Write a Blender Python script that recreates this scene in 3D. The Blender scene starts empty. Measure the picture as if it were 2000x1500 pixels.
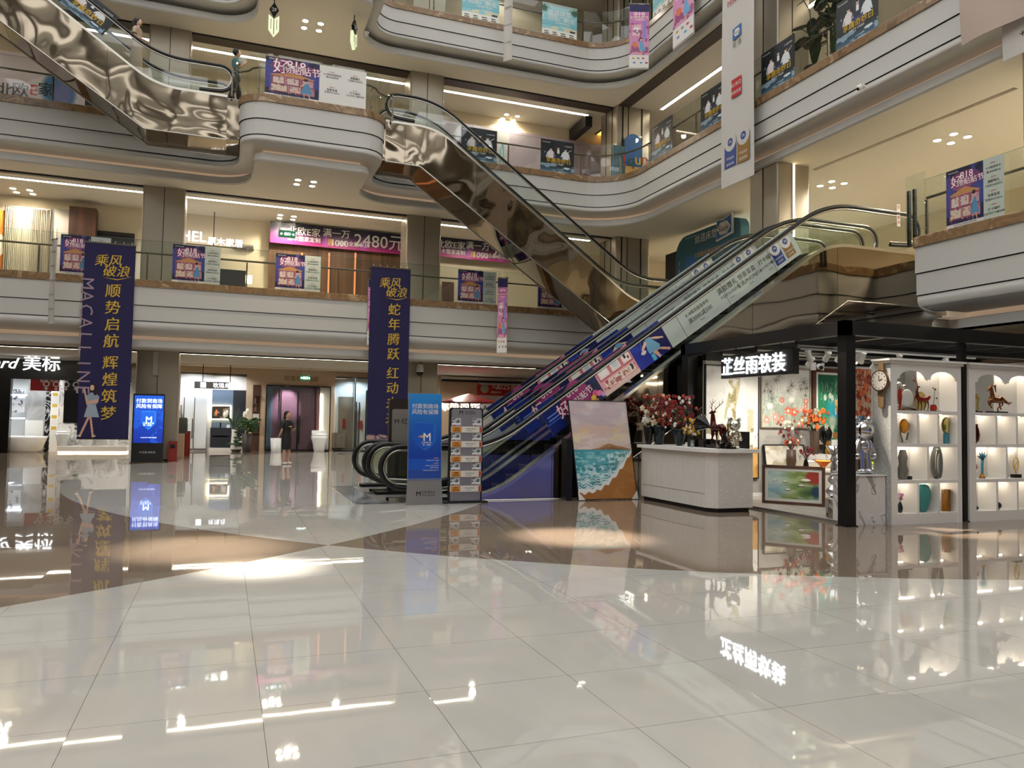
import bpy, math, random
import numpy as np
from mathutils import Vector, Matrix
from mathutils.geometry import tessellate_polygon
random.seed(7)
SC = bpy.context.scene
COL = SC.collection
PI = math.pi
# ------------------------------------------------------------------ camera
F = 1497.0; CX, CY, H = 1000.0, 750.0, 1.5
_Y = np.array([438-CX, -(809-CY), -F]); _Y /= np.linalg.norm(_Y)
_X = np.array([5000-CX, -(888-CY), -F]); _X -= _X.dot(_Y)*_Y; _X /= np.linalg.norm(_X)
_R = np.stack([_X, _Y, np.cross(_X, _Y)])
cam = bpy.data.cameras.new('camera'); cam.sensor_width = 36; cam.lens = 36*F/2000; cam.clip_end = 200; cam.clip_start = .05
camo = bpy.data.objects.new('camera', cam); COL.objects.link(camo)
camo.matrix_world = Matrix.Translation((0, 0, H)) @ Matrix(_R.tolist()).to_4x4()
SC.camera = camo
def P(u, v, X=None, Y=None, Z=None):
    """world point seen at photo pixel (u, v) on the given world plane (used to read real sizes off the photo)"""
    d = _R @ np.array([u-CX, -(v-CY), -F])
    t = (Z-H)/d[2] if Z is not None else (Y/d[1] if Y is not None else X/d[0])
    return Vector((d[0]*t, d[1]*t, H+d[2]*t))
# ------------------------------------------------------------------ world, colour, atrium lights
SC.view_settings.view_transform = 'Standard'; SC.view_settings.look = 'None'
SC.view_settings.gamma = 1; SC.view_settings.use_curve_mapping = False
SC.view_settings.exposure = 0.75
W = bpy.data.worlds.new('skylight'); SC.world = W; W.use_nodes = True
W.node_tree.nodes['Background'].inputs[0].default_value = (.97, .975, .985, 1)
W.node_tree.nodes['Background'].inputs[1].default_value = 2.1
SC.cycles.max_bounces = 8; SC.cycles.diffuse_bounces = 4; SC.cycles.glossy_bounces = 4; SC.cycles.transmission_bounces = 6
SC.cycles.transparent_max_bounces = 24; SC.cycles.sample_clamp_indirect = 4; SC.cycles.caustics_reflective = False; SC.cycles.caustics_refractive = False
SC.cycles.use_denoising = True
try: SC.cycles.denoiser = 'OPENIMAGEDENOISE'
except Exception: pass
def spot(name, loc, target, watts, angle, blend=.6, color=(1, .9, .75), r=.08):
    l = bpy.data.lights.new(name, 'SPOT'); l.energy = watts; l.spot_size = math.radians(angle); l.spot_blend = blend
    l.color = color; l.shadow_soft_size = r
    o = bpy.data.objects.new(name, l); COL.objects.link(o); o.location = loc
    o.rotation_euler = (Vector(target)-Vector(loc)).to_track_quat('-Z', 'Y').to_euler()
    return o
def area(name, loc, target, watts, sx, sy, color=(1, .93, .82), spread=180):
    l = bpy.data.lights.new(name, 'AREA'); l.energy = watts; l.shape = 'RECTANGLE'; l.size = sx; l.size_y = sy; l.color = color
    l.spread = math.radians(spread)
    o = bpy.data.objects.new(name, l); COL.objects.link(o); o.location = loc
    o.rotation_euler = (Vector(target)-Vector(loc)).to_track_quat('-Z', 'Y').to_euler()
    return o
# sunbeams through the roof gaps onto the floor
spot('roof_sunbeam', (-7, 14, 20.2), (.35, 8.0, 0), 60000, 3.6, 1, (1, .93, .82), .15)
spot('roof_sunbeam', (-6, 14, 20.2), (-.2, 9.3, 0), 46000, 6, 1, (1, .9, .76), .15)
spot('roof_sunbeam', (-3, 16, 20.2), (4.35, 9.0, 0), 80000, 5, .9, (1, .88, .76), .15)
spot('roof_sunbeam', (3, 14, 20.2), (9.9, 8.0, 0), 50000, 4, .9, (1, .88, .74), .15)
# ------------------------------------------------------------------ materials
MATS = {}
def s2l(c):
    return tuple((x/12.92 if x <= .04045 else ((x+.055)/1.055)**2.4) for x in c)
def hexc(h):
    return s2l([int(h[i:i+2], 16)/255 for i in (0, 2, 4)])
def mat(name, h='808080', rough=.5, metal=0, emit=None, es=0, trans=0, alpha=1, ior=1.45, coat=0, nodes=None):
    if name in MATS: return MATS[name]
    m = bpy.data.materials.new(name); m.use_nodes = True; MATS[name] = m
    b = m.node_tree.nodes['Principled BSDF']; I = b.inputs
    c = hexc(h)
    I['Base Color'].default_value = (*c, 1); I['Roughness'].default_value = rough; I['Metallic'].default_value = metal
    I['IOR'].default_value = ior; I['Transmission Weight'].default_value = trans; I['Alpha'].default_value = alpha
    I['Coat Weight'].default_value = coat
    if emit: I['Emission Color'].default_value = (*hexc(emit), 1); I['Emission Strength'].default_value = es
    if nodes: nodes(m.node_tree, b)
    return m
def N(nt, t, **k):
    n = nt.nodes.new(t)
    for a, v in k.items():
        if a.startswith('i_'):
            key = a[2:]
            n.inputs[int(key) if key.isdigit() else key].default_value = v
        else: setattr(n, a, v)
    return n
def ramp(nt, stops, mode='LINEAR'):
    r = nt.nodes.new('ShaderNodeValToRGB'); r.color_ramp.interpolation = mode
    e = r.color_ramp.elements
    while len(e) > 1: e.remove(e[-1])
    e[0].position = stops[0][0]; e[0].color = (*hexc(stops[0][1]), 1)
    for p, h in stops[1:]:
        x = e.new(p); x.color = (*hexc(h), 1)
    return r
def noisy(stops, scale=3, detail=5, dist=0, stretch=(1, 1, 1), bump=0, tex='noise'):
    def f(nt, b):
        tc = N(nt, 'ShaderNodeTexCoord'); mp = N(nt, 'ShaderNodeMapping'); mp.inputs['Scale'].default_value = stretch
        nt.links.new(tc.outputs['Object'], mp.inputs[0])
        n = N(nt, 'ShaderNodeTexNoise'); n.inputs['Scale'].default_value = scale; n.inputs['Detail'].default_value = detail
        n.inputs['Distortion'].default_value = dist
        nt.links.new(mp.outputs[0], n.inputs['Vector'])
        r = ramp(nt, stops); nt.links.new(n.outputs['Fac'], r.inputs[0]); nt.links.new(r.outputs[0], b.inputs['Base Color'])
        if bump:
            bp = N(nt, 'ShaderNodeBump'); bp.inputs['Strength'].default_value = bump; bp.inputs['Distance'].default_value = .02
            nt.links.new(n.outputs['Fac'], bp.inputs['Height']); nt.links.new(bp.outputs[0], b.inputs['Normal'])
    return f
def dented(strength, scale, dist=.1):
    """gently buckled sheet metal"""
    def f(nt, b):
        tc = N(nt, 'ShaderNodeTexCoord'); n = N(nt, 'ShaderNodeTexNoise'); n.inputs['Scale'].default_value = scale
        n.inputs['Detail'].default_value = 1.0; n.inputs['Distortion'].default_value = .4
        nt.links.new(tc.outputs['Object'], n.inputs['Vector'])
        bp = N(nt, 'ShaderNodeBump'); bp.inputs['Strength'].default_value = strength; bp.inputs['Distance'].default_value = dist
        nt.links.new(n.outputs['Fac'], bp.inputs['Height']); nt.links.new(bp.outputs[0], b.inputs['Normal'])
    return f
def floor_nodes(nt, b):
    L = nt.links.new
    g = N(nt, 'ShaderNodeNewGeometry')
    sep = N(nt, 'ShaderNodeSeparateXYZ'); L(g.outputs['Position'], sep.inputs[0])
    def circ(cx, cy, r):
        d = N(nt, 'ShaderNodeVectorMath', operation='DISTANCE'); d.inputs[1].default_value = (cx, cy, 0)
        L(g.outputs['Position'], d.inputs[0])
        m = N(nt, 'ShaderNodeMath', operation='GREATER_THAN'); m.inputs[1].default_value = r; L(d.outputs['Value'], m.inputs[0]); return m
    a = circ(-14.233, 24.984, 22.089); c = circ(11.871, 19.805, 15.083)
    x = N(nt, 'ShaderNodeMath', operation='SUBTRACT'); L(a.outputs[0], x.inputs[0]); L(c.outputs[0], x.inputs[1])
    ab = N(nt, 'ShaderNodeMath', operation='ABSOLUTE'); L(x.outputs[0], ab.inputs[0])
    # keep the taupe inside the atrium
    ns = N(nt, 'ShaderNodeTexNoise'); ns.inputs['Scale'].default_value = .9; ns.inputs['Detail'].default_value = 8; ns.inputs['Distortion'].default_value = 1.4
    mp = N(nt, 'ShaderNodeMapping'); mp.inputs['Scale'].default_value = (1, .45, 1); L(g.outputs['Position'], mp.inputs[0]); L(mp.outputs[0], ns.inputs['Vector'])
    r1 = ramp(nt, [(.3, 'b3afa7'), (.5, 'bab6ae'), (.7, 'b4b0a7')]); r2 = ramp(nt, [(.3, '77685a'), (.5, '807162'), (.7, '796a5a')])
    L(ns.outputs['Fac'], r1.inputs[0]); L(ns.outputs['Fac'], r2.inputs[0])
    mx = N(nt, 'ShaderNodeMix', data_type='RGBA'); L(ab.outputs[0], mx.inputs['Factor']); L(r1.outputs[0], mx.inputs['A']); L(r2.outputs[0], mx.inputs['B'])
    # tile joints
    def joint(axis, off, size):
        s = N(nt, 'ShaderNodeMath', operation='SUBTRACT'); L(sep.outputs[axis], s.inputs[0]); s.inputs[1].default_value = off
        d = N(nt, 'ShaderNodeMath', operation='DIVIDE'); L(s.outputs[0], d.inputs[0]); d.inputs[1].default_value = size
        fr = N(nt, 'ShaderNodeMath', operation='FRACT'); L(d.outputs[0], fr.inputs[0])
        h = N(nt, 'ShaderNodeMath', operation='SUBTRACT'); L(fr.outputs[0], h.inputs[0]); h.inputs[1].default_value = .5
        q = N(nt, 'ShaderNodeMath', operation='ABSOLUTE'); L(h.outputs[0], q.inputs[0])
        k = N(nt, 'ShaderNodeMath', operation='GREATER_THAN'); L(q.outputs[0], k.inputs[0]); k.inputs[1].default_value = .5-.0015/size
        fl = N(nt, 'ShaderNodeMath', operation='FLOOR'); L(d.outputs[0], fl.inputs[0])
        return k, fl
    kx, fx = joint(0, .226, .859); ky, fy = joint(1, 3.36, .812)
    mm = N(nt, 'ShaderNodeMath', operation='MAXIMUM'); L(kx.outputs[0], mm.inputs[0]); L(ky.outputs[0], mm.inputs[1])
    mj = N(nt, 'ShaderNodeMix', data_type='RGBA'); L(mm.outputs[0], mj.inputs['Factor']); L(mx.outputs['Result'], mj.inputs['A']); mj.inputs['B'].default_value = (.11, .095, .08, 1)
    L(mj.outputs['Result'], b.inputs['Base Color'])
    # every tile lies at a very slightly different tilt
    cv = N(nt, 'ShaderNodeCombineXYZ'); L(fx.outputs[0], cv.inputs[0]); L(fy.outputs[0], cv.inputs[1])
    wn = N(nt, 'ShaderNodeTexWhiteNoise', noise_dimensions='3D'); L(cv.outputs[0], wn.inputs['Vector'])
    su = N(nt, 'ShaderNodeVectorMath', operation='SUBTRACT'); L(wn.outputs['Color'], su.inputs[0]); su.inputs[1].default_value = (.5, .5, .5)
    sl = N(nt, 'ShaderNodeVectorMath', operation='SCALE'); L(su.outputs[0], sl.inputs[0]); sl.inputs['Scale'].default_value = .0045
    ad = N(nt, 'ShaderNodeVectorMath', operation='ADD'); L(g.outputs['Normal'], ad.inputs[0]); L(sl.outputs[0], ad.inputs[1])
    no = N(nt, 'ShaderNodeVectorMath', operation='NORMALIZE'); L(ad.outputs[0], no.inputs[0])
    w2 = N(nt, 'ShaderNodeTexNoise'); w2.inputs['Scale'].default_value = 2.2; L(g.outputs['Position'], w2.inputs['Vector'])
    bp = N(nt, 'ShaderNodeBump'); bp.inputs['Strength'].default_value = .03; bp.inputs['Distance'].default_value = .008
    L(w2.outputs['Fac'], bp.inputs['Height']); L(no.outputs[0], bp.inputs['Normal']); L(bp.outputs[0], b.inputs['Normal'])
def attr_nodes(nt, b):
    a = N(nt, 'ShaderNodeVertexColor'); a.layer_name = 'Col'; nt.links.new(a.outputs['Color'], b.inputs['Base Color'])
def attr_glow(s):
    def f(nt, b):
        attr_nodes(nt, b); a = [n for n in nt.nodes if n.bl_idname == 'ShaderNodeVertexColor'][0]
        nt.links.new(a.outputs['Color'], b.inputs['Emission Color']); b.inputs['Emission Strength'].default_value = s
    return f
mat('floor_tile', rough=.022, nodes=floor_nodes, ior=2.15)
mat('upper_floor', 'd2ccc0', .3)
mat('fascia_white', 'c2c0ba', .42)
mat('ceiling_paint', 'c9c2b4', .8)
mat('wall_cream', 'cdbfa6', .7)
mat('wall_white', 'd8d6d0', .6)
mat('wall_grey', 'a8a49c', .7)
mat('marble_brown', rough=.22, nodes=noisy([(.3, '6b5238'), (.45, '8d7252'), (.55, '7d6145'), (.66, 'b59b78'), (.7, '86694a')], 1.6, 8, 1.5))
mat('marble_white', rough=.15, nodes=noisy([(.4, 'dcdad6'), (.52, 'e4e2de'), (.56, '9c9a96'), (.6, 'e0deda')], 1.3, 6, 2.2))
mat('marble_dark', rough=.2, nodes=noisy([(.46, '1b1b1c'), (.5, 'c8c8c8'), (.53, '19191a')], 1.1, 5, 2.5))
mat('marble_grey', rough=.3, nodes=noisy([(.3, '8f8f8e'), (.7, 'b3b2af')], 2.2, 8, 1.2))
mat('column_metal', 'a39a8b', .38, .55)
mat('joint_black', '15120f', .6)
mat('shutter_slot', '3a322c', .45)
mat('black_metal', '141415', .35, .3)
mat('black_plastic', '1a1a1b', .45)
mat('rubber', '161514', .4)
mat('steel', 'b9b5ab', .22, 1.0)
mat('steel_dark', '6b6256', .35, 1.0)
mat('steel_satin', 'a9a7a2', .38, .9)
mat('chrome', 'd8d8da', .06, 1.0)
mat('mirror_dark', '7d7364', .05, 1.0, nodes=dented(.19, .75, .32))
mat('mirror_steel', '9d9384', .05, 1.0, nodes=dented(.11, .6, .3))
mat('mirror_steel_flat', '9a8e7e', .06, 1.0, nodes=dented(.10, .6, .25))
mat('glass', 'e9f2ee', .0, 0, trans=1.0, ior=1.01, alpha=.22)
mat('led_strip', 'ffffff', .5, emit='fff3d8', es=8)
mat('led_cool', 'ffffff', .5, emit='e6f2ff', es=7)
mat('led_warm', 'ffffff', .5, emit='ffe2a8', es=6)
mat('cove_light', 'd2c0ac', .6, emit='e6cbae', es=.12)
mat('lamp_disc', 'ffffff', .5, emit='fff2cf', es=18)
mat('sign_white', 'ffffff', .5, emit='f4faff', es=4.5)
mat('print', rough=.45, nodes=attr_nodes)
mat('print_gloss', rough=.18, nodes=attr_nodes)
mat('print_glow', rough=.3, nodes=attr_glow(.55))
mat('paper_white', 'dcdad4', .6)
mat('paper_grey', 'c3c2bb', .6)
mat('ink_black', '141414', .6)
mat('ink_red', 'b3262b', .6)
mat('gold', 'c9a63a', .5)
mat('banner_navy', '1b1646', .7)
mat('white_lacquer', 'e6e4df', .3)
mat('wood_brown', rough=.5, nodes=noisy([(.3, '3c2519'), (.7, '5d3c29')], 6, 6, .4, (1, 1, .08)))
mat('wood_walnut', rough=.5, nodes=noisy([(.3, '46301f'), (.7, '6d4e37')], 5, 6, .4, (1.5, 1, .05)))
mat('wood_grey', rough=.5, nodes=noisy([(.3, '6f665b'), (.7, '8d8273')], 6, 5, .3, (1, 1, .06)))
mat('ceramic', 'eceeef', .12, coat=.5)
mat('skin', 'c79a7c', .6)
mat('skin_pale', 'd8b49a', .6)
mat('hair', '15110f', .5)
mat('red_paint', '9c1f1b', .45)
def thin_glass(name, tint, refl=.06, rough=.01, gcol='ffffff'):
    m = bpy.data.materials.new(name); m.use_nodes = True; MATS[name] = m; nt = m.node_tree
    for n in list(nt.nodes): nt.nodes.remove(n)
    out = N(nt, 'ShaderNodeOutputMaterial'); t = N(nt, 'ShaderNodeBsdfTransparent'); t.inputs[0].default_value = (*hexc(tint), 1)
    g = N(nt, 'ShaderNodeBsdfGlossy'); g.inputs['Roughness'].default_value = rough; g.inputs['Color'].default_value = (*hexc(gcol), 1)
    lw = N(nt, 'ShaderNodeLayerWeight'); lw.inputs['Blend'].default_value = .12
    ad = N(nt, 'ShaderNodeMath', operation='ADD'); ad.inputs[1].default_value = refl; ad.use_clamp = True; nt.links.new(lw.outputs['Fresnel'], ad.inputs[0])
    mx = N(nt, 'ShaderNodeMixShader'); nt.links.new(ad.outputs[0], mx.inputs[0]); nt.links.new(t.outputs[0], mx.inputs[1]); nt.links.new(g.outputs[0], mx.inputs[2])
    nt.links.new(mx.outputs[0], out.inputs[0]); return m
thin_glass('glass_rail', 'e8efeb', .04); thin_glass('glass_shop', 'eef3f4', .05); thin_glass('glass_smoke', 'b9c2bd', .09); thin_glass('glass_edge', '8fb5a5', .1)
def art_glass(name, tint, refl=.1, rough=.03): return thin_glass(name, tint, refl, rough)
mat('exit_green', '1c4a34', .4, emit='2f8a5a', es=.3)
mat('ink_glow', 'ffffff', .5, emit='dff0ff', es=1.2)
mat('copper_glow', 'c07a50', .5, emit='d88a5a', es=.5)
mat('led_amber', 'ffffff', .5, emit='ffb84a', es=1.6)
mat('pendant_glow', 'd8dcc0', .4, emit='dfe8b8', es=.45)
mat('leaf_dark', '24301c', .35)
mat('teal_shirt', '3f6a68', .7); mat('dress_beige', 'a8937c', .7); mat('card_cream', 'd9d4cb', .5); mat('card_orange', 'cf8a3c', .5); mat('ink_blue', '3a4a8a', .5); mat('dark_brown', '2b211b', .4)
mat('slate_marble', rough=.12, nodes=noisy([(.35, '3a3c3f'), (.5, '6a6c6e'), (.56, '9a9b9c'), (.65, '55575a')], 1.5, 7, 2))
mat('screen_blue', '2038a0', .4, emit='6a80ff', es=.4)  # glow of the added out-of-view panel that tints the cladding blue
mat('sign_soft', 'ffffff', .5, emit='f4faff', es=1.3)
mat('print_dim', rough=.3, nodes=attr_nodes)
# ------------------------------------------------------------------ mesh helpers
class MB:
    def __init__(s): s.v = []; s.f = []; s.m = []; s.mats = []; s.sm = []
    def mi(s, m):
        m = MATS[m] if isinstance(m, str) else m
        if m not in s.mats: s.mats.append(m)
        return s.mats.index(m)
    def add(s, vs, fs, m, smooth=False):
        o = len(s.v); s.v += [tuple(p) for p in vs]; k = s.mi(m)
        for f in fs: s.f.append([o+i for i in f]); s.m.append(k); s.sm.append(smooth)
        return s
    def box(s, x0, x1, y0, y1, z0, z1, m):
        x0, x1 = min(x0, x1), max(x0, x1); y0, y1 = min(y0, y1), max(y0, y1); z0, z1 = min(z0, z1), max(z0, z1)
        v = [(x, y, z) for z in (z0, z1) for x, y in ((x0, y0), (x1, y0), (x1, y1), (x0, y1))]
        return s.add(v, [(3, 2, 1, 0), (4, 5, 6, 7), (0, 1, 5, 4), (1, 2, 6, 5), (2, 3, 7, 6), (3, 0, 4, 7)], m)
    def fbox(s, fr, x0, x1, y0, y1, d0, d1, m):
        """box in a frame: x, y in its plane, d along its normal"""
        v = [fr(x, y, d) for d in (d0, d1) for x, y in ((x0, y0), (x1, y0), (x1, y1), (x0, y1))]
        return s.add(v, [(3, 2, 1, 0), (4, 5, 6, 7), (0, 1, 5, 4), (1, 2, 6, 5), (2, 3, 7, 6), (3, 0, 4, 7)], m)
    def quad(s, a, b, c, d, m): return s.add([a, b, c, d], [(0, 1, 2, 3)], m)
    def prism(s, poly, fr, d0, d1, m):
        """polygon (x, y) in a frame, pulled along its normal"""
        n = len(poly); v = [fr(x, y, d0) for x, y in poly]+[fr(x, y, d1) for x, y in poly]
        tris = tessellate_polygon([[Vector((x, y, 0)) for x, y in poly]])
        f = [tuple(t) for t in tris]+[tuple(i+n for i in reversed(t)) for t in tris]
        f += [(i, (i+1) % n, (i+1) % n+n, i+n) for i in range(n)]
        return s.add(v, f, m)
    def cyl(s, p0, p1, r0, m, r1=None, n=12, caps=True, smooth=True):
        r1 = r0 if r1 is None else r1
        p0, p1 = Vector(p0), Vector(p1); d = (p1-p0)
        if d.length < 1e-6: return s
        d.normalize(); a = d.orthogonal().normalized(); b = d.cross(a)
        v = []
        for p, r in ((p0, r0), (p1, r1)):
            v += [p+a*(r*math.cos(2*PI*i/n))+b*(r*math.sin(2*PI*i/n)) for i in range(n)]
        s.add(v, [(i, (i+1) % n, n+(i+1) % n, n+i) for i in range(n)], m, smooth)
        if caps: s.add(v, [tuple(range(n-1, -1, -1)), tuple(range(n, 2*n))], m)
        return s
    def tube(s, pts, r, m, n=8, closed=False, flat=None):
        """swept tube; r a number or list; flat=(w, h) gives an elliptical section"""
        pts = [Vector(p) for p in pts]; k = len(pts); rs = r if isinstance(r, (list, tuple)) else [r]*k
        t0 = (pts[1]-pts[0]).normalized(); a = t0.orthogonal().normalized(); v = []
        for i, p in enumerate(pts):
            q0 = pts[(i-1) % k] if (closed or i > 0) else pts[i]; q1 = pts[(i+1) % k] if (closed or i < k-1) else pts[i]
            t = (q1-q0).normalized(); a = (a-t*a.dot(t))
            a = a.normalized() if a.length > 1e-6 else t.orthogonal().normalized(); b = t.cross(a)
            v += [p+a*(rs[i]*math.cos(2*PI*j/n))+b*(rs[i]*math.sin(2*PI*j/n)) for j in range(n)]
        f = []
        for i in range(k if closed else k-1):
            i2 = (i+1) % k
            f += [(i*n+j, i*n+(j+1) % n, i2*n+(j+1) % n, i2*n+j) for j in range(n)]
        s.add(v, f, m, True)
        if not closed: s.add(v, [tuple(range(n-1, -1, -1)), tuple(range((k-1)*n, k*n))], m)
        return s
    def lathe(s, c, prof, m, n=20, sx=1, sy=1, smooth=True):
        c = Vector(c); v = []
        for r, z in prof: v += [c+Vector((r*sx*math.cos(2*PI*i/n), r*sy*math.sin(2*PI*i/n), z)) for i in range(n)]
        f = []
        for k in range(len(prof)-1): f += [(k*n+i, k*n+(i+1) % n, (k+1)*n+(i+1) % n, (k+1)*n+i) for i in range(n)]
        s.add(v, f, m, smooth)
        if prof[0][0] > 1e-4: s.add(v, [tuple(range(n-1, -1, -1))], m)
        if prof[-1][0] > 1e-4: s.add(v, [tuple(range((len(prof)-1)*n, len(prof)*n))], m)
        return s
    def ball(s, c, r, m, n=12, k=8, sc=(1, 1, 1), rot=None):
        v = []; c = Vector(c)
        for j in range(k+1):
            th = PI*j/k
            for i in range(n):
                p = Vector((r*sc[0]*math.sin(th)*math.cos(2*PI*i/n), r*sc[1]*math.sin(th)*math.sin(2*PI*i/n), r*sc[2]*math.cos(th)))
                if rot is not None: p = rot @ p
                v.append(c+p)
        f = [(j*n+i, (j+1)*n+i, (j+1)*n+(i+1) % n, j*n+(i+1) % n) for j in range(k) for i in range(n)]
        return s.add(v, f, m, True)
    def text(s, t, fr, x, y, size, m, bold=0, d=.003, align='C', ext=0, sx=1, rot=0, shear=0, vertical=False):
        if vertical:
            for i, ch in enumerate(t): s.text(ch, fr, x, y-i*size*vertical, size, m, bold, d, align, ext, sx, rot, shear)
            return s
        if bold:
            # a heavier weight: the same outline laid down a few times, slightly apart
            q = bold*size*.42; ks = [(-1, 0), (1, 0)] if bold < .035 else [(math.cos(PI*k/4), math.sin(PI*k/4)) for k in range(8)]
            for k, (a, b) in enumerate(ks): s.text(t, fr, x+a*q, y+b*q, size, m, 0, d+.0002*k, align, ext, sx, rot, shear)
            return s
        vs, fs, w = glyphs(t, 0, ext > 0, shear)
        if not vs: return s
        off = {'C': -w/2, 'L': 0, 'R': -w}[align]; ca, sa = math.cos(rot), math.sin(rot)
        out = []
        for a, b, c in vs:
            px, py = (a+off)*size*sx, (b-.36)*size
            out.append(fr(x+px*ca-py*sa, y+px*sa+py*ca, d+(c*ext if ext else 0)))
        return s.add(out, fs, m)
    def build(s, name, parent=None, kind=None, loc=None):
        me = bpy.data.meshes.new(name)
        v = s.v
        if loc is not None: l = Vector(loc); v = [Vector(p)-l for p in v]
        me.from_pydata([tuple(p) for p in v], [], s.f)
        for m in s.mats: me.materials.append(m)
        me.polygons.foreach_set('material_index', s.m); me.polygons.foreach_set('use_smooth', s.sm)
        me.validate(); me.update()
        o = bpy.data.objects.new(name, me); COL.objects.link(o)
        if loc is not None: o.location = loc
        if parent is not None: o.parent = parent
        if kind: o['kind'] = kind
        return o
_G = {}
def glyphs(t, bold, solid, shear):
    key = (t, bold, solid, shear)
    if key in _G: return _G[key]
    c = bpy.data.curves.new('t', 'FONT'); c.body = t; c.size = 1; c.offset = bold; c.shear = shear; c.resolution_u = 2
    c.extrude = .5 if solid else 0
    o = bpy.data.objects.new('t', c); COL.objects.link(o); bpy.context.view_layer.update()
    m = bpy.data.meshes.new_from_object(o.evaluated_get(bpy.context.evaluated_depsgraph_get()))
    vs = [tuple(v.co) for v in m.vertices]; fs = [tuple(p.vertices) for p in m.polygons]
    w = max((v[0] for v in vs), default=0)
    bpy.data.objects.remove(o); bpy.data.curves.remove(c); bpy.data.meshes.remove(m)
    _G[key] = (vs, fs, w); return _G[key]
def frame(o, ex=(1, 0, 0), ey=(0, 0, 1), n=None):
    o, ex, ey = Vector(o), Vector(ex).normalized(), Vector(ey).normalized()
    n = Vector(n) if n is not None else ex.cross(ey)
    return lambda x, y, d=0: o+ex*x+ey*y+n*d
# frames facing the viewer: XZ planes face -Y, planes along F2 face -X
def fY(x, y, z): return frame((x, y, z), (1, 0, 0), (0, 0, 1))          # n = x cross z = -y
def fX(x, y, z): return frame((x, y, z), (0, -1, 0), (0, 0, 1))         # n = -y cross z = -x
def thing(name, label, cat, loc=(0, 0, 0), group=None, rz=0):
    o = bpy.data.objects.new(name, None); COL.objects.link(o); o.location = loc; o.rotation_euler = (0, 0, rz)
    o.empty_display_size = .2
    return tag(o, label, cat, group)
def tag(o, label, cat, group=None, kind=None):
    o['label'] = label; o['category'] = cat
    if group: o['group'] = group
    if kind: o['kind'] = kind
    return o
def wm(o): return o.matrix_basis if o.parent is None else wm(o.parent) @ o.matrix_basis
def part(mb, name, parent):
    """mesh written in world coordinates, parented to a thing"""
    o = mb.build(name); o.data.transform(wm(parent).inverted()); o.parent = parent; return o
def dup(root, loc, rz=None, label=None):
    r = root.copy(); COL.objects.link(r); r.location = loc
    if rz is not None: r.rotation_euler = (0, 0, rz)
    if label: r['label'] = label
    for ch in list(root.children):
        c = ch.copy(); COL.objects.link(c); c.parent = r
        for g in ch.children:
            d = g.copy(); COL.objects.link(d); d.parent = c
    return r
def setlab(o, p, label): o['label'] = label; return o
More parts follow.
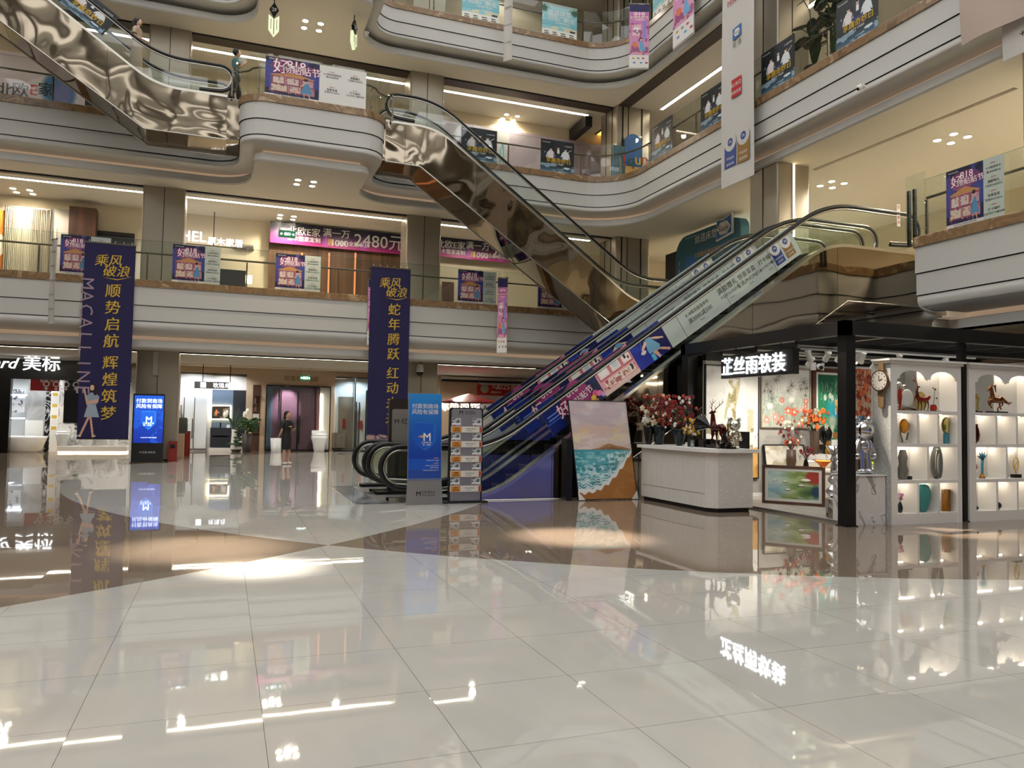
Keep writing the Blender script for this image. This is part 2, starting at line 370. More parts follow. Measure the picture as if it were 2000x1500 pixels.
# ---- painted surfaces: a colour field evaluated on a fine grid, stored as the pigment of the print
class Art:
    def __init__(s, nx, ny, bg='ffffff'):
        s.nx, s.ny = nx, ny; s.a = np.zeros((ny, nx, 3)); s.a[:] = s.c(bg)
        s.x, s.y = np.meshgrid((np.arange(nx)+.5)/nx, (np.arange(ny)+.5)/ny)
        s.rg = np.random.RandomState(3)
    def c(s, h): return np.array([int(h[i:i+2], 16)/255 for i in (0, 2, 4)]) if isinstance(h, str) else np.array(h)
    def put(s, mask, h, al=1.0):
        m = (mask.astype(float)*al)[..., None]; s.a = s.a*(1-m)+s.c(h)*m; return s
    def rect(s, x0, y0, x1, y1, h, al=1): return s.put((s.x >= x0) & (s.x < x1) & (s.y >= y0) & (s.y < y1), h, al)
    def disc(s, cx, cy, rx, ry, h, al=1, soft=0, rot=0):
        dx, dy = s.x-cx, s.y-cy
        if rot: dx, dy = dx*math.cos(rot)+dy*math.sin(rot), -dx*math.sin(rot)+dy*math.cos(rot)
        d = np.sqrt((dx/rx)**2+(dy/ry)**2)
        return s.put(np.clip((1-d)/soft, 0, 1) if soft else d < 1, h, al)
    def line(s, x0, y0, x1, y1, w, h, al=1):
        dx, dy = x1-x0, y1-y0; L = dx*dx+dy*dy+1e-12
        t = np.clip(((s.x-x0)*dx+(s.y-y0)*dy)/L, 0, 1)
        return s.put(np.hypot((s.x-x0-t*dx), (s.y-y0-t*dy)) < w/2, h, al)
    def poly(s, pts, h, al=1):
        m = np.zeros_like(s.x, bool); n = len(pts); j = n-1
        for i in range(n):
            xi, yi = pts[i]; xj, yj = pts[j]
            m ^= ((yi > s.y) != (yj > s.y)) & (s.x < (xj-xi)*(s.y-yi)/(yj-yi+1e-12)+xi); j = i
        return s.put(m, h, al)
    def grad(s, top, bot, y0=0, y1=1):
        t = np.clip((s.y-y0)/(y1-y0), 0, 1)[..., None]; m = (s.y >= y0) & (s.y <= y1)
        s.a = np.where(m[..., None], s.c(bot)*(1-t)+s.c(top)*t, s.a); return s
    def noise(s, kx, ky, seed=0):
        r = np.random.RandomState(seed); g = r.rand(ky+2, kx+2)
        X, Y = s.x*kx, s.y*ky; i, j = X.astype(int), Y.astype(int); fx, fy = X-i, Y-j; fx = fx*fx*(3-2*fx); fy = fy*fy*(3-2*fy)
        return (g[j, i]*(1-fx)+g[j, i+1]*fx)*(1-fy)+(g[j+1, i]*(1-fx)+g[j+1, i+1]*fx)*fy
    def fbm(s, kx, ky, seed=0, o=4):
        t = 0; w = .5; tot = 0
        for k in range(o): t = t+w*s.noise(int(kx*2**k), int(ky*2**k), seed+k); tot += w; w *= .5
        return t/tot
    def mesh(s, name, fr, w, h, d=.002, m='print', x0=0, y0=0):
        nx, ny = s.nx, s.ny
        xs = [x0+w*i/nx for i in range(nx+1)]; ys = [y0+h*j/ny for j in range(ny+1)]
        o, ax, ay = fr(0, 0, d), fr(1, 0, d)-fr(0, 0, d), fr(0, 1, d)-fr(0, 0, d)
        O, AX, AY = np.array(o), np.array(ax), np.array(ay)
        V = (O[None, None]+np.array(xs)[None, :, None]*AX+np.array(ys)[:, None, None]*AY).reshape(-1, 3)
        me = bpy.data.meshes.new(name)
        i, j = np.meshgrid(np.arange(nx), np.arange(ny)); a = (j*(nx+1)+i).ravel()
        Fc = np.stack([a, a+1, a+nx+2, a+nx+1], 1)
        me.vertices.add(len(V)); me.vertices.foreach_set('co', V.ravel())
        me.loops.add(Fc.size); me.loops.foreach_set('vertex_index', Fc.ravel())
        me.polygons.add(len(Fc)); me.polygons.foreach_set('loop_start', np.arange(len(Fc))*4)
        try: me.polygons.foreach_set('loop_total', np.full(len(Fc), 4))
        except Exception: pass
        me.update(calc_edges=True)
        ca = me.color_attributes.new('Col', 'FLOAT_COLOR', 'CORNER')
        lin = np.where(s.a <= .04045, s.a/12.92, ((s.a+.055)/1.055)**2.4).reshape(-1, 3)
        rgba = np.concatenate([lin, np.ones((len(lin), 1))], 1).repeat(4, 0)
        ca.data.foreach_set('color', rgba.ravel().astype(np.float32))
        me.materials.append(MATS[m]); return me
def art_part(art, name, parent, fr, w, h, d=.002, m='print', x0=0, y0=0):
    me = art.mesh(name, fr, w, h, d, m, x0, y0); o = bpy.data.objects.new(name, me); COL.objects.link(o)
    if parent is not None:
        me.transform(wm(parent).inverted()); o.parent = parent
    return o
sm = lambda f, t, k=7: np.clip((f-t)*k+.5, 0, 1)
# ------------------------------------------------------------------ the building
ZT = {2: 5.45, 3: 10.42, 4: 15.42}
DROP = {2: (.21, .55, .46, 2.0), 3: (.21, .47, .44, 1.75), 4: (.2, .42, .41, 1.56)}
SOF = {k: ZT[k]-DROP[k][3] for k in ZT}                          # soffit heights: ceiling of the storey below
def fillet(pts, rad, seg=9):
    out = []; n = len(pts)
    for i, p in enumerate(pts):
        a, c = Vector(pts[i-1]), Vector(pts[(i+1) % n]); p = Vector(p); r = rad[i]
        if r == 0: out.append(tuple(p)); continue
        u, w = (a-p).normalized(), (c-p).normalized(); ang = math.acos(max(-1, min(1, u.dot(w)))); t = r/math.tan(ang/2)
        s0, s1 = p+u*t, p+w*t; cen = p+(u+w).normalized()*(r/math.sin(ang/2))
        a0 = math.atan2(s0.y-cen.y, s0.x-cen.x); a1 = math.atan2(s1.y-cen.y, s1.x-cen.x)
        da = (a1-a0+PI) % (2*PI)-PI
        for k in range(seg+1): an = a0+da*k/seg; out.append((cen.x+r*math.cos(an), cen.y+r*math.sin(an)))
    return out
def offset(path, o):
    """offset a closed path by o towards its right-hand side (the atrium)"""
    n = len(path); res = []
    for i in range(n):
        p = Vector(path[i]); a, c = Vector(path[i-1]), Vector(path[(i+1) % n])
        d0, d1 = (p-a).normalized(), (c-p).normalized()
        n0, n1 = Vector((d0.y, -d0.x)), Vector((d1.y, -d1.x)); m = (n0+n1); m = m.normalized() if m.length > 1e-6 else n0
        res.append(p+m*(o/max(.4, m.dot(n0))))
    return res
def sweep(mb, path, prof, m, smooth=True):
    n = len(path); rings = [[(q.x, q.y, z) for q in offset(path, o)] for o, z in prof]
    v = [p for r in rings for p in r]
    f = [(k*n+i, (k+1)*n+i, (k+1)*n+(i+1) % n, k*n+(i+1) % n) for k in range(len(prof)-1) for i in range(n)]
    mb.add(v, f, m, smooth)
PATH = {}
PATH[2] = fillet([(-16, 25), (13.45, 25), (13.45, 18.6), (15.3, 18.6), (15.3, 12.0), (13.45, 12.0), (13.45, -12), (-16, -12)], [1, 1.6, .25, .1, .1, .05, 1, 1])
BAY = [(-16, 25), (.12, 25), (.12, 22.05), (4.25, 22.05), (4.25, 25), (13.45, 25), (13.45, -12), (-16, -12)]
PATH[3] = fillet(BAY, [1, .75, .75, .75, .75, 1.6, 1, 1]); PATH[4] = PATH[3]
OUT = [(-24, 36), (26, 36), (26, -20), (-24, -20)]
def ring_faces(path, z, m, mb, inset=0):
    inner = [Vector((q.x, q.y, 0)) for q in offset(path, inset)]; outer = [Vector((*p, 0)) for p in OUT]
    tr = tessellate_polygon([outer, inner]); allp = outer+inner
    mb.add([(p.x, p.y, z) for p in allp], [tuple(t) for t in tr], m)
n_trim = 0
for lv in (2, 3, 4):
    z = ZT[lv]; a, b1, b2, dr = DROP[lv]; path = PATH[lv]
    mb = MB(); sweep(mb, path, [(-.3, z), (.03, z), (.035, z-.01), (.035, z-a)], 'marble_brown', False)
    sweep(mb, path, [(.035, z-a), (0, z-a)], 'marble_brown', False)
    n_trim += 1; o = mb.build('trim_%d' % n_trim, kind='structure')
    mb = MB(); g = .022
    sweep(mb, path, [(0, z-a), (0, z-a-b1)], 'fascia_white', False)
    sweep(mb, path, [(0, z-a-b1), (-.03, z-a-b1), (-.03, z-a-b1-g)], 'joint_black', False)
    sweep(mb, path, [(-.03, z-a-b1-g), (-.025, z-a-b1-g), (-.025, z-a-b1-b2)], 'fascia_white', False)
    sweep(mb, path, [(-.025, z-a-b1-b2), (-.05, z-a-b1-b2), (-.05, z-a-b1-b2-g)], 'joint_black', False)
    z0 = z-a-b1-b2-g; z1 = z-dr+.38
    arc = [(-.045-.62*(1-math.cos(t)), z0-.12-(z0-.12-z1)*math.sin(t)) for t in [PI/2*i/8 for i in range(9)]]
    sweep(mb, path, [(-.05, z0), (-.045, z0-.001), (-.045, z0-.12)]+arc[1:], 'fascia_white', True)
    if lv != 4: sweep(mb, path, [(-.665, z1), (-.70, z1), (-.70, z1-.12), (-.46, z1-.13)], 'cove_light', False)
    else: sweep(mb, path, [(-.665, z1), (-.70, z1), (-.70, z1-.12), (-.46, z1-.13)], 'fascia_white', False)
    sweep(mb, path, [(-.46, z1-.13), (-.42, z1-.15), (-.42, z-dr+.04), (-.46, z-dr)], 'fascia_white', False)
    n_trim += 1; mb.build('trim_%d' % n_trim, kind='structure')
    mb = MB(); ring_faces(path, z-dr, 'ceiling_paint', mb, -.46)
    o = mb.build('ceiling_%d' % lv, kind='structure')
    mb = MB(); ring_faces(path, z-.01, 'upper_floor', mb, -.28); mb.build('floor_%d' % lv, kind='structure')
mb = MB(); mb.quad((-24, -20, 0), (26, -20, 0), (26, 36, 0), (-24, 36, 0), 'floor_tile'); mb.build('floor', kind='structure')
# roof edge far above, open over the atrium
mb = MB(); ring_faces(PATH[3], 19.2, 'ceiling_paint', mb); mb.build('ceiling_5', kind='structure')
# skylight: white roof frame over the atrium with glazed bays between the beams
mb = MB()
for x in [-16+2.95*k for k in range(11)]: mb.box(x-.25, x+.25, -12.5, 25.5, 20.6, 21.2, 'fascia_white')
for y in [-12+4.1*k for k in range(10)]: mb.box(-16.5, 14, y-.35, y+.35, 20.4, 21.2, 'fascia_white')
mb.build('ceiling_6', kind='structure')
# outer walls of every storey
WALLY = {1: 34.0, 2: 29.6, 3: 29.3, 4: 29.3}
HT = {1: (0, SOF[2]), 2: (ZT[2]-.01, SOF[3]), 3: (ZT[3]-.01, SOF[4]), 4: (ZT[4]-.01, 19.2)}
for lv in (1, 2, 3, 4):
    z0, z1 = HT[lv]
    MB().quad((-24, WALLY[lv], z0), (26, WALLY[lv], z0), (26, WALLY[lv], z1), (-24, WALLY[lv], z1), 'wall_cream').build('wall_back_storey_%d' % lv, kind='structure')
    MB().quad((22, -20, z0), (22, 36, z0), (22, 36, z1), (22, -20, z1), 'wall_cream').build('wall_right_storey_%d' % lv, kind='structure')
    MB().quad((-20, -20, z0), (-20, 36, z0), (-20, 36, z1), (-20, -20, z1), 'wall_cream').build('wall_left_storey_%d' % lv, kind='structure')
    MB().quad((-24, -16, z0), (26, -16, z0), (26, -16, z1), (-24, -16, z1), 'wall_cream').build('wall_front_storey_%d' % lv, kind='structure')
# columns: one shaft per storey bay
def column(x0, x1, y0, y1, lvs, seams):
    for lv in lvs:
        z0, z1 = HT[lv]; z0 += .0; mb = MB(); c = .06
        poly = fillet([(x0, y1), (x1, y1), (x1, y0), (x0, y0)], [c]*4, 4)
        n = len(poly); v = [(x, y, z0) for x, y in poly]+[(x, y, z1-.002) for x, y in poly]
        mb.add(v, [(i, i+n, (i+1) % n+n, (i+1) % n) for i in range(n)], 'column_metal', True)
        for (sx, sy, dx, dy) in seams:
            mb.box(sx-dx, sx+dx, sy-dy, sy+dy, z0, z1-.003, 'joint_black')
        mb.box(x0-.015, x1+.015, y0-.015, y1+.015, z0, z0+.06, 'joint_black')
        mb.build('column', kind='structure')
for cx in (-10.4, -2.0, 6.45):
    column(cx-.62, cx+.62, 26.4, 27.5, (1, 2, 3, 4), [(cx, 26.395, .009, .01)])
column(14.0, 15.5, 26.2, 27.6, (1, 2, 3, 4), [(14.25, 26.195, .03, .01), (14.5, 26.195, .015, .01), (15.1, 26.195, .03, .01), (13.995, 26.6, .01, .02), (13.995, 27.1, .01, .02)])
for cy in (17.45, 9.4, 1.0):
    column(13.95, 15.05, cy-.6, cy+.6, (1, 2, 3, 4), [(13.945, cy, .01, .01), (14.45, cy-.605, .006, .01)])
column(13.95+.0, 15.05, 17.45-.6, 17.45+.6, (), [])
mb = MB(); z0, z1 = HT[2]
column(15.35, 16.45, 18.1, 19.2, (), [])
# shutter slots and LED strips under every soffit, along the column lines
for lv in (2, 3, 4):
    z = SOF[lv]; mb = MB()
    segs = [(-20, -11.02), (-9.78, -2.62), (-1.38, 5.83), (7.07, 14.0)]
    wsl = {2: .14, 3: .2, 4: .55}[lv]
    for a, b in segs: mb.box(a, b, 26.5, 26.5+wsl, z-.035, z+.01, 'shutter_slot'); mb.box(a, b, 26.47, 26.5, z-.05, z+.01, 'joint_black')
    for a, b in ([(-12, 8.8), (10, 16.8), (18.1, 26.2)] if lv == 4 else [(-12, 8.8)]):
        mb.box(14.05, 14.05+.5, a, b, z-.03, z+.01, 'shutter_slot')
    n_trim += 1; mb.build('trim_%d' % n_trim, kind='structure')
def led(name, x0, x1, y0, y1, z, m, label, power=None):
    t = thing(name, label, 'light', ((x0+x1)/2, (y0+y1)/2, z), 'LED strips under the balconies')
    part(MB().box(x0-.02, x1+.02, y0-.02, y1+.02, z-.018, z-.001, 'steel_satin'), 'housing', t)
    part(MB().box(x0, x1, y0, y1, z-.026, z-.018, m), 'diffuser', t)
WHERE = {2: 'ground', 3: 'second', 4: 'third'}
for lv in (2, 3, 4):
    z = SOF[lv]; y = {2: 26.75, 3: 27.2, 4: 27.5}[lv]
    for k, (a, b) in enumerate([(-19, -11.0), (-9.8, -2.62), (-1.38, 5.83), (7.07, 13.4 if lv != 2 else 11)]):
        led('light_strip', a, b, y, y+.13, z, 'led_strip', 'long white LED strip on the %s floor ceiling, %s' % (WHERE[lv], ['far left end', 'left of the left column', 'between the two grey columns', 'right of the second column'][k]))
for lv in (4,):
    led('light_strip', 15.75, 15.88, 10, 25.9, SOF[4], 'led_strip', 'long white LED strip on the ceiling above the right hand third floor balcony')
# downlight clusters
def cluster(c, lv, label, n=4, d=.33, watts=260, col=(1, .88, .68), rot=0):
    z = SOF[lv]; t = thing('downlight_cluster', label, 'ceiling light', (c[0], c[1], z), 'recessed downlights')
    for k in range(n):
        a = rot+PI/4+k*PI/2; x, y = c[0]+d*math.cos(a), c[1]+d*math.sin(a)
        part(MB().lathe((x, y, z), [(.085, 0), (.10, 0), (.10, -.012), (.085, -.012)], 'white_lacquer', 16).lathe((x, y, z-.016), [(.0001, 0), (.085, 0)], 'lamp_disc', 16), 'lamp', t)
    spot('downlight', (c[0], c[1], z-.05), (c[0], c[1], 0), watts, 150, .4, col, .1)
for (u, v, lv, lab) in [(45, 373, 3, 'four downlights in the second floor ceiling at the far left'), (560, 424, 3, 'four downlights above the exit sign on the second floor'),
                        (596, 357, 3, 'downlights under the projecting round cornered balcony'), (610, 50, 4, 'four downlights between the two hanging pendant lamps'),
                        (996, 229, 4, 'four downlights on the third floor ceiling beside the black speaker'), (1860, 270, 3, 'four bright downlights in the cream ceiling at the upper right'),
                        (1625, 360, 3, 'four downlights beside the lit column'), (1366, 478, 3, 'downlights behind the blue mattress pavilion')]:
    p = P(u, v, Z=SOF[lv]); cluster((p.x, p.y), lv, lab)
# added fill spots without fixtures, to brighten the inside of each storey
for (xs, ys, z, w, c) in [((-11, -6, -1, 4, 9), (27.7,), SOF[3], 62, (1, .92, .8)), ((-9, -3, 3, 9), (27.9,), SOF[4], 38, (1, .93, .84)), ((17.5,), (-2, 4, 10, 16, 22), SOF[3], 520, (1, .93, .76)),
                          ((17.5,), (2, 10, 18, 24), SOF[4], 130, (1, .92, .82)), ((-6, -1, 4, 9), (30.5,), SOF[2], 170, (1, .92, .8)), ((18,), (0, 7, 14, 21), SOF[2], 110, (1, .92, .82)), ((4, 10), (28.2,), 19.1, 60, (1, .93, .84))]:
    for x in xs:
        for y in ys: spot('shop_lamp', (x, y, z-.06), (x, y+.001, 0), w, 160, .3, c, .1)
# ------------------------------------------------------------------ escalators
SL = .70
def fil2(pts, rad, seg=10):
    out = [pts[0]]
    for i in range(1, len(pts)-1):
        a, p, c = Vector(pts[i-1]), Vector(pts[i]), Vector(pts[i+1]); r = rad[i]
        if not r: out.append(tuple(p)); continue
        u, w = (a-p).normalized(), (c-p).normalized(); ang = math.acos(max(-1, min(1, u.dot(w)))); t = r/math.tan(ang/2)
        cen = p+(u+w).normalized()*(r/math.sin(ang/2)); s0, s1 = p+u*t, p+w*t
        a0 = math.atan2(s0.y-cen.y, s0.x-cen.x); a1 = math.atan2(s1.y-cen.y, s1.x-cen.x); da = (a1-a0+PI) % (2*PI)-PI
        out += [(cen.x+r*math.cos(a0+da*k/seg), cen.y+r*math.sin(a0+da*k/seg)) for k in range(seg+1)]
    out.append(pts[-1]); return out
def escalator(label, x0, sg, y0, y1, zL, zU, L, s1, hr=.95, td=1.5, flatbot=1.2, truss='mirror_steel', group='escalators'):
    rise = zU-zL; s2 = s1+rise/SL
    t = thing('escalator', label, 'escalator', (x0, (y0+y1)/2, zL), group)
    T = lambda s, z, y: (x0+sg*s, y, z)
    def line(h, r1=2.4, r2=2.4, a=0, b=0): return fil2([(a, zL+h), (s1, zL+h), (s2, zU+h), (L+b, zU+h)], [0, r1, r2, 0], 12)
    deck = line(.06, 2.0, 2.0, .15, 0)
    # side claddings
    bot = [(.15, max(.0 if zL == 0 else -99, zL-flatbot)), (s1+(.25 if zL else 1.7), zL-flatbot if zL else 0)]
    if zL == 0: bot = [(.7, 0), (s1+1.75, 0)]
    bot += [(s2+td*.35, zU-flatbot-.02), (L, zU-flatbot)]
    for side, y in (('near', y0), ('far', y1)):
        poly = [(s, z) for s, z in deck]+bot[::-1]
        n = frame((x0, y, 0), (sg, 0, 0), (0, 0, 1), (0, -1 if side == 'near' else 1, 0))
        mb = MB(); mb.prism(poly, n, -.02, 0, truss)
        # vertical panel joints
        k = s1+1.2
        while k < L-.5:
            zt = np.interp(k, [p[0] for p in deck], [p[1] for p in deck]); zb = np.interp(k, [p[0] for p in bot], [p[1] for p in bot])
            mb.fbox(n, k-.004, k+.004, zb+.01, zt-.02, 0, .003, 'joint_black'); k += 2.3
        part(mb, 'side_cladding', t)
        # bright bottom edge trim
        part(MB().tube([T(s, z, y) for s, z in bot], .022, 'steel', 6), 'edge_trim', t)
    mb = MB()
    for (sa, za), (sb, zb) in zip(bot[:-1], bot[1:]):
        mb.quad(T(sa, za+.01, y0+.02), T(sb, zb+.01, y0+.02), T(sb, zb+.01, y1-.02), T(sa, za+.01, y1-.02), 'mirror_steel_flat')
    part(mb, 'underside_panel', t)
    # end covers
    for mb in (MB().box(*sorted((x0+sg*.0, x0+sg*1.5)), y0+.1, y1-.1, zL-.03 if zL else 0, zL+.02, 'steel_satin'), MB().box(*sorted((x0+sg*(L-1.2), x0+sg*(L+.6))), y0+.1, y1-.1, zU-.03, zU+.01, 'steel_satin')): part(mb, 'landing_plate', t)
    # steps
    mb = MB(); w = (y0+.26, y1-.26); s = 1.5; z = zL
    mb.box(*sorted((x0+sg*1.5, x0+sg*(s1+.42))), w[0], w[1], zL-.1, zL+.0, 'steel_dark'); s = s1+.42
    nst = int(rise/.2)+1; dz = rise/nst; ds = dz/SL
    for k in range(nst):
        z += dz; mb.box(*sorted((x0+sg*s, x0+sg*(s+ds+.02))), w[0], w[1], z-.24, z, 'step_metal')
        mb.box(*sorted((x0+sg*(s-.004), x0+sg*(s+.03))), w[0], w[0]+.05, z, z+.004, 'step_yellow'); mb.box(*sorted((x0+sg*(s-.004), x0+sg*(s+.03))), w[1]-.05, w[1], z, z+.004, 'step_yellow')
        s += ds
    mb.box(*sorted((x0+sg*s, x0+sg*(L-1.2))), w[0], w[1], zU-.1, zU-.005, 'step_metal')
    part(mb, 'steps', t)
    hl = line(hr, 2.3, 2.6, .37, -.37)
    for side, yy, out in (('near', y0+.1, -1), ('far', y1-.1, 1)):
        # deck and inner skirt
        mb = MB(); dk = deck
        for (sa, za), (sb, zb) in zip(dk[:-1], dk[1:]):
            ya, yb = (y0, y0+.26) if side == 'near' else (y1-.26, y1)
            mb.quad(T(sa, za+.012, ya), T(sb, zb+.012, ya), T(sb, zb+.012, yb), T(sa, za+.012, yb), 'steel')
            yi = yb if side == 'near' else ya
            mb.quad(T(sa, za+.012, yi), T(sb, zb+.012, yi), T(sb, zb-.35, yi), T(sa, za-.35, yi), 'skirt_black')
            yo = y0-.004 if side == 'near' else y1+.004
            mb.quad(T(sa, za+.02, yo), T(sb, zb+.02, yo), T(sb, zb-.05, yo), T(sa, za-.05, yo), 'steel')
        part(mb, 'deck_skirt', t)
        # glass balustrade panels
        lo = line(.08, 2.0, 2.0, .37, -.37)
        xs = [.37]+[v for v in np.arange(1.6, L-1.2, 1.25)]+[L-.37]
        H1 = ([p[0] for p in hl], [p[1]-.05 for p in hl]); H0 = ([p[0] for p in lo], [p[1] for p in lo])
        for a, b in zip(xs[:-1], xs[1:]):
            g = MB(); ss = np.linspace(a+.004, b-.004, 6); fr = lambda s, z: T(s, z, yy)
            v = [T(q, np.interp(q, *H0), yy) for q in ss]+[T(q, np.interp(q, *H1), yy) for q in ss]
            g.add(v, [(i, i+1, i+7, i+6) for i in range(5)], 'glass_rail'); part(g, 'glass_panel', t)
        for c0, sgn in ((.37, -1), (L-.37, 1)):
            zc = (zL if sgn < 0 else zU)+hr-.05-.37; a = [PI/2+PI*k/14 for k in range(15)] if sgn < 0 else [PI/2-PI*k/14 for k in range(15)]
            pts = [(c0+.36*math.cos(q), zc+.37*math.sin(q)) for q in a]
            zz = zL if sgn < 0 else zU; base = [(c0, max(zz+.08, zc-.37))]
            g = MB(); v = [T(c0, zc, yy)]+[T(s_, z_, yy) for s_, z_ in pts]; g.add(v, [(0, i, i+1) for i in range(1, 15)], 'glass_rail'); part(g, 'glass_panel', t)
        # handrail with its bright guide
        def loop(dz, rr):
            c0 = .37; r = .37-rr
            a = [(c0+r*math.cos(PI*1.5-PI*k/12), zL+hr-.37+r*math.sin(PI*1.5-PI*k/12)) for k in range(13)]
            b = [(L-.37+r*math.cos(PI/2-PI*k/12), zU+hr-.37+r*math.sin(PI/2-PI*k/12)) for k in range(13)]
            mid = [(s_, z_-rr) for s_, z_ in hl[1:-1]]
            return [(.9, a[0][1]-.03)]+a+mid+b+[(L-.9, b[-1][1]-.03)]
        part(MB().tube([T(s_, z_, yy) for s_, z_ in loop(0, 0)], .042, 'rubber', 8), 'handrail', t)
        part(MB().tube([T(s_, z_, yy) for s_, z_ in loop(0, .065)], .024, 'steel', 6), 'handrail_guide', t)
    return t
mat('step_metal', '34322f', .4, .7); mat('step_yellow', 'b08a28', .5); mat('skirt_black', '1e1e1e', .25, .5)
GA = dict(zL=0, zU=5.5, L=12.7, s1=2.05, hr=.98, td=1.5)
g1 = escalator('front escalator rising from the ground floor, white and pink poster strip along its side', 2.6, 1, 13.4, 14.85, **GA)
g2 = escalator('rear escalator rising from the ground floor, right behind the poster covered one', 2.6, 1, 15.1, 16.55, **GA)
m1 = escalator('mirror clad escalator descending from the balcony bay to the second floor, middle of the atrium', 15.3, -1, 22.75, 24.2, zL=5.45, zU=10.42, L=11.0, s1=2.3, hr=.95, td=1.5, truss='mirror_dark')
u1 = escalator('mirror clad escalator climbing from the balcony bay out of the upper left corner', -.05, -1, 22.75, 24.2, zL=10.42, zU=15.42, L=11.5, s1=2.0, hr=.93, td=1.5, truss='mirror_dark')
# poster strips on the glass of the ground escalators
EA = (math.cos(math.atan(.69)), math.sin(math.atan(.69)))
def strip_art():
    a = Art(250, 56, '10133a')
    n = a.fbm(6, 3, 5); a.put(n > .52, '1c2566', .6)
    k = .4066                                                           # share of the strip that carries pictures
    X = lambda s: (s+2.9)/3.2
    a.rect(0, 0, .13, 1, '12266e'); a.rect(0, .3, .13, .34, '3b62c0'); a.rect(.02, .5, .11, .53, '6f8fe0'); a.rect(.02, .4, .1, .42, '6f8fe0')
    a.poly([(.13, 0), (.17, 1), (.145, 1), (.105, 0)], '2c2f3a')
    a.disc(.245, .45, .105, .5, '8e2460'); a.disc(.27, .6, .08, .4, 'a13a74'); a.disc(.31, .12, .06, .1, 'b58a4a', 1, 0, .3)
    for c, x, y, r in [('e0508a', .375, .3, .022), ('f0c040', .35, .22, .018), ('e87aa8', .40, .22, .02), ('c8a0d8', .42, .13, .018)]: a.disc(x, y, r, r*4, c)
    # pink arcade house
    a.poly([(.43, 0), (.43, .72), (.70, .98), (.72, 1), (.72, .0)], 'e7a4a6'); a.rect(.43, .0, .72, .12, 'f0cdbd')
    for x0, x1 in ((.45, .53), (.55, .62), (.64, .71)):
        a.rect(x0-.008, .45, x1+.008, .95, 'c25f6c'); a.rect(x0, .5, x1, .9, 'f6ddd6'); a.rect(x0+.012, .56, x1-.012, .84, 'fbf3ee')
    a.disc(.585, .68, .028, .16, 'e9e4e0'); a.disc(.585, .68, .018, .1, 'cfd8e0'); a.rect(.66, .62, .675, .8, '3a2a2a'); a.disc(.69, .62, .008, .05, '402828')
    a.rect(.46, .16, .70, .4, 'f3e2d2'); a.disc(.5, .26, .03, .09, 'd9a48a'); a.disc(.56, .23, .03, .08, 'b5665a'); a.rect(.6, .2, .66, .36, 'd7b49a'); a.disc(.68, .3, .012, .1, '352428'); a.disc(.48, .36, .012, .06, 'c23b4a')
    for i in range(34): r = a.rg.rand(3); a.disc(.43+.28*r[0], .13+.3*r[1], .006, .03, ['b7625c', 'ead0b8', '9a5060', 'f7efe4'][i % 4])
    # night blue and girl in a light blue dress
    a.rect(.72, 0, 1.0, 1, '141a58'); a.poly([(.72, 0), (.72, .9), (.80, .6), (.92, 0)], '1d2f9a'); a.put((a.x > .72) & (a.fbm(9, 3, 8) > .6), '2a49c0', .5)
    a.poly([(.84, .72), (.885, .74), (.93, .35), (.915, .22), (.83, .28)], '77aed0'); a.poly([(.84, .7), (.8, .55), (.79, .5), (.81, .48), (.85, .6)], 'e8c0a8')
    a.poly([(.88, .72), (.93, .62), (.975, .5), (.975, .45), (.92, .56)], 'e8c0a8'); a.disc(.862, .82, .016, .07, 'edc7ae'); a.disc(.858, .87, .02, .06, '201418'); a.disc(.846, .8, .009, .1, '201418')
    a.poly([(.86, .26), (.89, .27), (.9, .02), (.885, 0)], 'dca98e'); a.poly([(.9, .26), (.93, .25), (.985, .08), (.975, .02)], 'dca98e')
    a.rect(.835, .02, .865, .24, '5fb6d0'); a.disc(.80, .42, .02, .06, 'e8d6c8'); a.line(.80, .6, .835, .9, .006, '4a6ab8')
    return a
_SA = strip_art()
